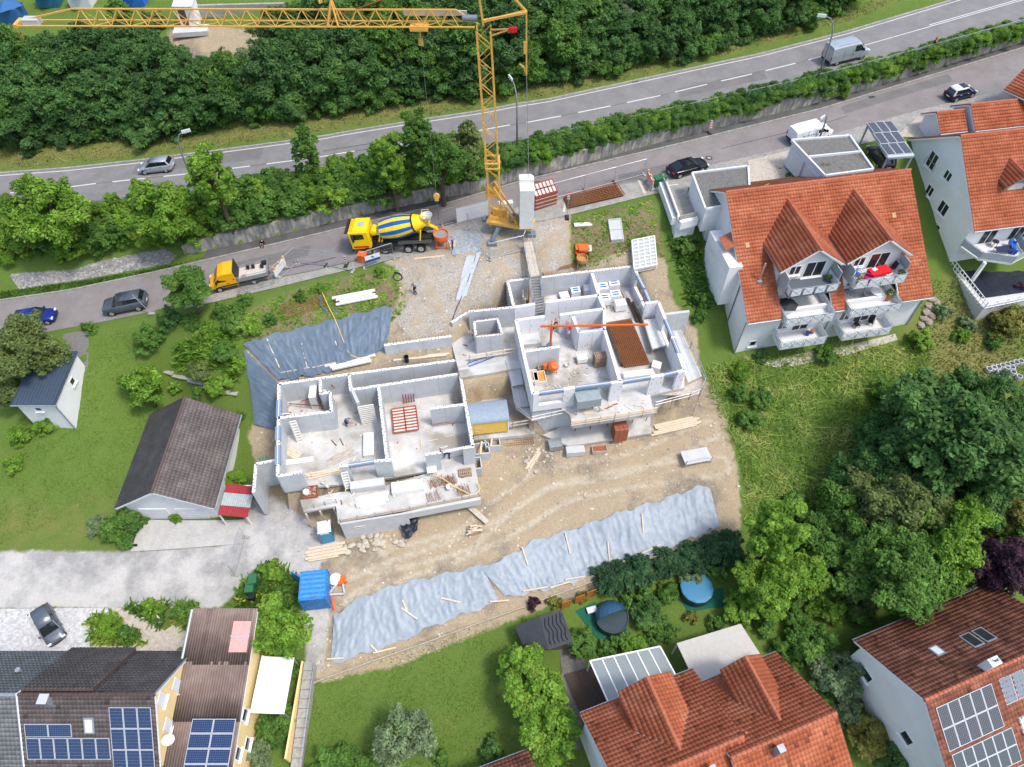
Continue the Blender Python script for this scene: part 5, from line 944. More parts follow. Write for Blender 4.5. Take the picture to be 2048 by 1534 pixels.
def loft(secs):
 b=MB();n=len(secs[0][1])
 for x,ring in secs:b.v.extend([(x,y,z) for y,z in ring])
 fs=[]
 for i in range(len(secs)-1):
  for k in range(n):a=i*n+k;c=i*n+(k+1)%n;fs.append([a,a+n,c+n,c])
 fs.append([k for k in range(n)]);fs.append([(len(secs)-1)*n+k for k in reversed(range(n))])
 for f in fs:b.f.append(f);b.m.append(0);b.a.append(1.0)
 return b
def ring(w,zb,zt,cr=.03):
 zm=zb+(zt-zb)*.45;h=[(w*.86,zb),(w*.98,zb+.1),(w,zm),(w*.985,zt-.12),(w*.9,zt-.01),(w*.5,zt+cr)]
 return h+[(-y,z) for y,z in reversed(h)]
def wheels(t,xs,W,r,w=.2,rim=M_RIMS,dual=()):
 for x in xs:
  for s in(-1,1):
   ww=w*(1.6 if x in dual else 1);o=MB().lathe([(r*.6,-ww/2),(r*.93,-ww/2),(r,-ww*.35),(r,ww*.35),(r*.93,ww/2),(r*.6,ww/2)],18,(x,s*(W/2-ww/2-.02),r),(0,s,0)).build('wheel',M_TYRE,t)
   b=MB();b.lathe([(.02,0),(r*.62,0),(r*.62,.02),(.02,.025)],14,(x,s*(W/2-.035),r),(0,s,0));b.build('rim',rim,o)
   MB().lathe([(.02,0),(r*1.18,0),(r*1.18,.01),(.02,.01)],16,(x,s*(W/2-.03)-s*.01,r*1.02),(0,s,0)).build('wheel_arch',M_TRIM,t) if not dual else None
def car(name,label,f,r,spec,body,roof=None,cat='car'):
 L,W,H,wb,kind=spec;t=thing(name,label,cat);w=W/2;k=H/1.5
 P_={'hatch':[(-.5,.42,.72,.86),(-.485,.32,.93,.93),(-.4,.22,1.0,.98),(-.1,.2,.97,1),(.2,.2,.93,1),(.36,.22,.84,.97),(.455,.26,.7,.9),(.49,.32,.58,.8)],'coupe':[(-.5,.42,.74,.84),(-.485,.32,.92,.92),(-.38,.22,.97,.98),(-.1,.2,.94,1),(.15,.2,.92,1),(.34,.22,.85,.97),(.45,.26,.74,.92),(.495,.32,.58,.8)],'suv':[(-.5,.48,.82,.86),(-.488,.36,1.02,.94),(-.4,.27,1.07,.98),(-.1,.26,1.04,1),(.18,.26,1.02,1),(.36,.27,.97,.97),(.46,.31,.88,.92),(.495,.38,.68,.82)]}[kind]
 loft([(x*L,ring(w*f_,zb*k,zt*k)) for x,zb,zt,f_ in P_]).build('body',body,t,smooth=True)
 xr0,xr1,xf1,xf0={'hatch':(-.47,-.40,.07,.255),'coupe':(-.42,-.19,.05,.24),'suv':(-.475,-.41,.06,.235)}[kind];zb0=P_[3][2]*k-.04
 tw=.74 if kind!='coupe' else .68
 def gh(zt,dz,grow):
  return[(xr0*L-grow,w*.86,zb0),(xr1*L-grow*.5,w*tw,zt),(xf1*L+grow*.5,w*tw,zt),(xf0*L+grow,w*.86,zb0)]
 g=gh(H-.03,0,0);vs=[(x,y,z) for x,y,z in g]+[(x,-y,z) for x,y,z in g]
 MB().add(vs,[[0,3,2,1],[4,5,6,7],[0,1,5,4],[1,2,6,5],[2,3,7,6]]).build('windows',M_CGL,t)
 rm=roof or body;b=loft([(xr1*L-.05,[(w*tw+.02,H-.06),(w*tw-.06,H+.0),(0,H+.03),(-w*tw+.06,H+.0),(-w*tw-.02,H-.06)]),((xr1+xf1)/2*L,[(w*tw+.03,H-.05),(w*tw-.05,H+.02),(0,H+.05),(-w*tw+.05,H+.02),(-w*tw-.03,H-.05)]),(xf1*L+.05,[(w*tw+.02,H-.06),(w*tw-.06,H-.01),(0,H+.01),(-w*tw+.06,H-.01),(-w*tw-.02,H-.06)])]);b.build('roof',rm,t,smooth=True)
 for s in(-1,1):
  MB().beam((xf1*L,s*w*tw,H-.04),(xf0*L,s*w*.87,zb0),.07,.05).build('pillar',rm,t);MB().beam((xr1*L,s*w*tw,H-.04),(xr0*L,s*w*.87,zb0),.16 if kind!='coupe' else .1,.06).build('pillar',rm,t)
  MB().beam(((xr1+.62*(xf1-xr1))*L,s*(w*tw+.012),H-.05),((xr1+.60*(xf1-xr1))*L,s*(w*.865),zb0),.08,.02).build('pillar',M_TRIM,t)
  MB().box(((xf0-.05)*L,s*(w+.08),zb0+.06),(.14,.2,.13)).build('mirror',body,t)
  MB().box((-.478*L,s*w*.74,.86*k),(.09,.34,.16 if kind!='suv' else .2)).build('tail_light',M_TAIL,t);MB().box((.462*L,s*w*.72,.68*k),(.14,.34,.12)).build('headlight',M_HEAD,t)
  for x in(.08,-.2):MB().box((x*L,s*(w*.985),.86*k),(.2,.03,.03)).build('door_handle',rm if body!=rm else M_TRIM,t)
 MB().box((-.495*L,0,.62*k),(.06,.52,.12)).build('number_plate',M_PLATE,t);MB().box((.492*L,0,.45*k),(.05,.7,.16)).build('grille',M_TRIM,t)
 wheels(t,(-wb/2+.03*L*.0,wb/2),W,.33 if kind!='suv' else .37);return orient(t,f,r,W)
def road(u,v,zf):a=onroad([(u,v)],zf)[0];return Vector((a[0],a[1],a[2]+.01))
H_=lambda T,x:Vector((1,(float(yy(T,x+1))-float(yy(T,x-1)))/2,(zu(x+1)-zu(x-1))/2)).normalized()
r_=road(334,346.5,zu);car('hatchback','silver hatchback driving on the main road',r_-H_(UC,r_.x)*2.62,r_,(4.26,1.79,1.47,2.62,'hatch'),paint('silver_paint',(.43,.46,.50),.5))
car('suv','dark grey sport utility car parked on the side road by the lawn',road(227.4,633.2,zl),road(280.1,623.2,zl),(4.65,1.88,1.66,2.81,'suv'),paint('grey_paint',(.10,.12,.15),.4))
car('small_car','small navy blue car with white roof and glass sunroof on the side road',road(1944.3,196.3,zl),road(1908.8,206.1,zl),(3.7,1.72,1.48,2.31,'hatch'),paint('navy_paint',(.008,.01,.05),.2),mat('white_roof_paint',(.78,.78,.78),.3,spec=.5))
sc_=COL.objects['small_car'];MB().box((-.1,0,1.525),(.75,.95,.02)).build('sunroof',M_CGL,sc_)
car('coupe','black fastback car parked beside the two green bins',road(1404,345.5,zl),road(1360,358,zl),(4.7,1.85,1.39,2.81,'coupe'),paint('black_paint',(.012,.013,.018),.3,.15))
car('blue_car','blue car parked under the tree on the side road',road(100,650,zl),road(48,659,zl),(4.2,1.78,1.45,2.6,'hatch'),paint('blue_paint',(.01,.03,.22),.3))
fr,rr_=G(136,1283),G(103,1222);d_=(fr-rr_).normalized();t=car('compact_car','dark grey compact car parked on the grey stone paving',(0,0,0),(-1,0,0),(3.85,1.66,1.45,2.49,'hatch'),paint('anthracite_paint',(.13,.15,.18),.4));c=G(104,1254);y=Vector((-d_.y,d_.x,0)).normalized();M=Matrix((d_,y,d_.cross(y))).transposed().to_4x4();M.translation=c+Vector((0,0,.05));t.matrix_world=M
car('parked_car','dark car parked under the solar carport',(0,0,0),(-1,0,0),(4.2,1.75,1.45,2.6,'hatch'),paint('dark_paint',(.012,.012,.016),.3));t=COL.objects['parked_car'];M=Matrix.Rotation(R(96),4,'Z');M.translation=Vector((41.0,68.1,zl(41)+.05));t.matrix_world=M
def van(name,label,f,r,L,W,H,wb,body,zfold,nose,high):
 t=thing(name,label,'van');w=W/2
 S=[(-.5,.45,H-.35,.93),(-.49,.34,H-.1,.97),(-.3,.32,H-.02,1),(.12,.32,H-.02,1),(.2,.32,H-.12,1)]
 S+=[(.335,.33,zfold,.985),(.42,.34,zfold-.12,.96),(.48,.38,zfold-.38,.9),(.498,.42,zfold-.6,.82)]
 def vr(w,zb,zt):
  top=min(.93,1);zm=zb+(zt-zb)*.5;h=[(w*.92,zb),(w,zb+.12),(w,zm),(w*(.97 if zt<1.6 else .93),zt-.16),(w*(.86),zt-.02),(w*.4,zt+.03)];return h+[(-y,z) for y,z in reversed(h)]
 loft([(x*L,vr(w*f_,zb,zt)) for x,zb,zt,f_ in S]).build('body',body,t,smooth=False)
 x0,x1=.205*L,.335*L;MB().quad((x0+.02,-w*.78,H-.17),(x0+.02,w*.78,H-.17),(x1+.01,w*.86,zfold+.06),(x1+.01,-w*.86,zfold+.06)).build('windscreen',M_CGL,t).location=(.03,0,.03)
 for s in(-1,1):
  zb=zfold-.02;MB().add([(.06*L,s*(w+.004),zb),(.295*L,s*(w-.004),zb),(.2*L,s*(w*.95),H-.35),(.06*L,s*(w*.955),H-.33)],[[0,1,2,3][::s]]).build('side_window',M_CGL,t)
  MB().box((.27*L,s*(w+.12),zfold+.1),(.14,.24,.28)).build('mirror',M_TRIM,t);MB().box((-.496*L,s*w*.9,1.0),(.07,.14,.55)).build('tail_light',M_TAIL,t);MB().box((.47*L,s*w*.74,zfold-.38),(.16,.3,.2)).build('headlight',M_HEAD,t);MB().box((-.05*L,s*(w+.005),.42),(wb-.9,.03,.16)).build('side_trim',M_TRIM,t)
  for x in(-.2,.02):MB().box((x*L,s*(w+.004),1.15),(.03,.015,1.2)).build('panel_seam',M_TRIM,t)
  MB().box((.02*L+.15,s*(w+.02),1.05),(.2,.03,.05)).build('door_handle',M_TRIM,t)
 MB().box((-.5*L,0,.5),(.1,W*.9,.2)).build('bumper',M_TRIM,t);MB().box((-.503*L,.2,.78),(.03,.52,.12)).build('number_plate',M_PLATE,t);MB().box((.497*L,0,.6),(.06,W*.7,.25)).build('grille',M_TRIM,t)
 for y in(-.5,-.25,0,.25,.5):MB().box((-.1*L,y*W*.75,H+.012),(L*.55,.05,.02)).build('roof_rib',body,t)
 wheels(t,(-wb/2,wb/2),W,.34);orient(t,f,r,W);return t
vs_=van('cargo_van','silver cargo van driving on the main road beside the lamp post',road(1721.2,120.1,zu),road(1673.7,131.9,zu),5.6,1.98,2.4,3.5,paint('silver_van',(.46,.50,.54),.5),1.35,0,1)
vw=van('delivery_van','white delivery van with blue lettering parked behind the double garage',road(1656,278,zl),road(1596,294,zl),5.1,1.9,1.92,3.3,paint('white_van',(.80,.81,.82),0,.3),1.2,0,0)
MB().quad((-2.47,-.72,1.15),(-2.47,.72,1.15),(-2.40,.66,1.6),(-2.40,-.66,1.6)).build('rear_window',M_CGL,vw).location=(-.03,0,0)
def text(parent,body,size,loc,rot,m,name='lettering',ext=.002):
 cu=bpy.data.curves.new(name,'FONT');cu.body=body;cu.size=size;cu.extrude=ext;cu.align_x='CENTER';cu.align_y='CENTER';cu.materials.append(m);tmp=bpy.data.objects.new(name,cu);COL.objects.link(tmp)
 bpy.context.view_layer.update();me=bpy.data.meshes.new_from_object(tmp.evaluated_get(bpy.context.evaluated_depsgraph_get()));COL.objects.unlink(tmp);bpy.data.objects.remove(tmp)
 o=bpy.data.objects.new(name,me);COL.objects.link(o);o.parent=parent
 if isinstance(rot,Matrix):o.matrix_basis=Matrix.Translation(loc)@rot.to_4x4()
 else:o.location=loc;o.rotation_euler=rot
 return o
M_INKB=mat('blue_print',(.02,.07,.30),.5);M_INKR=mat('red_print',(.5,.02,.05),.5)
for s in(-1,):text(vw,'Ernst & Bauer',.26,(-.55,s*(.955),1.22),(R(90),0,0),M_INKB);MB().lathe([(.02,0),(.17,0),(.17,.01),(.02,.01)],10,(-1.55,s*.955,1.2),(0,s,0)).build('emblem',mat('light_blue_print',(.15,.42,.62),.5),vw)
YL=paint('signal_yellow',(.80,.40,.008),0,.4);pk=thing('crew_cab_pickup','yellow crew-cab pickup with grey drop-side bed parked behind the barrier','truck');W=1.99;w=W/2
loft([(-.1,ring(w,.5,2.2)),(.0,ring(w,.42,2.3)),(1.0,ring(w,.42,2.34)),(1.55,ring(w*.99,.42,2.2)),(2.25,ring(w*.97,.42,1.28)),(2.75,ring(w*.94,.45,1.12)),(2.95,ring(w*.85,.5,.8))]).build('cab',YL,pk)
MB().quad((1.6,-.8,2.13),(1.6,.8,2.13),(2.26,.88,1.34),(2.26,-.88,1.34)).build('windscreen',M_CGL,pk).location=(.03,0,.05)
for s in(-1,1):
 for x0,x1,xt in((.95,2.05,1.5),(.05,.78,.78)):MB().add([(x0,s*(w+.004),1.32),(x1,s*(w-.01),1.32),(xt,s*w*.96,2.05),(x0,s*w*.965,2.05)],[[0,1,2,3][::s]]).build('side_window',M_CGL,pk)
 MB().box((.9,s*(w+.01),.72),(2.2,.02,.16)).build('side_stripe',M_TRIM,pk);MB().box((1.95,s*(w+.12),1.4),(.14,.24,.3)).build('mirror',M_TRIM,pk);MB().box((2.85,s*.72,.95),(.14,.3,.2)).build('headlight',M_HEAD,pk)
 MB().box((-1.75,s*1.03,1.12),(3.1,.05,.4)).build('bed_side',M_STEEL,pk);MB().box((-3.2,s*.85,.65),(.08,.3,.15)).build('tail_light',M_TAIL,pk);MB().box((.85,s*(w+.012),1.0),(.2,.03,.04)).build('door_handle',M_TRIM,pk)
MB().box((-1.75,0,.9),(3.15,2.06,.08)).build('bed_floor',mat('dusty_plywood',(.55,.50,.44),.9,var=.12,vs=3),pk);MB().box((-3.32,0,1.12),(.05,2.06,.4)).build('tailgate',M_STEEL,pk);b=MB();b.box((-.17,0,1.7),(.06,2.0,1.5));b.build('headboard',M_TRIM,pk);MB().box((-1.3,0,.62),(4.0,.8,.3)).build('chassis',M_TRIM,pk);MB().box((2.95,0,.55),(.14,1.8,.35)).build('bumper',M_TRIM,pk)
wheels(pk,(-1.6,2.05),W,.34);orient(pk,road(445.8,584.6,zl),road(516.5,568.2,zl),W)
bpy.context.view_layer.update()
def on(o,p):return o.matrix_world@Vector(p)
text(pk,'LIST',.2,(1.5,-w-.012,1.05),(R(90),0,0),M_INKR)
for i,(x,y) in enumerate(((-1.2,-.6),(-1.75,-.55),(-2.7,-.3))):o_=MB().lathe([(.16,0),(.2,.3),(.21,.32),(.0,.3)],12).build('black_bucket',M_BLACKP,loc=on(pk,(x,y,.95)));tag(o_,'black bucket standing on the bed of the yellow pickup','bucket','black buckets on the pickup bed')
o_=MB().lathe([(.0,0),(.28,0),(.28,.04),(.0,.05)],14).build('round_lid',mat('wood_disc',(.30,.2,.11),.8),loc=on(pk,(-.75,.45,.95)));tag(o_,'brown round lid lying on the pickup bed','lid')
o_=MB().box((0,0,.15),(.5,.4,.3)).box((0,0,.33),(.1,.35,.06)).build('tool_case',M_BLACKP,loc=on(pk,(-2.9,-.75,.95)),rz=R(20));tag(o_,'black tool case at the tailgate of the yellow pickup','case')
mx=thing('concrete_mixer_truck','yellow concrete mixer truck with blue striped drum filling a skip','truck');YM=paint('mixer_yellow',(.85,.58,.004),0,.35);BM=paint('mixer_blue',(.004,.10,.42),0,.35);W=2.5
cb=MB();MB().box((3.55,0,1.95),(2.0,2.35,2.1)).build('cab',YM,mx);loft([(2.5,[(1.15,2.95),(1.0,3.2),(-1.0,3.2),(-1.15,2.95)]),(4.0,[(1.16,2.95),(1.0,3.22),(-1.0,3.22),(-1.16,2.95)]),(4.55,[(1.1,2.9),(.95,2.98),(-.95,2.98),(-1.1,2.9)])]).build('cab_roof',YM,mx);MB().box((3.3,0,3.23),(.7,.6,.04)).build('roof_hatch',mat('hatch_grey',(.36,.40,.46),.5),mx)
MB().box((4.555,0,2.3),(.03,2.1,1.0)).build('windscreen',M_CGL,mx);MB().box((4.6,0,1.0),(.1,2.35,.9)).build('bumper',M_TRIM,mx);MB().box((4.75,0,3.0),(.35,2.3,.06)).build('sun_visor',M_TRIM,mx)
for i in range(5):MB().lathe([(.07,0),(.07,.1)],8,(4.55,-.8+.4*i,3.1)).build('roof_lamp',M_TRIM,mx)
for s in(-1,1):
 MB().add([(3.0,s*1.178,2.15),(4.35,s*1.178,2.05),(4.35,s*1.178,2.8),(3.0,s*1.178,2.8)],[[0,1,2,3][::s]]).build('side_window',M_CGL,mx);MB().box((4.1,s*1.38,2.4),(.15,.3,.7)).build('mirror',M_TRIM,mx);MB().box((3.55,s*1.18,1.15),(1.6,.02,.22)).build('warning_stripe',M_RED if s<0 else M_RED,mx);MB().box((4.62,s*.9,.85),(.08,.4,.25)).build('headlight',M_HEAD,mx);MB().box((-4.3,s*.95,.9),(.08,.4,.2)).build('tail_light',M_TAIL,mx)
 MB().box((.9,s*1.05,.85),(1.5,.5,.65)).build('side_tank',M_TRIM,mx);MB().box((-2.2,s*1.05,1.35),(3.6,.5,.06)).build('mudguard',mat('dark_steel',(.07,.075,.08),.5,metal=.3),mx)
MB().box((.0,0,1.1),(8.4,.9,.35)).build('chassis',M_TRIM,mx);text(mx,'HeidelbergCement',.17,(3.7,-1.2,1.45),(R(90),0,0),M_INKB)
ax=Vector((-1,0,.2)).normalized();o0=Vector((1.35,0,2.25));prof=[(.45,0),(.95,.12),(1.12,.9),(1.2,1.9),(1.12,2.7),(.95,3.6),(.93,3.72)];b=MB();n=32;zx=ax;xx=(Vector((0,0,1))-zx*zx.z).normalized();yx=zx.cross(xx)
for r,h in prof:b.v.extend([tuple(o0+zx*h+(xx*math.cos(2*math.pi*k/n)+yx*math.sin(2*math.pi*k/n))*r) for k in range(n)])
for i in range(len(prof)-1):
 for k in range(n):a=i*n+k;c=i*n+(k+1)%n;b.f.append([a,c,c+n,a+n]);b.m.append(1 if(k%4>=2 and i>=1) else 0);b.a.append(1.0)
b.f.append(list(reversed(range(n))));b.m.append(0);b.a.append(1.0);b.build('drum',[YM,BM],mx);MB().lathe([(.95,3.7),(.98,3.7),(.98,3.85),(.95,3.85)],32,o0,ax).build('drum_ring',M_TRIM,mx);MB().lathe([(.92,3.85),(.7,4.5),(.55,4.9),(.5,4.9)],24,o0,ax).build('drum_cone',YM,mx)
MB().lathe([(.1,0),(.32,.03),(.36,.15),(.36,.95),(.32,1.05),(.1,1.1)],16,(2.1,-.55,2.35),(0,1,0)).build('water_tank',YM,mx);b=MB()
for p,q_ in(((1.7,-.7,1.3),(1.4,-.3,2.2)),((1.7,.7,1.3),(1.4,.3,2.2)),((1.4,-.7,1.3),(1.4,.7,1.3)),((1.4,-.3,2.2),(1.4,.3,2.2))):b.beam(p,q_,.12)
b.build('drum_support',YM,mx);b=MB();b.beam((-2.7,-.85,1.3),(-3.0,-.75,2.6),.12);b.beam((-2.7,.85,1.3),(-3.0,.75,2.6),.12);b.build('rear_support',YM,mx)
MB().lathe([(.3,0),(.62,.55),(.66,.55),(.34,0)],16,(-3.75,0,3.35)).build('hopper',M_PVF,mx);MB().beam((-3.6,-.1,2.75),(-4.5,-.5,1.7),.5,.12).build('chute',YM,mx);b=MB()
for s in(-.25,.25):b.beam((-3.55+s,-1.28,.35),(-3.55+s,-.95,3.4),.05)
for i in range(11):k=i/10;b.beam((-3.8,-1.28+.33*k,.4+2.95*k),(-3.3,-1.28+.33*k,.4+2.95*k),.04)
b.build('ladder',M_PVF,mx);b=MB()
for x in(-3.9,-3.2):
 for y in(-.9,.2):b.beam((x,y,2.9),(x,y,3.9),.05)
b.beam((-3.9,-.9,3.9),(-3.2,-.9,3.9),.05);b.beam((-3.9,.2,3.9),(-3.2,.2,3.9),.05);b.beam((-3.2,-.9,3.9),(-3.2,.2,3.9),.05);b.box((-3.55,-.35,2.9),(.8,1.1,.05));b.build('platform_rail',YM,mx)
f_,r_=road(736.3,511.1,zl),road(847.1,505.8,zl);Lw=(f_-r_).length;xs=[2.95,1.17,-1.33,-2.68]
wheels(mx,xs,W,.5,.3,M_RIMS,dual=(-1.33,-2.68));orient(mx,f_,r_,W);bpy.context.view_layer.update()
mx.matrix_world=mx.matrix_world@Matrix.Translation((-.135,0,0));bpy.context.view_layer.update()
# tower crane
M_CRY=mat('crane_yellow',(.70,.39,.085),.55,var=.08);M_CRG=mat('crane_grey',(.16,.20,.24),.5,var=.1)
cb0=G(1012,458);CR=thing('tower_crane','yellow bottom-slewing tower crane with lattice jib and white ballast stack','crane',cb0);o=CR.location
mb=P(992,436,cb0.z+1.6);mb=Vector((mb.x,mb.y,cb0.z+1.6));rr0=ray(967,57);kk=mb.y/rr0[1];mt_=Vector((rr0[0]*kk,mb.y,CAMZ+rr0[2]*kk));ZJ=mt_.z
je=P(40,52,ZJ+.1);jd=Vector((je.x-mt_.x,je.y-mt_.y,0)).normalized();jn=Vector((-jd.y,jd.x,0))
def jp(u,v):
 r=Vector(ray(u,v));k=(mt_-Vector((0,0,CAMZ))).dot(jn)/r.dot(jn);return Vector((0,0,CAMZ))+r*k
L3=lambda p:Vector(p)-o
md=(mt_-mb);ml=md.length;mz=md.normalized();hw=.58
cor=[jd*hw*a+jn*hw*b_ for a,b_ in((1,1),(1,-1),(-1,-1),(-1,1))]
for c_ in cor:MB().beam(L3(mb+c_-mz*.6),L3(mt_+c_),.11).build('mast_chord',M_CRY,CR)
nb=int(ml/1.05);b=MB();zig=MB()
for s in range(4):
 c0,c1=cor[s],cor[(s+1)%4];q=MB()
 for i in range(nb):
  a,e=mb+mz*ml*i/nb,mb+mz*ml*(i+1)/nb
  q.beam(L3(a+(c0 if i%2 else c1)),L3(e+(c1 if i%2 else c0)),.055)
 lo=q.build('mast_lattice',M_CRY,CR);lo['kind']='stuff'
mid=mb+mz*ml*.5;b=MB()
for k in(.33,.36):p_=mb+mz*ml*k;[b.beam(L3(p_+cor[i]*1.15),L3(p_+cor[(i+1)%4]*1.15),.14) for i in range(4)]
b.build('mast_collar',M_CRY,CR);p_=mb+mz*2.2;MB().box(L3(p_-jn*1.0+jd*.3),(1.3,.7,.08)).box(L3(p_-jn*1.0+jd*.3+Vector((0,0,.5))),(1.35,.06,1.0)).build('platform',M_CRY,CR)
jl=(Vector((je.x,je.y,0))-Vector((mt_.x,mt_.y,0))).length;jr=mt_+Vector((0,0,.35));J0,J1=.7,jl;hj=1.15
bc=[jr+jn*.5,jr-jn*.5];tp=jr+Vector((0,0,hj))
for c_ in bc:MB().beam(L3(c_+jd*J0),L3(c_+jd*J1),.1).build('jib_bottom_chord',M_CRY if c_ is bc[1] else M_CRY,CR)
MB().beam(L3(tp+jd*2.2),L3(tp+jd*(J1-5)),.11).build('jib_top_chord',M_CRY,CR);MB().beam(L3(tp+jd*(J1-5)),L3(jr+jd*(J1-.8)+Vector((0,0,.3))),.11).build('jib_top_chord',M_CRY,CR);MB().beam(L3(tp+jd*2.2),L3(jr+jd*.4),.11).build('jib_top_chord',M_CRY,CR)
nj=int((J1-6)/1.5)
for sgm in range(0,nj,4):
 q=MB()
 for i in range(sgm,min(sgm+4,nj)):
  a,m_,e=2+1.5*i,2.75+1.5*i,3.5+1.5*i
  for c_ in bc:q.beam(L3(c_+jd*a),L3(tp+jd*m_),.05);q.beam(L3(tp+jd*m_),L3(c_+jd*e),.05)
  q.beam(L3(bc[i%2]+jd*a),L3(bc[1-i%2]+jd*e),.05)
 lo=q.build('jib_lattice',M_CRY,CR);lo['kind']='stuff'
MB().box(L3(jr+jd*(J1-1.2)+Vector((0,0,.15))),(1.3,.8,.5)).build('jib_tip_box',M_PVF,CR);MB().beam(L3(jr+jd*J1-jn*.6),L3(jr+jd*J1+jn*.6),.3).build('jib_tip',M_CRY,CR)
sx=jp(870,33);s0=(sx-jr).dot(jd);sg=MB();pS=jr+jd*s0-jn*.38+Vector((0,0,hj*.62));sn=(-jn*.85+Vector((0,0,.45))).normalized();su=-jd;sv=sn.cross(su)
M3=Matrix((su,sv,sn)).transposed();so_=MB().box(L3(pS),(5.2,.62,.04),M=M3).build('jib_sign',M_WPLAS,CR)
text(so_,'SCHÄFFNER',.34,L3(pS)+sn*.03+sv*.14,M3,M_INKR);text(so_,'ZEMENT',.30,L3(pS)+sn*.03-sv*.17-su*.1,M3,M_INKR)
tx=jr+jd*(jp(838,47)-jr).dot(jd);MB().box(L3(tx+Vector((0,0,-.2))),(1.5,1.2,.25)).build('trolley',M_CRY,CR)
hk=P(875,452,zl(-8)+2.9);hp=Vector((tx.x,tx.y,0));b=MB();b.tube([L3(tx-Vector((0,0,.3))),L3(tx-Vector((0,0,1.3)))],.06,5);b.box(L3(tx-Vector((0,0,1.5))),(.35,.25,.5));b.build('parked_hook',M_CRY,CR)
wn=jr+jd*(jp(940,38)-jr).dot(jd);MB().lathe([(.05,-.6),(.25,-.6),(.25,.5),(.35,.5),(.35,.6),(.05,.6)],12,L3(wn+Vector((0,0,.5))),jd).build('trolley_winch',M_CRG,CR)
jj=jr+jd*(jp(655,40)-jr).dot(jd);b=MB()
for k in(-.5,.5):b.beam(L3(jj+jn*k),L3(jj+jn*k*.3+Vector((0,0,1.9))-jd*.6),.14);b.beam(L3(jj+jn*k-jd*.9),L3(jj+jn*k*.3+Vector((0,0,1.9))-jd*.6),.12)
b.build('jib_joint_frame',M_CRY,CR);b=MB();b.tube([L3(jj+Vector((0,0,1.7))+jd*.2),L3(jp(625,-60))],.09,5);b.tube([L3(jj+Vector((0,0,1.7))+jd*.3+jn*.2),L3(jp(618,-60))],.09,5);b.build('jib_tie_bar',M_CRY,CR);MB().tube([L3(jp(685,28)),L3(jp(900,-50))],.05,5).build('jib_tie_rod',M_RUST,CR)
hd=mt_+Vector((0,0,.2));rt=jp(1053,23);b=MB();b.beam(L3(hd),L3(jp(953,-40)),.16);b.build('head_frame',M_CRY,CR)
for k in(-.35,.35):MB().beam(L3(hd+jn*k+Vector((0,0,.6 if k>0 else .2))),L3(rt+jn*k*.4),.17).build('rear_strut',M_CRY,CR)
MB().beam(L3(rt),L3(jp(985,-50)),.14).build('rear_tie',M_CRY,CR);gy=jp(1053,150);MB().beam(L3(rt),L3(gy),.13).build('guy_bar',M_CRY,CR);MB().box(L3(jp(1050,95)),(.25,.25,1.0)).build('guy_box',M_CRY,CR);b=MB();q_=jp(1046,132);b.beam(L3(gy),L3(q_),.08);b.beam(L3(q_),L3(jp(1053,142)),.08);b.beam(L3(q_+Vector((-.3,0,.2))),L3(q_+Vector((.3,0,-.3))),.1);b.build('guy_fitting',M_CRY,CR)
b=MB();b.beam(L3(mt_+Vector((.6,0,-.6))),L3(jp(1022,58)),.1);b.beam(L3(mt_+Vector((.6,0,-.1))),L3(jp(1022,58)),.1);b.build('assembly_arm',M_CRY,CR);MB().box(L3(jp(1026,59)),(.7,.3,.35)).build('arm_tip',M_RED,CR)
b=MB();tz=cb0.z
for u,v in((985,488),(1062,470),(975,440),(1050,435)):
 p_=G(u,v);m_=Vector((cb0.x,cb0.y,tz+1.0));k_=m_.lerp(Vector((p_.x,p_.y,tz+.9)),.55)+Vector((0,0,.15));q=MB();q.beam(L3(m_),L3(k_),.34,.42);q.beam(L3(k_),L3(Vector((p_.x,p_.y,p_.z+.35))),.28,.34);q.build('outrigger',M_CRG,CR);MB().box(L3(Vector((p_.x,p_.y,p_.z+.15))),(1.0,.7,.3)).build('foot_pad',M_CRG,CR)
MB().lathe([(.9,0),(.9,.35),(.75,.4)],18,L3(Vector((cb0.x,cb0.y,tz+1.0)))).build('slew_ring',M_CRG,CR)
bl0=P(1052,448,tz+1.5);pd=(Vector((bl0.x,bl0.y,0))-Vector((mb.x,mb.y,0))).normalized();pa=math.atan2(pd.y,pd.x);pc=(Vector((mb.x,mb.y,tz+1.5))+Vector((bl0.x,bl0.y,tz+1.5)))/2;MB().box(L3(pc),((bl0-mb).length+1.6,1.7,.3),rz=pa).build('slewing_platform',M_CRY,CR);b=MB()
for k in(-.55,.55):b.beam(L3(mb+jn*k+mz*4.2),L3(pc+pd*.8+jn*k),.16)
b.build('mast_brace',M_CRY,CR);MB().box(L3(pc-pd*1.2-jn*.6+Vector((0,0,.6))),(1.4,.6,.8),rz=pa).build('control_box',M_CRY,CR)
for k in(.1,1.0):MB().lathe([(.1,-.5),(.28,-.5),(.28,.4),(.18,.45),(.18,.8),(.05,.8)],12,L3(pc+pd*k+Vector((0,0,.6))),(jn*.9+Vector((0,0,.4)))).build('winch_motor',M_CRG,CR)
bw=mat('ballast_concrete',(.62,.62,.59),.9,col2=(.72,.72,.69),vs=2.5)
for i in range(14):
 z=tz+1.6+.34*i;pb=Vector((bl0.x,bl0.y,z+.165));q=MB();w2,d2=.72,1.1
 q.prism([(w2,-d2),(w2,d2*.7),(w2*.6,d2),(-w2,d2),(-w2,-d2)],0,.325);q.v=[tuple(Matrix.Rotation(R(2),3,'Z')@Vector(v)+L3(pb)) for v in q.v];q.build('ballast_block',bw,CR)
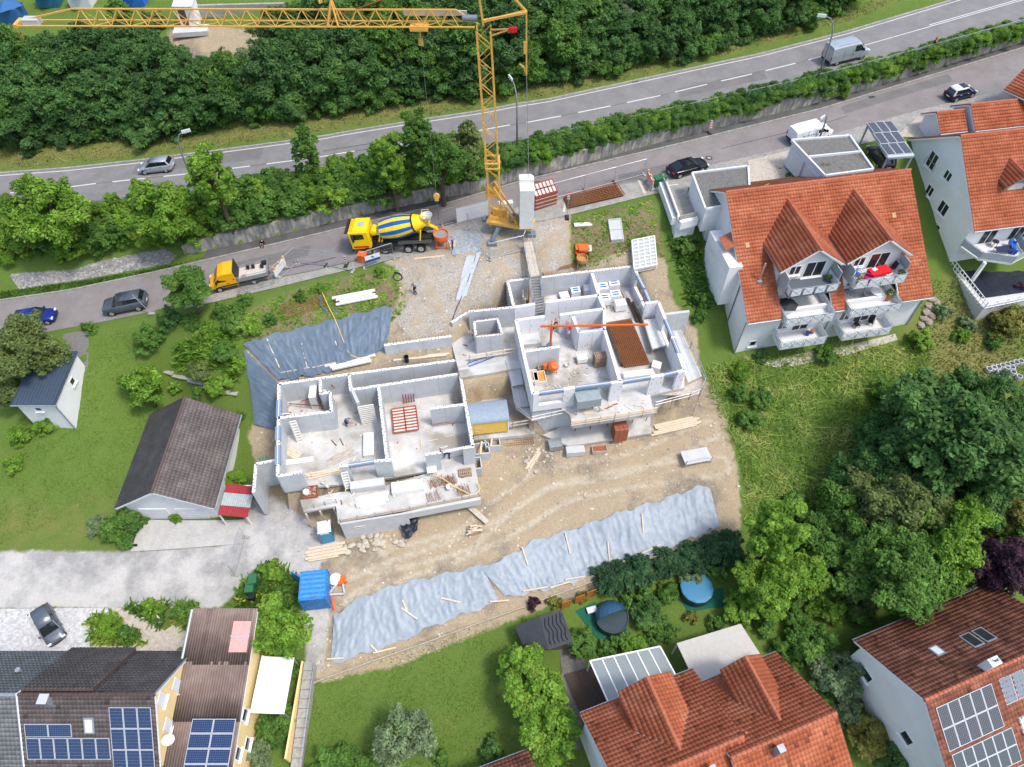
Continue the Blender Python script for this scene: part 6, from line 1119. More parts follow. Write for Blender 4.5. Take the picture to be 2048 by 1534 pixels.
pb=Vector((bl0.x,bl0.y,tz+1.6+.34*14));q=MB();q.prism([(.72,.2),(.72,.8),(.45,1.1),(-.72,1.1),(-.72,.2)],.165,.5);q.v=[tuple(Matrix.Rotation(R(2),3,'Z')@Vector(v)+L3(pb)) for v in q.v];q.build('ballast_block',bw,CR)
MB().tube([L3(gy),L3(pb+Vector((.2,.4,.4)))],.03,5).build('guy_rope',M_STEEL,CR)
hb=thing('crane_hook_block','yellow hook block hanging on a thin rope above the orange concrete skip','hook',P(873,392,zl(-8)+5.2));b=MB();b.lathe([(.05,-.12),(.32,-.1),(.32,.1),(.05,.12)],12,(0,0,0),(0,1,0));b.build('sheave',M_CRY,hb);MB().box((0,0,-.35),(.4,.25,.4)).build('block',M_CRY,hb);MB().tube([(0,0,-.5),(0,-.02,-3.0)],.035,5).build('chain',M_TICK,hb);MB().tube([(0,0,.1),L3(tx)+o-hb.location],.012,4).build('rope',M_STEEL,hb)
# loose things on the site
from mathutils.noise import noise as NZ
M_PLY=mat('plywood',(.55,.43,.28),.8,var=.1,vs=3);M_BLUET=mat('toilet_blue',(.06,.22,.36),.5,var=.05);M_CBL=mat('container_blue',(.02,.16,.46),.5,col2=(.05,.25,.56),vs=2.5);M_GRN=mat('bin_green',(.03,.14,.06),.5,var=.06);M_GRNP=mat('green_post',(.01,.28,.14),.5)
M_TARP=mat('blue_grey_tarp',(.27,.315,.355),.48,var=.1,vs=.8,spec=.4,bump=.15,bs=5,wear=((.40,.38,.33),1.1,.66));M_TARPD=mat('dark_blue_tarp',(.12,.165,.215),.55,var=.15,vs=.8,spec=.35,bump=.15,bs=5);M_TARPB=mat('black_membrane',(.02,.026,.036),.4,var=.2,vs=2)
def gz(u,v,z=None):return G(u,v) if z is None else P(u,v,z)
def plank(label,group,a,b,z=None,w=.2,h=.06,lift=0.0,m=None,name='plank',cat='plank'):
 A,B=gz(*a,z),gz(*b,z);c=(A+B)/2;k=Vector((0,0,h/2+lift+.01));o=MB().beam(A-c+k,B-c+k,h,w,up=(0,0,1)) if False else None
 d=(B-A).normalized();x=Vector((-d.y,d.x,0)).normalized();y=x.cross(d) if x.cross(d).z>0 else d.cross(x);M3=Matrix((d,x,y)).transposed();o=MB().box(k,((B-A).length,w,h),M=M3).build(name,m or M_TIMB,loc=c);return tag(o,label,cat,group)
def pile(label,group,a,b,n,rows=1,z=None,w=.2,h=.07,m=None,jit=.25,spread=None,lift=0.0):
 A,B=gz(*a,z),gz(*b,z);d=(B-A).normalized();x=Vector((-d.y,d.x,0));rr=random.Random(int(A.x*77+B.y*31));L=(B-A).length
 for r in range(rows):
  for i in range(n-r):
   l=L*rr.uniform(.75,1.05);c=(A+B)/2+x*((i-(n-r-1)/2)*(spread or w*1.12))+d*rr.uniform(-jit,jit)*L*.3+Vector((0,0,h/2+r*(h+.005)+lift));M3=Matrix.Rotation(rr.gauss(0,.015+jit*.05),3,'Z')@Matrix((d,x,Vector((0,0,1))-Vector((0,0,0)))).transposed() if abs(d.z)<.02 else Matrix((d,x,d.cross(x))).transposed()
   o=MB().box((0,0,0),(l,w,h),M=M3).build('plank',m or M_TIMB,loc=c);tag(o,label,'plank',group)
def tarp(name,label,top,bot,m,nv=16,amp=.07,seed=1,per=26,lift=.08):
 T,B=[G(u,v) for u,v in top],[G(u,v) for u,v in bot]
 def res(L,n):
  s=[0]
  for a,b in zip(L[:-1],L[1:]):s.append(s[-1]+(b-a).length)
  out=[]
  for k in range(n+1):
   t=s[-1]*k/n;i=min(max(0,np.searchsorted(s,t)-1),len(L)-2);f=(t-s[i])/max(1e-6,s[i+1]-s[i]);out.append(L[i].lerp(L[i+1],f))
  return out,s[-1]
 n=int(max(res(T,2)[1],res(B,2)[1])/.15);nv=int(nv*1.35);T,LT=res(T,n);B,_=res(B,n);rg=np.random.default_rng(seed);V=[];c=(T[n//2]+B[n//2])/2
 ph=rg.uniform(0,6.28,8);fr=rg.uniform(.6,4.2,8)
 for j in range(nv+1):
  t=j/nv
  for i in range(n+1):
   p=T[i].lerp(B[i],t);s=LT*i/n;q=s+.35*math.sin(3.1*t+ph[0]+s*.3)*t+.5*math.sin(s*.23+ph[1])*t
   e=min(1,6*t+.15,6*(1-t)+.15);f1=NZ((q*1.1+seed*9,t*1.1,seed));f2=NZ((q*3.0+t*2.2,t*1.6+7,seed));f3=NZ((q*.35+t,t*2.4,seed+3));f4=NZ((q*.9+t*4,t*3.5,seed+5));wv=1.1*max(0,1-abs(f1)*6)*(.35+abs(f3)*1.6)+.75*max(0,1-abs(f2)*5)*(.3+abs(f4)*1.8)+.45*max(0,1-abs(f4)*5);wv2=.7*f3
   jx=.12*math.sin(s*2.3+ph[6])+.06*math.sin(s*6.1)
   z=hz(p.x,p.y+(jx if j in(0,nv) else 0))+lift+amp*e*(wv+wv2+.2*rg.normal(0,.35));V.append((p.x-c.x,p.y-c.y+(jx if j in(0,nv) else 0),z-c.z))
 F_=[[j*(n+1)+i,j*(n+1)+i+1,(j+1)*(n+1)+i+1,(j+1)*(n+1)+i] for j in range(nv) for i in range(n)]
 me=npmesh(name,np.array(V),np.array(F_)[:,::-1],m);me.polygons.foreach_set('use_smooth',np.ones(len(F_),bool));o=bpy.data.objects.new(name,me);COL.objects.link(o);o.location=c;return tag(o,label,'tarpaulin')
tarp('slope_tarpaulin','large pale blue-grey tarpaulin covering the right part of the lower slope',[(962,1138),(1030,1107),(1062,1084),(1200,1040),(1330,998),(1400,973),(1418,976)],[(1012,1196),(1080,1184),(1200,1150),(1310,1108),(1380,1078),(1440,1054)],M_TARP,26,amp=.12,seed=2,lift=.12)
tarp('slope_tarpaulin','pale blue-grey tarpaulin with frayed end on the lower slope next to the container',[(668,1232),(720,1196),(800,1168),(900,1146),(962,1132)],[(662,1330),(740,1305),(800,1285),(860,1255),(1000,1204)],M_TARP,26,amp=.12,seed=5,lift=.12)
tarp('cut_slope_tarpaulin','dark blue tarpaulin with battens on the cut bank above the lower shell',[(488,692),(560,668),(650,646),(788,614)],[(560,764),(640,752),(700,736),(774,700)],M_TARPD,26,amp=.13,seed=7,lift=.2)
tarp('cut_slope_tarpaulin','dark blue tarpaulin hanging down beside the left wall of the lower shell',[(488,700),(500,770),(508,850)],[(556,766),(552,800),(552,862)],M_TARPD,14,seed=9,lift=.22)
GB='battens holding down the tarpaulins'
for a,b in(((535,680),(560,738)),((604,690),(616,740)),((671,685),(688,726)),((563,748),(620,738)),((626,738),(690,724))):plank('thin timber batten lying on the dark blue tarpaulin',GB+' on the cut bank',a,b,w=.1,h=.06,lift=.2)
for a,b in(((1044,1097),(1056,1133)),((1130,1068),(1140,1110)),((1215,1085),(1219,1128)),((1283,1030),(1286,1068)),((1046,1185),(1096,1176)),((1130,1162),(1170,1155)),((1195,1140),(1250,1124)),((1265,1118),(1320,1092)),((1100,1178),(1140,1166))):plank('pale batten lying on the right lower slope tarpaulin',GB+' on the right lower slope',a,b,w=.12,h=.06,lift=.26)
for a,b in(((803,1218),(835,1240)),((882,1198),(922,1207)),((747,1308),(793,1297)),((742,1292),(756,1306)),((655,1320),(690,1318)),((980,1206),(1018,1203)),((806,1202),(815,1225))):plank('pale batten lying on the left lower slope tarpaulin',GB+' on the left lower slope',a,b,w=.14,h=.06,lift=.26)
bd=[(620,1370),(737,1327),(855,1286),(966,1245),(1049,1216)]
for i in range(len(bd)-1):
 for a,b in((bd[i],((bd[i][0]+bd[i+1][0])/2,(bd[i][1]+bd[i+1][1])/2)),(((bd[i][0]+bd[i+1][0])/2,(bd[i][1]+bd[i+1][1])/2),bd[i+1])):plank('upright edging board between the muddy strip and the lawn','edging boards along the lawn',a,b,w=.06,h=.3,m=M_TIMG)
for a,b in(((1080,1203),(1185,1165)),((1185,1165),(1290,1122)),((1290,1122),(1475,1058))):plank('edging board along the dark hedge at the foot of the slope','edging boards along the dark hedge',a,b,w=.06,h=.25,m=M_TIMG)
pile('long white beam in the stack on the weedy bank','beams stacked on the weedy bank',(668,604),(752,588),4,3,w=.3,h=.16,m=M_FORM)
plank('beam with bright red end on the weedy bank stack',None,(672,606),(750,592),w=.16,h=.16,lift=.2,m=M_ORNG,name='red_beam')
pile('sawn plank in the pile above the blue container','planks above the blue container',(612,1110),(690,1096),5,2,w=.28,h=.09);pile('fresh sawn plank in the long pile below the right scaffold','planks below the right scaffold',(1303,862),(1398,840),5,2,w=.22,h=.08)
pile('plank fanned out on the floor of the lower shell','planks on the lower shell floor',(648,930),(712,900),4,1,z=FL,w=.22,h=.08,jit=.6,m=M_TIMG);pile('white board in the terrace stack of the lower shell','white boards stacked on the terrace',(712,1008),(776,994),4,3,z=FL,w=.3,h=.1,m=M_FORM)
pile('timber beam laid along the terrace opening','beams along the terrace opening',(612,955),(682,940),3,2,z=FL,w=.2,h=.14);pile('long white girder at the foot of the dark tarpaulin','girders below the dark tarpaulin',(648,742),(748,720),3,1,w=.28,h=.2,m=M_FORM,lift=.25)
pile('plank on the floor in the corner by the left wall of the lower shell','planks by the left wall',(572,898),(600,915),4,1,z=FL,w=.2,h=.07);pile('short plank on the stony ground below the yellow trailer','short planks on the stony ground',(1052,945),(1082,897),2,1,w=.25,h=.08)
plank('thick plank ramp leaning from the terrace corner to the dirt',None,(925,1004),(975,1048),w=.5,h=.1,lift=.25,m=M_TIMG,name='plank_ramp');plank('plank lying on the gravel by the crane foot',None,(828,518),(890,512),w=.2,h=.06);pile('loose plank stacked by the upper tarpaulin','planks by the retaining wall',(768,722),(900,708),2,1,w=.2,h=.1,m=M_TIMB)
pile('weathered plank lying at the road edge','planks at the road edge',(1126,428),(1133,398),1,1,w=.25,h=.06,m=M_TIMB);pile('white board lying by the barrier lamps','boards by the barrier',(1277,360),(1289,386),1,1,w=.25,h=.05,m=M_TIMB)
plank('leaning plank by the red lean-to roof',None,(500,980),(538,1004),w=.3,h=.06,lift=.5,name='leaning_plank')
def boxthing(name,label,cat,p,rz,dims,m,group=None,extra=None):
 t=thing(name,label,cat,p,rz,group);MB().box((0,0,dims[2]/2),dims).build('body',m,t)
 if extra:extra(t)
 return t
def pallet(label,p,rz,n=1,group=None,name='pallet_stack'):
 t=thing(name,label,'pallets',p,rz,group);me=palm
 for i in range(n):inst('pallet',me,t,(random.uniform(-.03,.03),random.uniform(-.03,.03),.145*i),random.uniform(-.04,.04))
 return t
b=MB()
for y in(-.35,0,.35):b.box((0,y,.05),(1.2,.1,.1))
for i in range(7):b.box((-.53+i*.177,0,.12),(.11,.8,.025))
palm=b.mesh('pallet',mat('pallet_wood',(.36,.25,.17),.85,var=.2,vs=5))
def blockpack(label,p,rz,group=None,dims=(1.15,.95,.9),col=None,prints=True,name='block_pack'):
 t=thing(name,label,'block pack',p,rz,group);inst('pallet',palm,t);m=col or M_WPK
 for k in range(3):
  for i in range(2):
   for j in range(2):MB().box(((i-.5)*dims[0]/2,(j-.5)*dims[1]/2,.15+dims[2]/3*(k+.5)),(dims[0]/2-.015,dims[1]/2-.015,dims[2]/3-.012)).build('block',m,t)
 if prints:
  for j in(-1,1):MB().box((0,j*.18*dims[1],.15+dims[2]+.003),(dims[0]*.6,.17,.008)).build('blue_label',mat('label_blue',(.02,.10,.42),.5),t)
 return t
M_WPK=mat('white_blocks',(.76,.77,.79),.8,var=.04)
GP='white block packs in the upper shell'
for i,(u,v) in enumerate(((1199,567),(1218,560),(1204,585),(1226,578),(1208,607),(1229,600))):blockpack('white shrink-wrapped block pack with blue labels in the rear room',P(u,v,FU),R(8),GP)
blockpack('unwrapped white block pack by the tall rebar bundles',P(1239,618,FU),R(10),None,prints=False);blockpack('white block pack on a pallet between the mixer and the pallet stack',P(1163,722,FU),R(10),None,(1.0,.8,.55),prints=False);blockpack('plain white block pack beside the red bricks',P(1177,588,FU),R(8),None,prints=False);blockpack('white block pack with one blue label by the steel stair',P(1150,590,FU),R(8),None,(1.0,.9,.7));blockpack('opened white block pack with grey blocks on top next to the steel stair',P(1128,596,FU),R(14),None,(1.0,.9,.4),prints=False)
t=blockpack('white pack topped with red bricks in the rear room',P(1166,572,FU),R(8),None,(1.1,1.0,.95),prints=False);[inst('brick',bme,t,(x,y,1.12)) for x,y in((.2,.1),(.2,-.22),(-.2,.1))];MB().box((0,0,1.11),(1.1,1.0,.02)).build('brick_layer',MBK,t)
pallet('tall stack of empty wooden pallets by the inner wall',P(1198,728,FU),R(12),10);pallet('low stack of pallets beside the orange mixer',P(1086,738,FU),R(8),4);pallet('pallet lying on the gravel beside the ramp',G(1097,546),R(10),1);pallet('wooden pallet filled with offcuts on the front terrace',P(931,946,FL),R(8),2)
rg_=thing('rebar_mat_stack','large stack of rusty rebar mats on the upper floor','rebar',P(1256,690,FU));q=[P(1216,645,FU+.3),P(1262,637,FU+.3),P(1299,726,FU+.3),P(1249,733,FU+.3)];q=[p-rg_.location for p in q]
for s in range(3):
 z=Vector((0,0,-.1*s))
 for i in range(14):k=i/13;MB().beam(q[0].lerp(q[1],k)+z,q[3].lerp(q[2],k)+z,.035).build('bar',M_RUST,rg_)
 for i in range(27):k=i/26;MB().beam(q[0].lerp(q[3],k)+z+Vector((0,0,.035)),q[1].lerp(q[2],k)+z+Vector((0,0,.035)),.035).build('bar',M_RUST,rg_)
def rebarmat(name,label,pts,z,nx,ny,r=.03,lift=.06):
 q=[gz(u,v,z) for u,v in pts];c=sum(q,Vector())/4;t=thing(name,label,'rebar',c);q=[p-c+Vector((0,0,lift)) for p in q]
 for i in range(nx):k=i/(nx-1);MB().beam(q[0].lerp(q[1],k),q[3].lerp(q[2],k),r).build('bar',M_RUST,t)
 for i in range(ny):k=i/(ny-1);MB().beam(q[0].lerp(q[3],k)+Vector((0,0,r)),q[1].lerp(q[2],k)+Vector((0,0,r)),r).build('bar',M_RUST,t)
 return t
t=rebarmat('rebar_mat_stack','stack of brown rebar mats lying on the paving beside the site fence',[(1128,398),(1234,370),(1249,394),(1137,420)],None,20,9,.05,.35)
for s in(.1,.22):[MB().beam(v*1+Vector((0,0,-s)),w_+Vector((0,0,-s)),.05).build('bar',M_RUST,t) for v,w_ in[(Vector(t.children[0].data.vertices[0].co),Vector(t.children[0].data.vertices[4].co))]]
MB().prism([((G(u,v)-t.location).x,(G(u,v)-t.location).y) for u,v in((1130,399),(1233,372),(1247,393),(1138,418))],.02,.3).build('mat_bundle',mat('rebar_bundle',(.085,.05,.03),.9,var=.3,vs=9),t)
rebarmat('rebar_mat','rebar mat lying on the dirt below the yellow trailer',[(1012,872),(1062,864),(1068,888),(1014,892)],None,12,6,.03,.05);rebarmat('rebar_mat','rebar mat lying on the weedy bank near the white beams',[(560,612),(640,590),(655,612),(575,638)],None,14,8,.025,.05);rebarmat('rebar_mat','rebar mat leaning behind the rear wall of the upper shell',[(1113,545),(1150,536),(1160,528),(1120,538)],None,10,4,.03,.3);rebarmat('rebar_mat','rusty rebar mat standing by the inner wall of the lower shell',[(864,842),(912,834),(914,850),(866,858)],FL,16,5,.025,.4)
for(u,v,lab,n) in((872,966,'tight bundle of rusty stirrups on the terrace under the yellow hose',16),(900,962,'loose heap of rusty stirrups on the terrace beside the pallet',22),(926,982,'heap of rusty bars with white ties at the terrace corner',14),(868,994,'small pile of rusty clips on the terrace',9)):
 t=thing('rebar_bundle',lab,'rebar',P(u,v,FL),R(20));rr=random.Random(u)
 for i in range(n):x=(i/n-.5)*1.3;MB().tube([(x,-.5+rr.gauss(0,.08),.05+rr.random()*.3),(x+rr.gauss(0,.1),.5+rr.gauss(0,.08),.08+rr.random()*.3)],.02,4).build('bar',M_RUST,t)
for i,(a,b,lab) in enumerate((((1254,596),(1276,646),'left bundle of long dark steel bars on the upper floor'),((1264,604),(1286,652),'right bundle of long dark steel bars on the upper floor'),((1211,645),(1244,734),'long dark steel beam along the inner wall by the rebar mats'))):
 A,B=P(*a,FU+.1),P(*b,FU+.1);t=thing('steel_bar_bundle',lab,'steel bars',(A+B)/2);d=(B-A).normalized();x=Vector((-d.y,d.x,0));rr=random.Random(i)
 for k in range(9):off_=x*(k%3-1)*.1+Vector((0,0,(k//3)*.09));MB().beam((A-B)/2+off_+d*rr.uniform(0,.3),(B-A)/2+off_-d*rr.uniform(0,.3),.085).build('bar',mat('dark_brown_steel',(.075,.05,.04),.7,var=.2),t)
t=thing('formwork_table','grey formwork table with concrete-stained top beside the rebar mats','formwork',P(1305,672,FU));q=[P(1287,640,FU+.9),P(1316,636,FU+.9),P(1332,690,FU+.9),P(1305,698,FU+.9)];q=[p-t.location for p in q];MB().prism([(p.x,p.y) for p in q],.85,.92).build('table_top',mat('stained_board',(.58,.57,.54),.9,var=.12,vs=2),t)
for i in range(4):MB().beam(q[i]+Vector((0,0,-.1)),q[(i+1)%4]+Vector((0,0,-.1)),.12).build('frame_bar',M_STEEL,t);MB().beam(q[i]-Vector((0,0,.9)),q[i],.08).build('leg',M_STEEL,t)
boxthing('board_stack','stack of white boards lying behind the front opening','boards',P(1276,752,FU),R(8),(3.0,.7,.5),M_FORM);boxthing('covered_pallet','small pallet of white sacks at the corner of the rebar room','pallet',P(1312,735,FU),R(-20),(.9,.9,.5),M_WPK)
def framepanel(name,label,pts,z,nx,ny,fm,pm,thick=.12,lift=0.0,cat='formwork panel',board=True,n=1):
 q=[gz(u,v,z) for u,v in pts];q[3]=q[0]+q[2]-q[1];c=sum(q,Vector())/4;t=thing(name,label,cat,c)
 for s in range(n):
  e=Vector((0,0,lift+s*(thick+.02)+thick/2));L=[p-c+e for p in q]
  if board:MB().add([p-Vector((0,0,thick/2)) for p in L]+[p-Vector((0,0,thick/2-.03)) for p in L],[[3,2,1,0],[4,5,6,7],[0,1,5,4],[1,2,6,5],[2,3,7,6],[3,0,4,7]]).build('panel_board',pm,t)
  if s<n-1:
   for i in range(4):MB().beam(L[i],L[(i+1)%4],thick,.06).build('frame_bar',M_TIMG if s%3==1 else fm,t)
   continue
  for i in range(nx+1):k=i/nx;MB().beam(L[0].lerp(L[1],k),L[3].lerp(L[2],k),thick*.8,.06).build('frame_bar',fm,t)
  for i in range(ny+1):k=i/ny;MB().beam(L[0].lerp(L[3],k),L[1].lerp(L[2],k),thick,.06).build('frame_bar',fm,t)
 return t
framepanel('red_frame_panel','red-framed formwork panel with cream boards lying on the lower shell floor',[(784,822),(832,815),(838,862),(788,870)],FL,2,8,M_REDF,M_FPAN,.15,.25)
framepanel('panel_stack','tall stack of red-framed formwork panels with cream boards beside the ballast',[(1061,396),(1103,384),(1113,408),(1066,420)],zl(5)+.0,6,2,M_REDF,M_FPAN,.14,.1,n=11)
framepanel('white_grid_panel','stack of white formwork grids on the soil beside the upper shell',[(1262,490),(1307,481),(1312,538),(1268,546)],None,4,8,M_FORM,mat('grey_board',(.42,.44,.44),.8),.14,.1,n=4);framepanel('grey_board_stack','stack of pale grey boards lying in the weeds',[(1216,446),(1240,444),(1246,484),(1220,488)],None,1,2,M_CONC,M_CONC,.1,.05,n=4)
boxthing('white_board','short white slab lying among the weeds behind the crane','slab',G(1166,450),R(5),(1.9,.5,.14),M_FORM)
def standpanel(label,a,b,z,h,lean=.5,n=6,name='standing_formwork',group=None,m=M_FORM):
 A,B=P(*a,z),P(*b,z);c=(A+B)/2;t=thing(name,label,'formwork panel',c,0,group);d=(B-A).normalized();nrm=Vector((-d.y,d.x,0));top=nrm*lean+Vector((0,0,h));L0,L1=A-c,B-c
 for p in(L0,L1):MB().beam(p,p+top,.1,.14).build('frame_bar',m,t)
 for i in range(n+1):k=i/n;MB().beam(L0+top*k,L1+top*k,.09,.12).build('rung',m,t)
 MB().add([L0+nrm*.06,L1+nrm*.06,L1+top+nrm*.06,L0+top+nrm*.06],[[0,1,2,3]]).build('panel_board',M_CONC,t);return t
standpanel('white ladder-like formwork panel leaning in the room corner, left of the ladder',(577,868),(592,866),FL,2.7,.45,8);standpanel('narrow white formwork ladder leaning against the grey room wall',(596,885),(606,882),FL,2.8,.5,8);standpanel('broad white formwork panel leaning on the long inner wall',(726,850),(754,845),FL,2.6,.3,10);standpanel('small white formwork panel by the first room doorway',(651,815),(661,813),FL,2.4,.25,7);standpanel('white ladder standing on the front terrace',(692,978),(704,975),FL,2.0,.5,6)
boxthing('white_girder_pack','upright pack of white girders in the first room','girders',P(634,806,FL),R(4),(.7,1.6,2.0),M_FORM);boxthing('precast_slab','long white precast slab lying by the long inner wall','slab',P(739,893,FL),R(97),(2.6,1.0,.5),M_TOP);boxthing('precast_slab','broad white precast slab lying on the front terrace','slab',P(816,977,FL),R(9),(2.9,1.1,.55),M_TOP);boxthing('precast_slab','grey precast slab with steel straps on the terrace edge','slab',P(737,975,FL),R(9),(3.1,.8,.8),M_CONC);boxthing('insulation_slab','long low white slab along the left front of the lower shell','slab',P(600,925,FL),R(9),(2.6,.55,.35),M_TOP)
for a,b,z,l in(((604,807),(655,800),FL,'red push-pull prop across the first room'),((580,812),(648,822),FL,'red prop lying along the first room wall'),((655,760),(672,788),FL+1,'brown diagonal prop behind the first room')):A,B=P(*a,z),P(*b,z);o_=MB().tube([A-(A+B)/2+Vector((0,0,.4)),B-(A+B)/2+Vector((0,0,.9))],.045,6).build('wall_prop',M_PROP,loc=(A+B)/2);tag(o_,l,'prop')
for i,u in enumerate((808,813,818,823,828)):p=P(u,806-i,FL);o_=MB().tube([(0,0,0),(.05*i-.1,.7,2.3)],.04,6).lathe([(.1,0),(.1,.02)],8).build('steel_prop',M_PROP,loc=p);tag(o_,'red steel prop leaning on the wall behind the red-framed panel','prop','props leaning behind the red-framed panel')
t=thing('brick_tray','red-brown tray full of brick rubble on the terrace corner','tray',P(622,986,FL),R(8));MB().box((0,0,.08),(1.3,1.1,.1)).build('tray_floor',MBK,t);[MB().box((x,y,.2),(sx,sy,.3)).build('tray_side',MBK,t) for x,y,sx,sy in((-.65,0,.06,1.1),(.65,0,.06,1.1),(0,-.55,1.3,.06),(0,.55,1.3,.06))];rr=random.Random(4)
for i in range(26):MB().box((rr.uniform(-.5,.5),rr.uniform(-.42,.42),.2+rr.random()*.15),(.18,.11,.09),rz=rr.random()*3).build('rubble_brick',mat('pale_rubble',(.42,.30,.24),.9,var=.3,vs=9),t)
MB().lathe([(.1,0),(.3,.1),(.28,.35),(.1,.45)],10,(-.35,-.1,.25)).build('sack',M_WPLAS,t)
def bucket(label,p,m,r=.17,h=.3,cat='bucket',fill=None,name='bucket'):
 t=thing(name,label,cat,p);MB().lathe([(r*.8,0),(r,h),(r*.93,h),(r*.75,.04),(.0,.03)],14).build('body',m,t)
 if fill:MB().lathe([(.0,h*.75),(r*.9,h*.75),(0,h*.76)],12).build('contents',fill,t)
 return t
bucket('yellow tub near the white slab in the courtyard',P(947,780,FL),M_YEL,.28,.45);bucket('yellow tub beside the brown heap in the courtyard',P(1002,780,FL),M_YEL,.28,.45);bucket('tall black drain pipe standing in the courtyard',P(979,783,FL),M_BLACKP,.27,1.1,'pipe',name='drain_pipe_piece');bucket('pale bucket beside the white block pack in the upper shell',P(1134,733,FU),M_FORM,.26,.4);bucket('white bucket on the terrace under the yellow hose',P(899,978,FL),M_WPLAS,.3,.5);bucket('brown bucket on the front terrace by the white slab',P(840,963,FL),M_RUST,.25,.25);bucket('black pipe stub by the rear wall',G(814,723),M_BLACKP,.25,.8,'pipe',name='pipe_stub');bucket('clay bucket beside another on the front terrace',P(648,968,FL),M_FORM,.2,.4);bucket('small clay bucket by the brick tray',P(656,974,FL),M_FORM,.18,.3)
o_=MB().box((0,0,.35),(1.3,1.0,.7)).build('brown_heap',M_RUST,loc=P(1011,776,FL),rz=R(10));o_.scale=(.7,.7,.5);tag(o_,'small rust-brown heap of iron in the courtyard','heap')
t=thing('drum_mixer','orange drum mixer on a steel stand inside the upper shell','mixer',P(1103,742,FU),R(10));MB().lathe([(.15,0),(.5,.15),(.55,.5),(.35,.85),(.33,.85)],16,(0,0,.7),(.2,-.5,.8)).build('drum',M_ORNG,t);[MB().beam((x,-.45,0),(x*.6,0,1.0),.07).build('leg',M_STEEL,t) for x in(-.5,.5)];[MB().beam((x,.45,0),(x*.6,0,1.0),.07).build('leg',M_STEEL,t) for x in(-.5,.5)];MB().box((-.7,0,.9),(.3,.4,.6)).build('motor_box',M_ORNG,t)
def tub(label,p,rz,m,fill,d=(1.1,1.3,.6)):
 t=thing('mortar_tub',label,'tub',p,rz);[MB().box((x,y,d[2]/2),(sx,sy,d[2])).build('side',m,t) for x,y,sx,sy in((-d[0]/2,0,.05,d[1]),(d[0]/2,0,.05,d[1]),(0,-d[1]/2,d[0],.05),(0,d[1]/2,d[0],.05))];MB().box((0,0,d[2]*.4),(d[0]-.05,d[1]-.05,d[2]*.7)).build('contents',fill,t);return t
tub('tub of orange sand in the upper shell',P(1079,760,FU),R(8),M_FORM,mat('orange_sand',(.55,.27,.07),.95,var=.15,vs=8));tub('tub of grey mortar beside the orange sand',P(1067,758,FU),R(8),M_FORM,mat('grey_mortar',(.40,.33,.27),.95,var=.1),(.8,1.3,.6));tub('small red crate beside the block packs',P(1237,596,FU),R(15),MBK,M_CONC,(.8,1.2,.5))
t=thing('mini_crane','small orange jib crane on a blue base inside the upper shell','crane',P(1100,700,FU));o=t.location;zt_=FU+3.6;mt2=P(1107,634,zt_);MB().box((0,0,.2),(1.6,.5,.25)).build('base',mat('base_blue',(.06,.20,.30),.6,var=.2),t);MB().box((0,0,.2),(.45,1.5,.2)).build('base',mat('base_blue',(0,0,0)),t);m2=Vector((0,0,3.6));MB().beam((0,0,.3),m2,.22).build('mast',M_ORNG,t)
jl_,jr_=P(1089,630,zt_)-o,P(1287,627,zt_)-o;d=(jr_-jl_).normalized();MB().beam(m2-d*1.1,m2+d*9.4,.16).build('jib',M_ORNG,t);MB().beam(m2,m2+Vector((0,0,.8)),.08).build('king_post',M_ORNG,t);MB().tube([m2-d*1.0,m2+Vector((0,0,.8)),m2+d*5.5,m2+d*9.3],.02,4).build('tie_rod',M_ORNG,t);MB().box(m2+d*1.8-Vector((0,0,.3)),(.25,.25,.4)).build('hoist',M_RED,t)
t=thing('grey_silo_box','grey metal box on legs standing on the white balcony slab','machine',P(1172,815,FU),R(10));MB().prism([(-1.15,-.75),(1.15,-.75),(1.15,.75),(-1.15,.75)],1.0,2.1).build('box',mat('blue_grey_steel',(.27,.32,.33),.5,var=.1),t);[MB().beam((x,y,0),(x*.9,y*.9,1.05),.08).build('leg',M_STEEL,t) for x in(-1.1,1.1) for y in(-.7,.7)]
pile('pale board lying under the grey box on legs','boards under the grey box',(1165,822),(1185,818),5,1,z=FU,w=.18,h=.05)
t=thing('plasterboard_sheet','pale lilac insulation board leaning in the upper shell doorway','board',P(1133,672,FU));MB().beam((0,0,0),(.1,.4,1.6),.05,1.0).build('sheet',mat('lilac_foam',(.50,.44,.68),.7),t)
t=thing('plan_table','table with white plans beside the front wall of the lower shell','table',P(864,940,FL),R(100));MB().box((0,0,.8),(1.5,.9,.04)).build('table_top',M_WPLAS,t);[MB().beam((x,y,0),(x,y,.8),.05).build('leg',M_STEEL,t) for x in(-.65,.65) for y in(-.35,.35)]
t=thing('white_slab','pale slab lying in the left room of the upper shell','slab',P(1060,680,FU),R(8));MB().box((0,0,.3),(1.9,2.1,.6)).build('slab',M_CONC,t)
t=thing('ladder','blue-topped ladder lying across the landing with white blocks','ladder',P(962,722,FU),R(26));[MB().beam((-1.4,y,.15),(1.4,y,.15),.06).build('rail',M_BLUEP,t) for y in(-.2,.2)];[MB().beam((x,-.2,.15),(x,.2,.15),.04).build('rung',M_STEEL,t) for x in np.linspace(-1.3,1.3,9)]
for i,(u,v,h) in enumerate(((1046,600,1.6),(1050,602,1.4),(1057,600,2.2))):o_=MB().box((0,0,h/2),(.16 if i<2 else .08,1.1,h)).build('leaning_board',(M_TIMG,M_TIMG,mat('rust_plate',(.36,.11,.03),.8,var=.15))[i],loc=P(u,v+8,FU));tag(o_,('brown plank standing left of the rust plate','brown plank standing in the rear room next to another','tall rust-orange plate standing beside the steel stair')[i],'board')
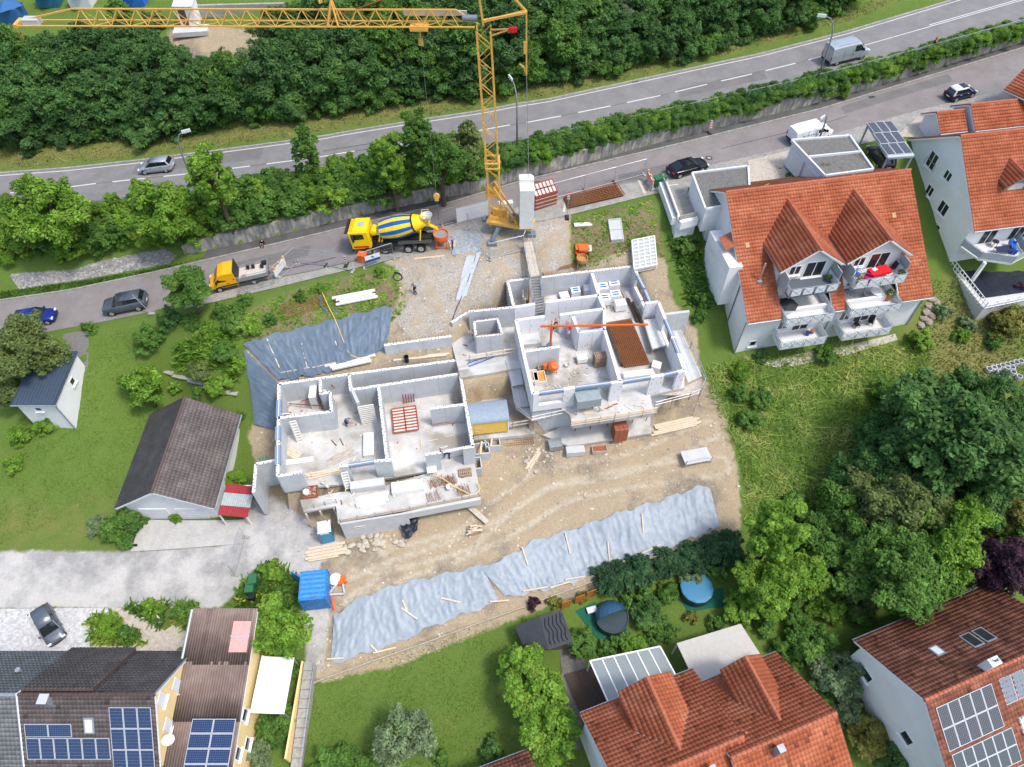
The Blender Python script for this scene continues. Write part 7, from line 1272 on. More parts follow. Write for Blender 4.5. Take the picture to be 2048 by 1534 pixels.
t=thing('site_toilet','blue site toilet with white roof below the front terrace','toilet',G(657,1074),R(12));MB().box((0,0,1.05),(1.15,1.15,2.1)).build('cabin',M_BLUET,t);loft_=MB();loft_.add([(-.62,-.62,2.1),(.62,-.62,2.1),(.62,.62,2.1),(-.62,.62,2.1),(-.5,-.5,2.3),(.5,-.5,2.3),(.5,.5,2.3),(-.5,.5,2.3)],[[0,1,5,4],[1,2,6,5],[2,3,7,6],[3,0,4,7],[4,5,6,7]]);loft_.build('roof',M_WPLAS,t);MB().box((0,-.585,1.0),(.8,.03,1.8)).build('door',mat('toilet_door',(.05,.26,.42),.5),t);MB().box((0,-.605,1.9),(.75,.02,.18)).build('sign',M_WPLAS,t);MB().tube([(.4,.4,2.2),(.4,.4,2.5)],.05,6).build('vent_pipe',M_BLACKP,t);text(t,'TOI',.13,(0,-.618,1.9),(R(90),0,0),M_INKB)
t=thing('site_container','blue corrugated site container with rust stripes on its roof and one door open','container',G(634,1212),R(6));cz=2.35;wx,wy=2.3,2.6;t.location=t.location+Vector((0,1.0,0));b=MB()
for i in range(12):y=-wy/2+wy*(i+.5)/12;MB().box((0,y,cz+(.02 if i%2 else-.015)),(wx-.16,wy/12+.004,.05)).build('roof_rib',mat('rusted_roof',(.05,.24,.55),.5,col2=(.08,.30,.60),vs=1.5,wear=((.24,.11,.06),1.6,.60)) if i%2 else M_CBL,t)
for i in range(14):x=-wx/2+wx*(i+.5)/14;MB().box((x,-wy/2+(.03 if i%2 else .0),cz/2),(wx/14+.003,.05,cz-.1)).build('wall_rib',M_CBL,t);y=-wy/2+wy*(i+.5)/14;MB().box((wx/2-(.03 if i%2 else 0),y,cz/2),(.05,wy/14+.003,cz-.1)).build('wall_rib',M_CBL,t);MB().box((-wx/2+(.03 if i%2 else 0),y,cz/2),(.05,wy/14+.003,cz-.1)).build('wall_rib',M_CBL,t)
for x in(-1,1):
 for y in(-1,1):MB().box((x*(wx/2-.03),y*(wy/2-.03),cz/2),(.16,.16,cz)).build('corner_post',M_CBL,t)
 MB().box((x*(wx/2-.03),0,cz),(.13,wy,.13)).build('roof_rail',M_CBL,t);MB().box((0,x*(wy/2-.03),cz),(wx,.13,.13)).build('roof_rail',M_CBL,t)
MB().box((-wx/2-.5,wy/2-.1,cz/2),(1.1,.06,cz-.1),rz=R(-35)).build('door',M_CBL,t);MB().box((.4,wy/2,cz/2),(1.2,.05,cz-.1)).build('door',M_CBL,t)
o_=MB().tube([G(661,1187)-G(665,1205)+Vector((0,0,.1)),Vector((0,0,.1)),G(669,1222)-G(665,1205)+Vector((0,0,.1))],.09,8).build('orange_pipe',mat('orange_pvc',(.75,.1,.015),.4),loc=G(665,1205));tag(o_,'bright orange pipe lying along the blue container','pipe')
t=thing('triangle_stand','white triangular trestle lying beside the blue container','trestle',G(675,1180,.25));L=[Vector((-.75,-.55,0)),Vector((.75,-.45,0)),Vector((.3,.95,0))];[MB().beam(L[i],L[(i+1)%3],.14).build('bar',M_PVF,t) for i in range(3)]
o_=MB().lathe([(.0,0),(.55,.05),(.6,.3),(.4,.55),(.0,.6)],12).build('white_sack',M_WPLAS,loc=G(671,1160));tag(o_,'bulging white sack beside the blue container','sack');o_=MB().box((0,0,.2),(.75,.7,.4)).build('orange_crate',M_ORNG,loc=G(684,1162),rz=R(25));tag(o_,'orange crate next to the bulging white sack','crate')
rr=random.Random(8)
def rockmesh(seed,k=1.0):
 r=random.Random(seed);V=[];
 import bmesh
 bm=bmesh.new();bmesh.ops.create_icosphere(bm,subdivisions=1,radius=.5)
 for v in bm.verts:v.co*=r.uniform(.7,1.15);v.co.z*=.65
 me=bpy.data.meshes.new('rock');bm.to_mesh(me);bm.free();me.materials.append(mat('limestone',(.38,.33,.26),.95,col2=(.52,.47,.38),vs=2.5,bump=.3,bs=10));return me
RK=[rockmesh(i) for i in range(6)]
for i in range(46):
 u=rr.uniform(690,812);v=1090-(u-690)*.10+rr.gauss(0,9);s=rr.uniform(.3,.75);o_=inst('limestone_rock',rr.choice(RK),None,G(u,v,.1*s),rr.random()*6,(s,s*rr.uniform(.8,1.2),s));tag(o_,'pale limestone rock in the heap before the lower basement wall','rock','rocks before the basement wall')
for i in range(34):u,v=rr.gauss(1075,16),rr.gauss(915,12);s=rr.uniform(.2,.5);o_=inst('limestone_rock',rr.choice(RK),None,G(u,v,.05),rr.random()*6,s);tag(o_,'pale limestone rock scattered around the plank below the yellow trailer','rock','rocks around the plank')
t=tarp('black_membrane','black folded membrane lying against the basement wall',[(800,1050),(838,1036)],[(812,1085),(836,1066)],M_TARPB,8,amp=.25,seed=3,lift=.5);t['category']='membrane'
t=pallet('broken pallet with red brick rubble and planks on the dirt track',G(948,1062),R(14),2,name='rubble_pallet');[MB().beam((rr.uniform(-.8,0),rr.uniform(-.5,.5),.35+.03*i),(rr.uniform(.2,1.0),rr.uniform(-.5,.5),.35+.03*i),.12,.05).build('board',M_TIMB,t) for i in range(9)]
t=thing('wire_crate','grey wire crate standing on the dirt below the balcony slab','crate',G(1110,893),R(10));[MB().box((0,0,.1+.18*k),(1.3,1.0,.1)).build('crate_layer',M_STEEL,t) for k in range(4)];boxthing('concrete_trough','grey precast trough on the dirt beside the wire crate','trough',G(1150,906),R(6),(1.8,.8,.7),M_CONC);tub('crate of red bricks on the dirt beside the precast trough',G(1198,902),R(6),M_TIMG,MBK,(1.4,.7,.5))
t=thing('steel_platform','grey steel platform with rails standing on the dirt beside the meadow','platform',G(1390,918),R(12));MB().box((0,0,.55),(2.7,1.5,.12)).build('deck',M_CONC,t);[MB().beam((x,y,0),(x,y,1.2 if y<0 else .55),.06).build('leg',M_STEEL,t) for x in(-1.3,1.3) for y in(-.7,.7)];MB().tube([(-1.3,-.7,1.2),(1.3,-.7,1.2)],.03,5).build('rail',M_STEEL,t)
for i in range(3):o_=MB().beam((-.1,-.85,.05),(.15,.9,1.6),.09).build('green_post',M_GRNP,loc=P(522+i*6,948-i*2,-10.0));tag(o_,'green post leaning on the low concrete wall by the lean-to','post','green posts by the lean-to')
t=thing('concrete_skip','orange concrete skip filled with wet concrete behind the mixer truck','skip',G(884,492));MB().lathe([(.25,.5),(.78,1.3),(.8,1.75),(.74,1.75),(.7,1.5)],18).build('hopper',M_ORNG,t);MB().lathe([(0,1.55),(.73,1.55),(0,1.56)],16).build('concrete',mat('wet_concrete',(.25,.25,.24),.5),t);[MB().beam((x,y,0),(x*.9,y*.9,1.1),.08).build('leg',M_ORNG,t) for x in(-.55,.55) for y in(-.55,.55)];[MB().beam((-.6,y,.3),(.6,y,.3),.07).build('frame_bar',M_ORNG,t) for y in(-.55,.55)]
t=thing('orange_grit_bin','orange bin standing behind the site fence by the mixer cab','bin',G(727,523),R(-12));MB().prism([(-.4,-.35),(.4,-.35),(.4,.35),(-.4,.35)],0,1.0).build('body',M_ORNG,t);MB().box((0,0,1.04),(.9,.8,.1)).build('lid',M_ORNG,t)
tarp('ground_sheet','crumpled grey plastic sheet on the gravel beside the worker in blue',[(895,470),(930,462),(960,470)],[(905,510),(935,505),(962,500)],mat('grey_sheet',(.30,.34,.37),.5,var=.2),8,amp=.08,seed=12,lift=.05)
tarp('ground_sheet','long pale sheet lying down the gravel slope',[(934,512),(962,506)],[(912,600),(932,596)],mat('pale_sheet',(.40,.43,.46),.6,var=.1),26,amp=.06,seed=13,lift=.07)
boxthing('plywood_sheet','plywood sheet lying on the grey plastic by the worker in blue','board',G(914,490),R(10),(1.6,1.4,.05),M_PLY);boxthing('control_cabinet','pale grey control cabinet with lamps beside the crane','cabinet',G(1012,428),R(10),(1.5,.6,1.6),M_RIM)
t=thing('rusty_silo_bucket','rusty orange funnel bucket on a frame behind the upper shell','bucket',G(1163,533));MB().lathe([(.2,.3),(.6,.95),(.62,1.3),(.56,1.3),(.5,1.0)],16).build('funnel',mat('rust_orange',(.45,.22,.07),.7,var=.15),t);[MB().beam((x,y,0),(x,y,1.0),.06).build('leg',M_STEEL,t) for x in(-.45,.45) for y in(-.45,.45)]
t=thing('orange_scaffold_parts','orange stacked steel frames beside the rusty funnel bucket','frames',G(1165,503),R(8));[MB().box((rr.uniform(-.3,.3),rr.uniform(-.2,.2),.12+.14*i),(1.5-.1*i,.9,.1),rz=rr.gauss(0,.2)).build('frame',M_ORNG if i!=2 else M_WPLAS,t) for i in range(5)]
def hose(name,label,pts,m,r=.04,z=None,lift=.05,n=6):
 p=[gz(u,v,z) for u,v in pts];c=p[0];L=[]
 for i in range(len(p)-1):
  p0,p1,p2,p3=p[max(i-1,0)],p[i],p[i+1],p[min(i+2,len(p)-1)]
  for k in range(n):t=k/n;L.append(.5*((2*p1)+(p2-p0)*t+(2*p0-5*p1+4*p2-p3)*t*t+(3*p1-p0-3*p2+p3)*t**3)-c)
 L.append(p[-1]-c);L=[q+Vector((0,0,lift if z is not None else max(0,hz(q.x+c.x,q.y+c.y)-q.z-c.z)+lift)) for q in L]
 o=MB().tube(L,r,6).build(name,m,loc=c,smooth=True);return tag(o,label,'hose')
M_HOSE=mat('yellow_hose',(.72,.52,.12),.6)
hose('water_hose','yellow hose running down the dark blue tarpaulin',[(643,582),(655,610),(672,645),(690,690),(705,715),(740,722)],M_HOSE,lift=.3);hose('water_hose','yellow hose curling over the rebar on the front terrace',[(865,953),(880,958),(900,970),(920,982),(945,992),(960,982),(955,970)],M_HOSE,.05,FL,.35);hose('blue_cable','blue cable curling beside the yellow hose on the bank',[(645,585),(640,600),(648,620),(665,624),(680,616)],M_BLUEP,.04);hose('black_hose_coil','black hose lying in a coil on the weedy gravel below the mixer truck',[(788,545),(800,548),(804,558),(794,562),(786,555),(792,547),(802,551)],M_BLACKP,.06);hose('power_cable','dark cable running down the gravel past the pale sheet',[(952,510),(940,550),(925,590),(912,620),(905,640)],M_BLACKP,.04)
# fences: each mobile panel
M_WIRE=mat('fence_wire',(.36,.39,.42),.5,metal=.5)
def mfence(label,a,b,h=2.0,group=None,sheetm=None):
 A,B=G(*a),G(*b);c=(A+B)/2;t=thing('mobile_fence',label,'fence',c,0,group);L0,L1=A-c+Vector((0,0,.12)),B-c+Vector((0,0,.12));Z=Vector((0,0,h))
 MB().tube([L0,L0+Z,L1+Z,L1,L0],.035,6).build('frame',M_STEEL,t);w=MB();L=(B-A).length;n=int(L/.16)
 for i in range(1,n):p=L0.lerp(L1,i/n);w.beam(p,p+Z,.008)
 for k in(.3,.5,.7):w.beam(L0+Z*k,L1+Z*k,.01)
 wo=w.build('wire_mesh',M_WIRE,t);wo['kind']='stuff'
 for p in(L0,L1):MB().box(p-Vector((0,0,.07)),(.22,.7,.14),rz=math.atan2(B.y-A.y,B.x-A.x)).build('foot',M_COP,t)
 if sheetm:d=(B-A).normalized();MB().add([L0+Z*.04,L1+Z*.04,L1+Z*.97,L0+Z*.97],[[0,1,2,3]]).build('banner',sheetm,t)
 return t
for a,b,l in(((483,586),(549,569),'mesh fence panel in front of the yellow pickup bed'),((549,569),(595,526),'mesh fence panel crossing the road behind the white barrier board'),((595,526),(652,532),'mesh fence panel behind the barrier, left of the red-white beacon'),((652,532),(706,543),'mesh fence panel beside the red-white beacon'),((728,536),(788,517),'mesh fence panel with blue and white sign in front of the mixer truck'),((936,458),(979,518),'leaning mesh fence panel left of the crane foot'),((979,518),(1047,502),'mesh fence panel lying along the gravel below the crane'),((885,452),(914,444),'mesh fence panel beyond the mixer drum'),((1062,412),(1100,400),'mesh fence panel behind the red panel stack'),((1100,400),(1168,382),'mesh fence panel behind the rebar mats, next to the beacon post'),((1168,382),(1228,366),'middle mesh fence panel behind the rebar mats'),((1228,366),(1288,350),'mesh fence panel ending at the barrier with orange lamps'),((1047,500),(1060,470),'mesh fence panel at the head of the boarded ramp'),((470,1150),(492,1075),'mesh gate panel standing open across the gravel lane')):mfence(l,a,b)
mfence('fence panel with white banner sheet beside the crane',(914,448),(978,432),2.0,None,M_WPLAS)
sg=thing('fence_sign','white and blue company sign hanging on the fence by the mixer truck','sign',G(748,530)+Vector((0,.0,.95)));d=(G(788,517)-G(728,536)).normalized();M3=Matrix((d,Vector((-d.y,d.x,0)),Vector((0,0,1)))).transposed();MB().box((0,0,.1),(1.6,.03,.75),M=M3).build('board',M_WPLAS,sg);MB().box((0,-.03,-.2),(1.6,.03,.3),M=M3).build('blue_band',M_INKB,sg);k=MB().add([(-.3,-.05,.15),(.3,-.05,.15),(0,-.05,.38)],[[0,1,2]]);k.build('roof_emblem',M_INKB,sg)
def barrier(label,p,ang):
 t=thing('barrier_board',label,'barrier',p,ang);MB().box((0,0,.75),(2.2,.06,1.0)).build('board',M_WPLAS,t);[MB().box((x,0,.1),(.3,.8,.2)).build('foot',M_COP,t) for x in(-.8,.8)]
 for x in(-.9,0,.9):MB().lathe([(.1,0),(.12,.1),(.1,.28),(.02,.3)],10,(x,0,1.25)).build('warning_lamp',mat('amber_lamp',(.85,.35,.02),.3),t)
 for i in range(6):MB().add([(-1.0+.35*i,.036,.3),(-.83+.35*i,.036,.3),(-.7+.35*i,.036,1.2),(-.87+.35*i,.036,1.2)],[[3,2,1,0]]).build('red_stripe',M_RED,t)
barrier('white barrier board with three amber lamps behind the yellow pickup',G(563,545),R(72));barrier('white barrier board with amber lamps beside the two green bins',G(1298,372),R(100))
def beacon(label,p,ang,h=1.0,post=0.0):
 t=thing('warning_beacon',label,'beacon',p,ang);MB().box((0,0,.06),(.4,.8,.12)).build('foot',M_BLACKP,t);MB().beam((0,0,0),(0,0,post+.4),.05).build('post',M_STEEL,t);o=MB().box((0,0,post+.3+h/2),(.28,.03,h)).build('panel',M_WPLAS,t)
 for i in range(3):MB().add([(-.14,-.018,post+.38+.32*i),(.14,-.018,post+.5+.32*i),(.14,-.018,post+.66+.32*i),(-.14,-.018,post+.54+.32*i)],[[0,1,2,3]]).build('red_stripe',M_RED,o)
beacon('red and white striped beacon at the fence on the side road',G(693,531),R(-10));beacon('striped beacon on a tall post beside the rebar mats',G(1134,436),R(0),.9,2.2);beacon('leaning striped beacon on the footpath below the hedge',G(1418,268),R(10),1.0,.5)
M_LAMP=mat('lamp_head',(.62,.65,.68),.4)
def streetlamp(label,p,tip,H=9.0,name='street_lamp'):
 t=thing(name,label,'street lamp',p,0,'street lamps along the roads');d=Vector(tip);pts=[(0,0,-.3),(0,0,H*.55)]+[tuple(Vector((d.x*k**2,d.y*k**2,H*(.55+.45*math.sin(k*math.pi/2)**.9)))) for k in(.25,.5,.75,1)]
 MB().tube(pts,[.12,.1,.085,.075,.065,.055],8).build('pole',mat('lamp_pole_grey',(.20,.21,.22),.6,var=.1),t,smooth=True);u=Vector((d.x,d.y,0)).normalized();e=Vector(pts[-1]);MB().beam(e-u*.1,e+u*.85+Vector((0,0,.06)),.14,.34,up=(0,0,1)).build('lamp_head',M_LAMP,t);return t
def lampfit(label,base,head,H,rz):
 p=road(*base,rz) if rz else G(*base);hp=P(*head,p.z+H);return streetlamp(label,p,(hp.x-p.x,hp.y-p.y,0),H)
lampfit('street lamp on the main road behind the silver hatchback',(393,378),(365,264),7.2,zu);lampfit('street lamp on the main road beside the crane',(1034,296),(1024,160),7.4,zu);lampfit('street lamp on the main road in front of the silver van',(1633,162),(1650,32),7.6,zu);lampfit('slim street lamp on the side road in front of the white van',(1634,288),(1648,233),4.0,zl)
t=thing('sign_post','thin grey post with concrete foot leaning beside the grey sport utility car','post',G(304,628));MB().tube([(0,0,0),(-1.3,.6,2.2)],.035,6).build('post',M_STEEL,t);MB().box((0,0,.08),(.7,.35,.16)).build('foot',M_COP,t)
t=thing('no_parking_sign','toppled no-parking sign on a post at the hedge by the driveway','sign',G(268,1090));MB().tube([(0,0,.1),(-.9,.6,.9)],.035,6).build('post',M_STEEL,t);n_=Vector((-.1,-.5,.85));c_=Vector((-.6,.45,.75));MB().lathe([(0,0),(.3,0),(.3,.02),(0,.02)],16,c_,n_).build('disc',M_RED,t);MB().lathe([(0,0),(.22,0),(.22,.01),(0,.01)],16,c_+n_.normalized()*.022,n_).build('disc_face',M_INKB,t);u_=Vector((1,0,0));MB().beam(c_+n_.normalized()*.035-u_*.2+Vector((0,.12,.1)),c_+n_.normalized()*.035+u_*.2-Vector((0,.12,.1)),.05,.01).build('disc_bar',M_RED,t);MB().box((-.9,.65,.9),(.7,.3,.03),rz=R(-40)).build('plate',M_WPLAS,t);MB().box((0,0,.07),(.8,.4,.14)).build('foot',M_BLACKP,t)
def wheelie(label,p,rz,m=M_GRN,s=1.0,group=None):
 t=thing('wheelie_bin',label,'bin',p,rz,group);MB().add([(-.25*s,-.3*s,.08),(.25*s,-.3*s,.08),(.25*s,.25*s,.08),(-.25*s,.25*s,.08),(-.29*s,-.36*s,1.0*s),(.29*s,-.36*s,1.0*s),(.29*s,.34*s,1.0*s),(-.29*s,.34*s,1.0*s)],[[3,2,1,0],[0,1,5,4],[1,2,6,5],[2,3,7,6],[3,0,4,7]]).build('body',m,t);MB().box((0,0,1.03*s),(.62*s,.78*s,.07)).build('lid',m,t);[MB().lathe([(.02,-.04),(.1,-.04),(.1,.04),(.02,.04)],10,(x,.25*s,.1),(1,0,0)).build('wheel',M_BLACKP,t) for x in(-.22,.22)];MB().tube([(-.25,.4*s,.95*s),(.25,.4*s,.95*s)],.02,5).build('handle',m,t);return t
wheelie('green wheelie bin touching the white barrier board',G(1312,372),R(15),s=1.1);wheelie('green wheelie bin with a pink tag on its lid beside the black car',G(1323,368),R(15),s=1.1);MB().box((0,0,1.2),(.16,.12,.03)).build('lid_tag',mat('pink_tag',(.7,.3,.3),.6),COL.objects['wheelie_bin.001'])
wheelie('green wheelie bin in the flower bed, nearer the gravel lane',G(512,1168),R(5),s=1.2);wheelie('green wheelie bin in the flower bed, beside the small dark bin',G(506,1185),R(5),s=1.2);wheelie('small dark bin in the flower bed beside the green bins',G(508,1197),R(5),M_BLACKP,.8)
# gardens: paving and small structures
M_PVL=mat('pale_stone_paving',(.42,.42,.42),.85,col2=(.60,.60,.59),vs=4.5);brickpat(M_PVL,2.2,(.3,.3,.3),0,.5,.4,.012,.16);M_PVB_=mat('beige_paving',(.42,.37,.31),.9,col2=(.52,.47,.40),vs=3);brickpat(M_PVB_,2.5,(.3,.28,.24),R(30),.5,.4,.015,.12);M_PVG=mat('drive_paving',(.40,.39,.37),.9,col2=(.5,.49,.47),vs=1);brickpat(M_PVG,3,(.36,.36,.34),R(8),tint=.08)
sheet('stone_drive',[(-80,1219),(215,1216),(225,1240),(180,1275),(180,1330),(-80,1330)],M_PVL,.06);sheet('garden_path',[(222,1212),(262,1222),(330,1262),(372,1230),(372,1320),(180,1320),(182,1280),(235,1262)],M_PVB_,.05);sheet('garage_drive',[(285,1040),(492,1040),(484,1088),(262,1104)],M_PVG,.13)
sheet('forecourt',[(1496,322),(1590,298),(1595,330),(1660,356),(1500,366)],M_PVB_,.06);sheet('forecourt',[(1790,275),(1838,232),(1875,262),(1862,278)],M_PVB_,.06);sheet('gravel_pad',[(128,668),(180,660),(176,735),(120,740)],mat('dark_gravel',(.13,.12,.115),.95,col2=(.22,.21,.20),vs=9),.04);sheet('gravel_strip',[(1118,1270),(1158,1262),(1172,1300),(1160,1500),(1138,1500),(1125,1380)],M_GABBL,.05);sheet('cobble_apron',[(1520,728),(1600,708),(1700,690),(1790,668),(1795,680),(1690,712),(1560,738)],mat('cobble',(.30,.27,.23),.95,col2=(.55,.51,.45),vs=7,bump=.6,bs=8),.05)
for i in range(9):o_=MB().box((0,0,.05),(1.0,.55,.12)).build('stepping_stone',M_COP,loc=G(338+16*i,745+5.2*i+(i%2)*2),rz=R(-20+5*(i%3)));tag(o_,'grey stepping stone in the garden path above the brown-roofed house','stepping stone','stepping stones')
t=thing('wooden_deck','dark brown wooden deck beside the glass pergola','deck',G(1165,1385));q=[G(1128,1350)-t.location,G(1195,1330)-t.location,G(1232,1420)-t.location,G(1165,1440)-t.location]
for i in range(16):a,b=i/16,(i+.93)/16;MB().add([q[0].lerp(q[1],a)+Vector((0,0,.15)),q[0].lerp(q[1],b)+Vector((0,0,.15)),q[3].lerp(q[2],b)+Vector((0,0,.15)),q[3].lerp(q[2],a)+Vector((0,0,.15))],[[3,2,1,0]]).build('deck_board',mat('deck_wood',(.075,.05,.04),.8,var=.2,vs=6),t)
t=thing('glass_pergola','pergola with white bars and clear roof panels behind the red-roofed house','pergola',P(1265,1350,-14));q=[P(u,v,-11.2)-t.location for u,v in((1180,1322),(1320,1293),(1352,1352),(1219,1410))]
for i in range(6):
 a,b=i/6,(i+1)/6;MB().add([q[0].lerp(q[1],a),q[0].lerp(q[1],b),q[3].lerp(q[2],b),q[3].lerp(q[2],a)],[[3,2,1,0]]).build('roof_panel',mat('clear_panel',(.30,.34,.36),.25,spec=.6,alpha=.75),t)
 MB().beam(q[0].lerp(q[1],a),q[3].lerp(q[2],a),.1,.09).build('rafter',M_FRAME,t)
for i in range(4):MB().beam(q[i],q[(i+1)%4],.12,.1).build('roof_beam',M_FRAME,t);MB().beam(q[i]-Vector((0,0,3)),q[i],.1).build('post',M_FRAME,t)
t=thing('beige_canopy','flat pale beige canopy roof behind the red-roofed house','canopy',P(1437,1305,-14));q=[P(u,v,-11.3)-t.location for u,v in((1353,1287),(1481,1248),(1524,1315),(1392,1369))];MB().prism([(p.x,p.y) for p in q],2.65,2.78).build('roof',mat('beige_fabric',(.47,.45,.41),.8,var=.06),t);[MB().beam(p*.97-Vector((0,0,3)),p*.97-Vector((0,0,.1)),.1).build('post',M_FRAME,t) for p in q]
t=thing('garden_shed','black-roofed garden shed with solar hoses on one slope','shed',P(1090,1262,-13.6));q=[P(u,v,z)-t.location for u,v,z in((1029,1252,-11.6),(1046,1290,-11.6),(1098,1299,-10.7),(1079,1233,-10.7),(1123,1219,-11.6),(1146,1284,-11.6))];M_BRF=mat('black_roof',(.045,.05,.058),.7,var=.15,vs=4)
MB().add([q[0],q[1],q[2],q[3]],[[0,1,2,3]]).build('roof',M_BRF,t);MB().add([q[3],q[2],q[5],q[4]],[[0,1,2,3]]).build('roof',M_BRF,t);MB().prism([(p.x*.93,p.y*.93) for p in(q[1],q[5],q[4],q[0])],-.3,1.95).build('wall',mat('shed_wood',(.16,.12,.09),.8),t)
for i in range(5):k=.15+.17*i;MB().tube([q[3].lerp(q[4],k).lerp(q[2].lerp(q[5],k),f)+Vector((0,0,.07))+(q[4]-q[3]).normalized()*.1*math.sin(f*14) for f in np.linspace(.1,.9,14)],.035,5).build('solar_hose',M_BLACKP,t)
for u,v,lab,m1 in((1222,1240,'round pool under a dark blue half-open dome cover',1),(1390,1182,'round garden pool with pale blue cover under a small tree',0)):
 t=thing('garden_pool',lab,'pool',G(u,v));MB().lathe([(1.5,0),(1.5,.9),(1.4,.9),(1.4,.8)],24).build('wall',mat('pool_dark',(.03,.05,.06),.5),t);MB().lathe([(0,.78),(1.42,.78),(0,.79)],24).build('water',mat('pool_blue',(.02,.22,.36),.15,spec=.5),t)
 b=MB();n=12
 for i in range(n//2 if m1 else n):
  for j in range(5):
   f=lambda a,e:(1.5*math.cos(a)*math.cos(e),1.5*math.sin(a)*math.cos(e),.9+(1.0 if m1 else .12)*math.sin(e));a0_,a1_=[R(20)+2*math.pi*(i+k)/n for k in(0,1)];e0,e1=[math.pi/2*(j+k)/5 for k in(0,1)];b.quad(f(a0_,e0),f(a1_,e0),f(a1_,e1),f(a0_,e1))
 b.build('cover',mat('cover_navy',(.02,.07,.13),.35,spec=.5) if m1 else mat('cover_pale',(.05,.20,.33),.4),t)
sheet('green_carpet',[(1150,1222),(1190,1205),(1260,1262),(1200,1285)],mat('green_carpet',(.01,.10,.06),.9),.06);sheet('green_carpet',[(1362,1200),(1445,1175),(1450,1212),(1375,1225)],mat('green_carpet',(0,0,0)),.06)
for i,(u,v) in enumerate(((1131,1216),(1158,1205),(1180,1195))):t=thing('slatted_screen',('orange wooden screen left of the yellow shrub','orange wooden screen between the two yellow shrubs','orange wooden screen at the dark hedge end')[i],'screen',G(u,v),R(20));[MB().box((-.35+.18*k,0,.8),(.16,.05,1.6)).build('slat',mat('orange_wood',(.45,.15,.03),.7),t) for k in range(5)]
o_=MB().box((0,0,.35),(.9,.55,.08)).box((0,0,.16),(.8,.45,.3)).build('lounger_box',M_PVF,loc=G(1183,1222),rz=R(15));tag(o_,'grey storage box beside the blue pool dome','box')
t=thing('garden_hut','small white hut with sloping roof above the wooded bank','hut',G(385,48));MB().box((0,0,1.5),(2.2,2.2,3.0)).build('wall',M_WHITE,t);MB().box((-.4,-1.12,1.3),(.9,.05,2.2)).build('door',mat('brown_door',(.12,.07,.05),.7),t);slab(t,'roof',(-1.3,-1.4,2.95),(1,0,0),Vector((0,1,.18)),2.6,2.9,.1,M_WHITE)
t=thing('garden_wall','low grey wall behind the white hut','wall',G(470,28));MB().box((0,0,.5),(14,.4,1.6),rz=R(3)).build('wall',M_COP,t);boxthing('concrete_plinth','pale concrete plinth in front of the white hut','plinth',G(385,66),R(8),(4.5,2.0,.6),M_CONC)
for u,v,c_,l in((105,8,(.02,.12,.20),'dark teal garden pavilion at the far left of the upper gardens'),(170,10,(.62,.64,.68),'white garden tent in the upper gardens'),(275,6,(.03,.15,.5),'blue tarpaulin shelter in the upper gardens'),(30,40,(.03,.12,.3),'blue tank beneath the trees in the upper gardens')):t=thing('garden_shelter',l,'shelter',G(u,v));MB().box((0,0,1),(3,2.4,2)).build('body',mat('shelter_%d'%u,c_,.6),t);MB().lathe([(2.2,2),(.1,2.8)],4,(0,0,0)).build('roof',mat('shelter_%d'%u,c_,.6),t)
rr=random.Random(21);BK=[]
for m_ in RK:m2_=m_.copy();m2_.materials.clear();m2_.materials.append(mat('brown_boulder',(.20,.165,.13),.95,col2=(.34,.30,.25),vs=3,bump=.4,bs=6));BK.append(m2_)
for i in range(9):o_=inst('wall_boulder',BK[i%6],None,G(1862-i*2.5+(i%2)*12,600+i*6.5,.1),i,(1.3,.9,.9));tag(o_,'brown boulder in the dry wall beside the white apartment house','boulder','boulders of the dry wall')
ringm=MB().lathe([(.28,0),(.28,.4),(.22,.4),(.22,0)],14).mesh('plant_ring',M_CONC)
for i in range(16):u,v=((1975+i*9,742-i*2.2) if i<8 else(1985+(i-8)*6+(i%2)*8,757-(i%3)*9));o_=inst('plant_ring',ringm,None,G(u,v),0,1.1);tag(o_,'round concrete planting ring on the dry bank below the dark terrace','planting ring','planting rings')
# trees
def leaves(blobs,n,size,seed):
 rg=np.random.default_rng(seed);B=np.array(blobs);w=B[:,3]**2;k=rg.choice(len(B),n,p=w/w.sum());d=rg.normal(size=(n,3));d[:,2]=np.where(d[:,2]<-.5,-d[:,2],d[:,2]);d/=np.linalg.norm(d,axis=1)[:,None]
 c=B[k,:3]+d*(B[k,3]*rg.uniform(.55,1.08,n))[:,None]*[1,1,.8];nr=d+rg.normal(0,.55,(n,3));nr[:,2]+=.8;nr/=np.linalg.norm(nr,axis=1)[:,None]
 a=np.cross(nr,rg.normal(size=(n,3)));a/=np.linalg.norm(a,axis=1)[:,None];b=np.cross(nr,a);s=size*rg.uniform(.6,1.3,n)[:,None]
 V=np.stack([c-a*s,c+b*s*.55+nr*s*.15,c+a*s,c-b*s*.55+nr*s*.15],1).reshape(-1,3);blobv=rg.uniform(.78,1.22,len(B));v=rg.uniform(.65,1.35,n)*blobv[k]
 return V,np.arange(n*4).reshape(-1,4),v
LM={k:attrmat('leaf_'+k,c,.6,translucent=.42,var=.22,vs=.5,hue=h,spec=.15) for k,c,h in(('mid',(.112,.235,.045),(.15,.27,.055)),('bright',(.175,.335,.04),(.23,.36,.055)),('dark',(.075,.165,.050),(.10,.19,.055)),('deep',(.09,.20,.055),(.125,.235,.06)),('yellow',(.36,.38,.05),(.28,.34,.05)),('silver',(.22,.30,.15),(.18,.27,.115)),('purple',(.075,.038,.058),(.105,.046,.07)),('conifer',(.055,.13,.055),(.075,.155,.06)),('olive',(.165,.225,.07),(.20,.26,.08)))}
M_BARK=mat('bark',(.10,.075,.055),.9,var=.25,vs=4)
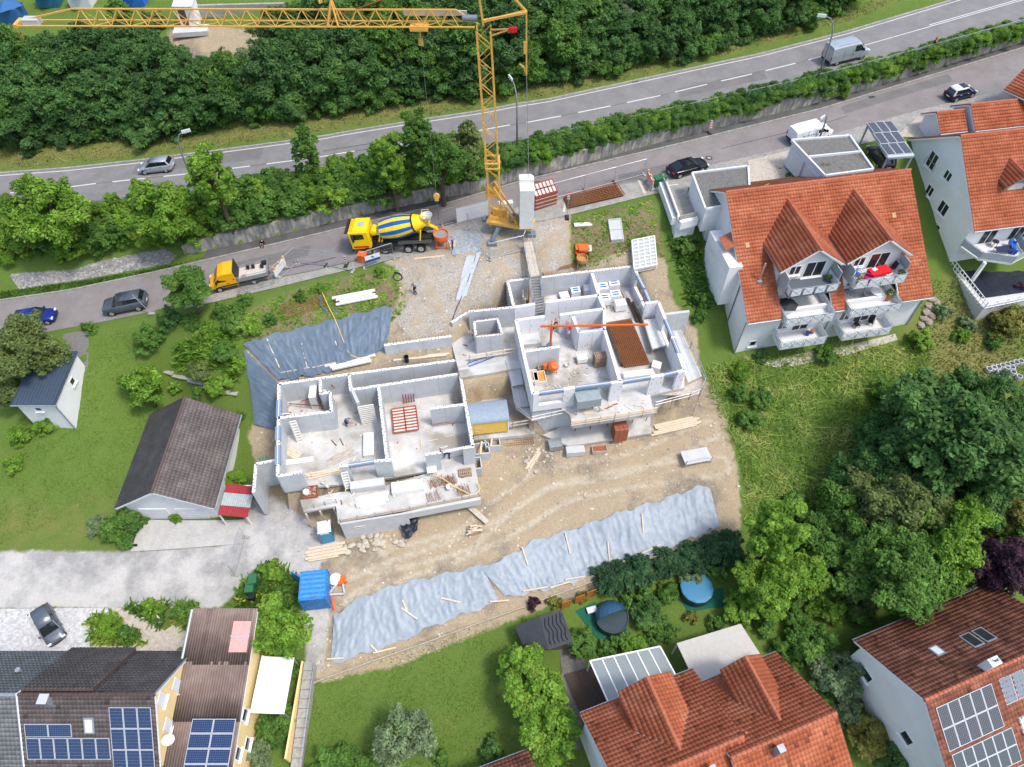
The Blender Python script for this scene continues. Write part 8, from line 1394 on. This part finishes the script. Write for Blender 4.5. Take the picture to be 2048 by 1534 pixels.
def proto(kind,n,size,seed):
 r=random.Random(seed);bl=[]
 if kind=='cone':
  for i in range(26):z=i/25;a=i*2.4;q=.62*(1-z)*.7;bl.append((q*math.cos(a),q*math.sin(a),-1+2.3*z,.2+.33*(1-z)))
 elif kind=='hedge':
  for i in range(60):bl.append((r.uniform(-1,1),r.uniform(-.7,.7),r.uniform(-.5,.45),r.uniform(.12,.34)))
 else:
  ez={'round':.85,'tall':1.55,'bush':.7}[kind];ex=.72 if kind=='tall' else 1
  for i in range(46 if kind!='bush' else 26):
   d=Vector((r.gauss(0,1),r.gauss(0,1),r.gauss(.15,1))).normalized();k=r.uniform(.35,.85)*(1+.18*math.sin(3*math.atan2(d.y,d.x)+seed));c=Vector((d.x*k*ex,d.y*k*ex,d.z*k*ez));q=r.uniform(.16,.30)*(.8 if kind=='tall' else 1);bl.append((*c,q))
   for _ in range(4):e=Vector((r.gauss(0,1),r.gauss(0,1),r.gauss(.2,1))).normalized()*q*1.05;bl.append((c.x+e.x,c.y+e.y,c.z+e.z,q*r.uniform(.3,.55)))
 V,F_,v=leaves(bl,n,size,seed);cm=npmesh('crown',V,F_,LM['mid'],v=v);b=MB();zb={'tall':-2.2,'cone':-1.15}.get(kind,-1.25);b.tube([(0,0,zb),(.03,0,-.5),(0,.03,.3)],[.09,.065,.03],7)
 for q in bl[::20]:b.tube([(.02,0,-.6+.4*(q[2]>0)),(q[0]*.5,q[1]*.5,q[2]*.5-.1),q[:3]],[.045,.025,.008],5,False)
 return cm,b.mesh('trunk',M_BARK)
PR={}
for kd in('round','tall','bush','cone','hedge'):
 for lod,n,s in(('L',19000,.043),('M',8000,.062),('S',3200,.088)):PR[kd,lod]=[proto(kd,n,s,hash_) for hash_ in((len(kd)*7+ord(lod),len(kd)*13+ord(lod)+1) if kd in('round','bush') else(len(kd)*5+ord(lod),))]
TN={'round':'broadleaf_tree','tall':'slender_tree','bush':'shrub','cone':'conifer','hedge':'hedge_shrub'}
def tree(u,v,r,kind,leaf,label,hc=None,group=None,name=None,sz=1.0):
 """crown centre seen at (u, v) with radius r photograph pixels"""
 z=hz(*G(u,v).xy)
 for _ in range(5):
  dep=(CAMZ-z)/-ray(u,v)[2];rm=r*dep/FPX;h=hc if hc is not None else{'round':1.35,'tall':2.1,'bush':.45,'cone':1.1,'hedge':.4}[kind]*rm;p=P(u,v,z+h);z=hz(p.x,p.y)*.5+z*.5;p=P(u,v,hz(p.x,p.y)+h)
  z=hz(p.x,p.y)+h if False else z
 lod='L' if rm>2.6 else 'M' if rm>1.2 else 'S';cm,tm=random.choice(PR[kind,lod]);g=hz(p.x,p.y);t=thing(name or TN[kind],label,'shrub' if kind in('bush','hedge') else 'tree',(p.x,p.y,g),random.uniform(0,6.28),group);s=rm*random.uniform(.94,1.06);hh=p.z-g
 c=inst('crown',cm,t,(0,0,hh),0,(s,s,s*random.uniform(.9,1.1)*sz));c.material_slots[0].link='OBJECT';c.material_slots[0].material=LM[leaf];k={'tall':2.2,'cone':1.15}.get(kind,1.25);inst('trunk',tm,t,(0,0,hh),0,(s,s,max(.2,hh/k)));return t
rr=random.Random(5);FG='trees of the wooded bank'
for row,(dv,r0) in enumerate(((-30,40),(-58,40),(-98,52),(-142,54),(-190,54))):
 u=-30+row*17
 while u<1700+row*30:
  e=np.interp(u,[0,300,700,1080,1350,1700,1800],[300,280,225,175,120,20,-5]);v=e+dv+rr.gauss(0,6);r=r0*rr.uniform(.8,1.2)
  skip=v<-60 or(320<u<530 and v<135+10*(row==4)) or(u<300 and v<45 and rr.random()<.6)
  if not skip:
   if row==0:tree(u,v,r,'bush',rr.choice(('deep','mid','dark')),'low bush at the foot of the wooded bank',group='bushes at the foot of the wooded bank')
   else:lf=rr.choice(('deep','dark','deep','mid'));tree(u,v,r,'round',lf,{'deep':'green broadleaf tree in the wooded bank','dark':'dark green broadleaf tree in the wooded bank','mid':'fresh green broadleaf tree in the wooded bank'}[lf],hc=(1.6 if row==1 else 2.5)+r*.03,group=FG+' '+lf)
  u+=r*(1.5 if row else .95)
for u,v,r,lf in((20,95,34,'yellow'),(25,190,36,'mid'),(330,150,26,'mid'),(420,130,24,'deep'),(490,125,30,'silver'),(545,60,40,'olive'),(600,30,30,'mid'),(310,45,26,'olive'),(240,25,28,'mid'),(700,14,30,'silver'),(1250,25,40,'silver')):tree(u,v,r,'round' if r>27 else 'bush',lf,'%s tree by the upper gardens'%{'yellow':'yellowish','mid':'bushy fresh green','deep':'small dark','silver':'greyish white-flowering','olive':'olive green'}[lf],group='trees by the upper gardens '+lf)
x=-7.0
while x<98:
 T0,T1=float(yy(WB,x)),float(yy(UN,x))-.8
 for yk in(.12,.45,.8):
  y=T0+(T1-T0)*yk+.3;s=rr.uniform(.8,1.2);lod=PR['hedge','M'][0];t=thing('hedge_shrub','dense green shrub of the hedge between the two roads','shrub',(x+rr.uniform(-.3,.3),y,hz(x,y)),rr.uniform(-.3,.3)+rr.choice((0,math.pi)),'hedge between the roads');c=inst('crown',lod[0],t,(0,0,.5),0,(s*1.3,s*1.1,s*rr.uniform(.8,1.5)));c.material_slots[0].link='OBJECT';c.material_slots[0].material=LM[rr.choice(('mid','mid','bright','deep'))];inst('trunk',lod[1],t,(0,0,.6),0,(s,s,.7))
 x+=1.4
for u,v,r,k,lf,l in((100,420,70,'round','bright','broad bright green tree at the far end of the road thicket'),(425,360,54,'tall','bright','tall pointed bright green tree beside the lamp post'),(330,425,62,'round','bright','bright tree hiding the front of the silver hatchback'),(615,300,36,'tall','mid','slim light green poplar standing alone by the guard rail'),(780,328,50,'tall','bright','yellow-green tree left of the crane cluster'),(835,285,46,'tall','mid','tall tree with dry tip near the crane mast'),(880,318,54,'round','mid','full green tree beside the crane mast'),(935,300,42,'tall','olive','pointed olive tree touching the crane mast'),(285,395,30,'tall','bright','thin bright tree in front of the main road')):tree(u,v,r,k,lf,l)
for u in range(-20,960,34):
 e=np.interp(u,[0,350,560,800,960],[486,452,402,360,328])
 for dv in(-36,-14,6):
  if u>560 and dv==-30:continue
  tree(u+rr.uniform(-10,10),e+dv+rr.gauss(0,5),rr.uniform(30,42),'bush',rr.choice(('mid','bright','bright','mid')),'shrub in the thicket between the roads',hc=1.1,group='thicket between the roads')
for u,v,r in((500,655,22),(540,640,16),(470,620,20),(600,590,14),(640,575,14),(760,545,14),(490,600,18),(440,620,22),(415,660,22),(380,640,20),(475,730,20),(455,760,18),(480,830,14),(400,780,18),(350,775,16)):tree(u,v,r,'bush','bright' if(u+v)%2 else 'mid','weedy shrub on the overgrown bank above the dark tarpaulin',group='shrubs of the overgrown bank')
for u,v,r,k,lf,l in((55,700,66,'round','olive','old olive-green tree leaning over the blue-roofed garage'),(20,780,40,'round','olive','second olive tree behind the blue-roofed garage'),(375,575,50,'round','mid','broad green tree between the two parked vehicles on the side road'),(300,680,34,'bush','mid','loose shrub on the lawn edge below the side road'),(285,775,46,'round','bright','feathery light green tree above the brown-roofed house'),(180,657,17,'bush','mid','small round bush at the road corner of the lawn'),(465,650,26,'bush','mid','shrub by the dark water butt'),(450,700,30,'bush','mid','shrub in the terraced garden'),(400,745,26,'bush','olive','shrub above the stepping stones'),(430,775,24,'bush','bright','low bright shrub beside the stepping stones'),(340,640,26,'bush','deep','dark shrub by the leaning sign post'),(470,955,26,'bush','bright','shrub growing over the red lean-to roof'),(250,1055,48,'bush','mid','low spreading hedge bush beside the garage drive'),(195,1055,26,'bush','silver','white-flowering shrub on the dry lawn edge'),(350,1030,18,'bush','bright','climbing rose bush in front of the garage doors'),(135,820,16,'bush','bright','small leafy sapling at the white garage corner'),(90,850,26,'bush','bright','creeper shrub below the white garage'),(40,870,28,'bush','bright','creeper shrub trailing down the lawn'),(25,930,22,'bush','bright','low creeper at the lawn foot'),(560,1260,58,'round','bright','big light green tree beside the white awning'),(545,1140,26,'bush','bright','flowering shrub beside the gravel lane'),(215,1255,32,'bush','bright','flower bed bush beside the stone drive'),(255,1272,26,'bush','mid','flower bed bush at the garden path'),(305,1218,24,'bush','bright','bed shrub between path and steps'),(365,1225,24,'bush','mid','bed shrub beside the garden steps'),(560,1450,44,'bush','mid','dense shrub by the yellow annex'),(520,1510,34,'bush','silver','silvery shrub below the yellow annex'),(585,1340,22,'bush','mid','shrub at the top of the garden steps'),(810,1475,58,'round','silver','silvery willow-like tree on the lower lawn'),(1040,1330,52,'round','bright','bright tall hedge tree next to the garden shed'),(1075,1400,56,'round','bright','bright tall hedge tree in the middle of the lawn hedge'),(1105,1475,58,'round','bright','bright tall hedge tree at the lower end of the lawn hedge'),(1060,1255,24,'bush','bright','yellow-green shrub beside the black-roofed shed'),(880,1520,20,'bush','mid','clipped ball bush at the lower lawn'),(985,1500,26,'bush','deep','clipped hedge piece by the small red roof'),(700,1525,50,'bush','mid','dark shrub group at the lower lawn edge'),(660,1540,46,'bush','mid','green shrub at the foot of the lawn'),(1160,1290,36,'bush','mid','wispy shrub beside the deck'),(1270,1290,34,'bush','bright','light shrub above the glass pergola'),(1110,1205,18,'bush','yellow','yellow shrub left of the orange screens'),(1165,1193,15,'bush','yellow','yellow shrub between the orange screens'),(1068,1205,17,'bush','purple','bare reddish-brown bush above the garden shed'),(1300,1225,40,'bush','deep','shrub behind the blue pool dome'),(1385,1160,26,'bush','silver','small silver tree over the pale blue pool'),(1478,1215,42,'bush','bright','round glossy light green bush above the beige canopy'),(1385,1235,17,'bush','yellow','golden ball bush beside the pale pool'),(1340,1260,24,'bush','mid','shrub between pergola and canopy'),(1550,1065,70,'tall','bright','tall pale-flowering lime tree at the corner of the site'),(1540,1170,60,'round','bright','light green tree below the flowering lime tree'),(1400,505,16,'bush','bright','bush under the garage overhang'),(1370,495,20,'bush','mid','bush at the terrace wall foot'),(1405,600,22,'bush','mid','bush beside the apartment house bay'),(1400,632,18,'bush','mid','second bush below the apartment house bay'),(1475,745,26,'bush','bright','round bush at the top of the meadow row'),(1478,790,24,'bush','mid','round bush second in the meadow row'),(1520,800,26,'bush','mid','round bush beside the meadow row'),(1500,835,30,'bush','mid','round bush at the foot of the meadow row'),(1522,713,17,'bush','deep','dark shrub at the apartment house corner'),(1655,707,27,'bush','mid','shrub under the left lowest balcony end'),(1840,685,28,'bush','bright','light round bush beside the boulders'),(1765,787,28,'bush','mid','single round bush in the dry meadow'),(1885,625,20,'bush','silver','blue-grey shrub beside the boulders'),(1930,650,19,'bush','silver','blue-grey shrub next to the large yellow shrub'),(2010,640,46,'bush','yellow','large golden yellow shrub on the dry bank'),(1990,685,20,'bush','mid','small green bush under the golden shrub'),(2040,580,20,'bush','purple','purple shrub at the terrace corner'),(1920,670,18,'bush','bright','small pale green bush on the dry bank'),(1890,880,120,'round','deep','huge dark green tree in the lower garden'),(1780,1010,80,'round','olive','dull olive pine between the big trees'),(1800,1140,88,'round','mid','large blue-green oak above the rust-roofed house'),(1890,1070,80,'round','bright','light green tree behind the rust-roofed house'),(1990,1130,74,'round','purple','dark purple-leaved tree beside the rust-roofed house'),(2020,930,50,'round','purple','second dark purple tree behind the huge tree'),(2010,1030,56,'round','yellow','yellow-green tree next to the purple tree'),(2040,840,50,'round','deep','blue-green tree at the edge of the dry bank'),(1680,1010,50,'round','mid','tree in the shade beside the olive pine'),(1640,1100,44,'round','mid','slim green tree below the meadow'),(1700,950,44,'round','deep','dark tree shading the meadow edge'),(1650,1215,44,'bush','bright','light shrub on the garden path'),(1720,1190,40,'bush','olive','olive shrub at the lawn behind the rust roof'),(1620,1290,52,'bush','mid','shrub between the two lower houses'),(1670,1350,58,'bush','silver','grey-green shrub between the two lower houses'),(1690,1420,40,'bush','silver','second grey-green shrub by the red roof'),(1740,1405,20,'bush','yellow','golden thuja ball between the lower houses'),(1745,1475,48,'bush','yellow','golden conifer bush beside the red roof'),(1790,1520,46,'bush','deep','dark ivy shrub by the rust-roofed house'),(1775,1390,30,'bush','purple','dark shrub with pink blossoms by the white gable'),(1920,770,30,'bush','deep','low dark shrub beside the planting rings'),(1600,1010,36,'bush','mid','shrub at the meadow foot'),(1580,1180,40,'bush','mid','bush beneath the pale lime tree'),(1730,1300,30,'bush','mid','small bush on the shaded lawn')):tree(u,v,r,k,lf,l)
for u,v,r,lf in((1760,950,62,'deep'),(1835,1010,70,'deep'),(1950,1000,60,'deep'),(1730,1090,66,'mid'),(1870,1170,60,'mid'),(1700,1150,50,'mid'),(1960,800,60,'deep'),(1830,810,60,'deep'),(2030,1090,50,'mid'),(2000,880,66,'deep'),(1940,930,80,'deep'),(1620,1150,46,'bright'),(1640,1060,40,'mid'),(1780,880,60,'deep')):tree(u,v,r,'round',lf,'%s tree filling the dense garden wood behind the rust-roofed house'%{'deep':'dark green','mid':'fresh green','bright':'light green'}[lf],group='dense garden wood '+lf)
for u,v,r in((1700,1010,40),(1660,1130,36),(1720,1230,30),(1600,1240,34),(1570,1300,30),(1640,1390,34),(1720,1340,30),(1570,1110,30),(1620,1180,30),(1760,1335,28),(1800,1405,30),(1832,1470,30),(1850,1525,28),(1330,1185,28),(1290,1195,26),(1255,1195,20),(1430,1245,20),(1440,1145,24),(1310,1270,24),(1240,1285,24),(1210,1300,20),(1530,1250,26)):tree(u,v,r,'bush','mid','leafy undergrowth shrub among the lower gardens',group='undergrowth of the lower gardens')
for i in range(18):k=i/17;tree(1205+265*k,1160-75*k+(i%2)*10,25,'hedge','conifer','dark conifer of the hedge at the foot of the tarpaulin slope',hc=1.0,group='dark conifer hedge')
# ground cover that nobody could count
def scatter(poly,n,seed):
 rg=np.random.default_rng(seed);P_=np.array(poly);lo,hi=P_.min(0),P_.max(0);xy=rg.uniform(lo,hi,(n*3,2));return xy[inpoly(xy[:,0],xy[:,1],poly)][:n],rg
def tufts(name,label,cat,poly,n,h,w,m,seed,lean=.35,flat=False):
 xy,rg=scatter(poly,n,seed);n=len(xy);z=height(xy[:,0],xy[:,1]);c=np.stack([xy[:,0],xy[:,1],z],1);a=rg.uniform(0,6.28,n);d=np.stack([np.cos(a),np.sin(a),0*a],1);H=h*rg.uniform(.5,1.4,n)[:,None];L=np.stack([rg.normal(.15,lean,n),rg.normal(-.1,lean,n),np.ones(n)*(1 if not flat else .25)],1)*H
 V=np.stack([c-d*w,c+d*w,c+L+d*w*.6,c+L-d*w*.4],1).reshape(-1,3);o=inst(name,npmesh(name,V,np.arange(4*n).reshape(-1,4),m,v=rg.uniform(.6,1.4,n)));tag(o,label,cat);o['kind']='stuff'
tufts('meadow_grass','long half-dry meadow grass below the apartment house','grass',Z_MEAD,11000,.36,.045,attrmat('meadow_blade',(.21,.34,.06),.8,translucent=.3,vs=.35,var=.25,hue=(.38,.40,.13)),3,1.3);tufts('verge_grass','dry grass on the verge of the main road','grass',Z_VERGE,14000,.22,.05,attrmat('verge_blade',(.19,.22,.06),.8,translucent=.3,vs=.4,var=.25,hue=(.38,.32,.14)),4,.8);tufts('weeds','bright green weeds growing on the site bank','weeds',Z_SOIL,5200,.16,.13,LM['bright'],5,1.0,True);tufts('weeds','bright green weeds on the soil beside the garage','weeds',Z_SOIL2,2200,.14,.13,LM['bright'],6,1.0,True);tufts('yard_grass','thin grass on the dry bank below the dark terrace','grass',Z_YARD,4000,.2,.06,LM['olive'],8)
MW=mat('white_petal',(.8,.8,.78),.7);tufts('meadow_flowers','white flowers sprinkled in the meadow','flowers',pgon([(1560,830),(1640,820),(1660,950),(1600,1000),(1540,960)]),420,.08,.07,MW,9);LG=pgon([(200,660),(330,650),(260,900),(230,1000),(0,1090),(-40,1000),(60,860),(170,760)])
tufts('lawn_grass','short lawn grass on the steep left lawn','grass',LG,9000,.06,.06,LM['bright'],10);tufts('lawn_grass','short grass of the lower lawn','grass',Z_LAWN2,9000,.06,.06,LM['bright'],11);tufts('roadside_grass','grass strip between the stony bank and the side road','grass',pgon([(0,585),(180,560),(350,530),(420,512),(300,545),(140,578),(0,600)]),5000,.2,.06,LM['mid'],12)
def stones(name,label,poly,n,s0,s1,m,seed):
 xy,rg=scatter(poly,n,seed);n=len(xy);z=height(xy[:,0],xy[:,1]);c=np.stack([xy[:,0],xy[:,1],z],1);s=s0*(s1/s0)**(rg.random(n)**2.2);O=np.array([(1,0,0),(0,1,0),(-1,0,0),(0,-1,0),(0,0,1),(0,0,-.6)],float);V=c[:,None,:]+O[None]*s[:,None,None]*rg.uniform(.6,1.2,(n,6,1))*[1,1,.7];a=rg.uniform(0,6.28,n)
 f=np.array([[0,1,4],[1,2,4],[2,3,4],[3,0,4]]);F_=(np.arange(n)[:,None,None]*6+f[None]).reshape(-1,3);o=inst(name,npmesh(name,V.reshape(-1,3),F_,m,v=np.repeat(rg.uniform(.6,1.3,n),4),k=3));tag(o,label,'stones');o['kind']='stuff'
MS=attrmat('field_stone',(.47,.42,.34),.95,var=.2,vs=2);stones('dirt_stones','pale stones scattered over the bare dirt of the site',Z_DIRT,5200,.035,.2,MS,20);stones('gravel_stones','coarse gravel beside the crane',Z_GRAV,6000,.03,.09,attrmat('gravel_stone',(.36,.34,.31),.95,var=.2,vs=2),21);stones('bank_stones','weathered stones of the bank below the thicket',Z_BANK,1500,.08,.25,attrmat('bank_stone',(.30,.295,.285),.95),22)
for i,(lb,pts,n) in enumerate((('flower bed beside the stone drive',[(170,1240),(205,1225),(265,1265),(295,1290),(190,1290)],900),('flower bed left of the garden steps',[(250,1212),(335,1205),(322,1258),(268,1225)],800),('flower bed right of the garden steps',[(350,1205),(400,1205),(385,1260),(345,1250)],500),('flower bed around the green bins',[(480,1165),(540,1120),(590,1150),(590,1235),(470,1215)],1500),('vegetable bed above the stepping stones',[(350,690),(470,650),(480,770),(350,735)],1800),('planting beside the apartment house terrace wall',[(1335,470),(1400,480),(1420,620),(1375,610)],1500))):
 zz_=pgon(pts);tufts('bed_plants','leafy plants of the '+lb,'plants',zz_,n,.3,.12,LM[('bright','mid')[i%2]],40+i,.9);tufts('bed_flowers','coloured blossoms in the '+lb,'flowers',zz_,n//(12 if i<4 else 150),.35,.07,mat('petal_%d'%(i%3),((.75,.5,.05),(.7,.68,.6),(.5,.08,.12))[i%3],.7),50+i,.5)
 # people
M_SKIN=mat('skin',(.55,.30,.20),.6);M_HAIR=mat('hair_dark',(.03,.02,.015),.7)
def person(label,p,rz,shirt,trouser,pose='stand',hair=M_HAIR,bare=False):
 J={'stand':dict(pel=(0,0,.95),chest=(0,.02,1.3),neck=(0,.02,1.48),head=(0,.06,1.63),top=(0,.05,1.74),sh=.2,el=(.3,.05,1.15),ha=(.3,.22,.95),kn=(.11,.06,.5),an=(.12,0,.08)),'walk':dict(pel=(0,0,.93),chest=(0,.08,1.28),neck=(0,.12,1.46),head=(0,.18,1.6),top=(0,.18,1.71),sh=.2,el=(.27,-.05,1.12),ha=(.25,.15,.95),kn=(.1,.2,.5),an=(.1,-.05,.08)),'bend':dict(pel=(0,0,.85),chest=(0,.35,1.05),neck=(0,.52,1.08),head=(0,.66,1.04),top=(0,.76,1.0),sh=.2,el=(.3,.5,.72),ha=(.2,.6,.42),kn=(.13,.1,.45),an=(.14,0,.08)),'sit':dict(pel=(0,0,.18),chest=(0,.14,.5),neck=(0,.24,.64),head=(0,.32,.74),top=(0,.34,.84),sh=.19,el=(.24,.34,.42),ha=(.1,.5,.5),kn=(.16,.45,.5),an=(.14,.62,.08))}[pose]
 V,E,Rr,Mi=[],[],[],[]
 def add(q,r,m,par=None):
  V.append(q);Rr.append(r);Mi.append(m);i=len(V)-1
  if par is not None:E.append((par,i))
  return i
 pe=add(J['pel'],.145,1);ch=add(J['chest'],.165,0,pe);ne=add(J['neck'],.06,2,ch);he=add(J['head'],.1,2,ne);add(J['top'],.085,3,he);add((0,J['head'][1]+.1,J['head'][2]-.02),.025,2,he)
 for s in(-1,1):
  f=lambda q,dy=0:(q[0]*s,q[1]+dy*s,q[2]);w=.22 if pose=='walk' else 0;sh=add((J['sh']*s,J['chest'][1]+(J['neck'][1]-J['chest'][1])*.5,J['chest'][2]+(J['neck'][2]-J['chest'][2])*.5),.075,0,ch);el=add(f(J['el'],-w),.048,2 if bare else 0,sh);ha=add(f(J['ha'],-w),.036,2,el);d=(Vector(V[ha])-Vector(V[el])).normalized()
  for k in range(4):b=Vector(V[ha])+d*.06+Vector((.022*(k-1.5),0,0));i1=add(tuple(b),.011,2,ha);add(tuple(b+d*(.07-.008*abs(k-1))+Vector((0,.015,0))),.008,2,i1)
  add(tuple(Vector(V[ha])+d*.04+Vector((-s*.05,.03,0))),.011,2,ha)
  hi=add((.1*s,J['pel'][1],J['pel'][2]-.06),.1,1,pe);kn=add(f(J['kn'],w),.068,1,hi);an=add(f(J['an'],w*1.3),.05,1,kn);add((V[an][0],V[an][1]+.17,.045),.045,3,an)
 me=bpy.data.meshes.new('person');me.from_pydata(V,E,[]);o=bpy.data.objects.new('person',me);COL.objects.link(o);o.modifiers.new('s','SKIN');su=o.modifiers.new('u','SUBSURF');su.levels=1;su.render_levels=1
 for i,r in enumerate(Rr):me.skin_vertices[0].data[i].radius=(r,r);me.skin_vertices[0].data[i].use_root=i==0
 bpy.context.view_layer.update();m2=bpy.data.meshes.new_from_object(o.evaluated_get(bpy.context.evaluated_depsgraph_get()));o.modifiers.clear();o.data=m2
 for m in(shirt,trouser,M_SKIN,hair):m2.materials.append(m)
 A=np.array(V)
 for f in m2.polygons:f.material_index=Mi[int(np.argmin(((A-np.array(f.center))**2).sum(1)-np.array(Rr)**2*.5))];f.use_smooth=True
 o.location=p;o.rotation_euler[2]=rz;return tag(o,label,'person')
cl=lambda n,c:mat('cloth_'+n,c,.9,var=.1,vs=8);M_JEAN=cl('navy',(.02,.03,.07));M_BLK_=cl('black',(.015,.015,.018))
person('worker in bright blue shirt standing beside the orange concrete skip',G(906,499),R(80),cl('blue',(.01,.10,.55)),M_JEAN,bare=True);person('person in black sitting on the footpath against the retaining wall',G(527,488),R(180),M_BLK_,M_BLK_,'sit');person('person in striped shirt standing on the gravel below the mixer truck',G(831,588),R(150),cl('grey',(.25,.27,.32)),M_BLK_);person('worker in white shirt and black trousers inside the upper shell under the mini crane',P(1112,656,FU),R(140),cl('white',(.6,.58,.6)),M_BLK_,'walk',bare=True);person('worker in grey shirt bending over on the floor of the lower shell',P(693,850,FL),R(-100),cl('slate',(.16,.20,.28)),M_JEAN,'bend',bare=True);person('worker in navy jacket bending at the front wall opening',P(900,915,FL),R(100),M_JEAN,M_JEAN,'bend');person('worker in white helmet standing beside the worker in navy',P(884,915,FL),R(-60),cl('grey',(.25,.27,.32)),M_BLK_,hair=M_WPLAS);person('pedestrian in orange-brown top walking along the main road',road(1864,98,zu)+Vector((0,0,0)),R(-70),cl('tan',(.40,.19,.09)),M_JEAN,'walk',bare=True)
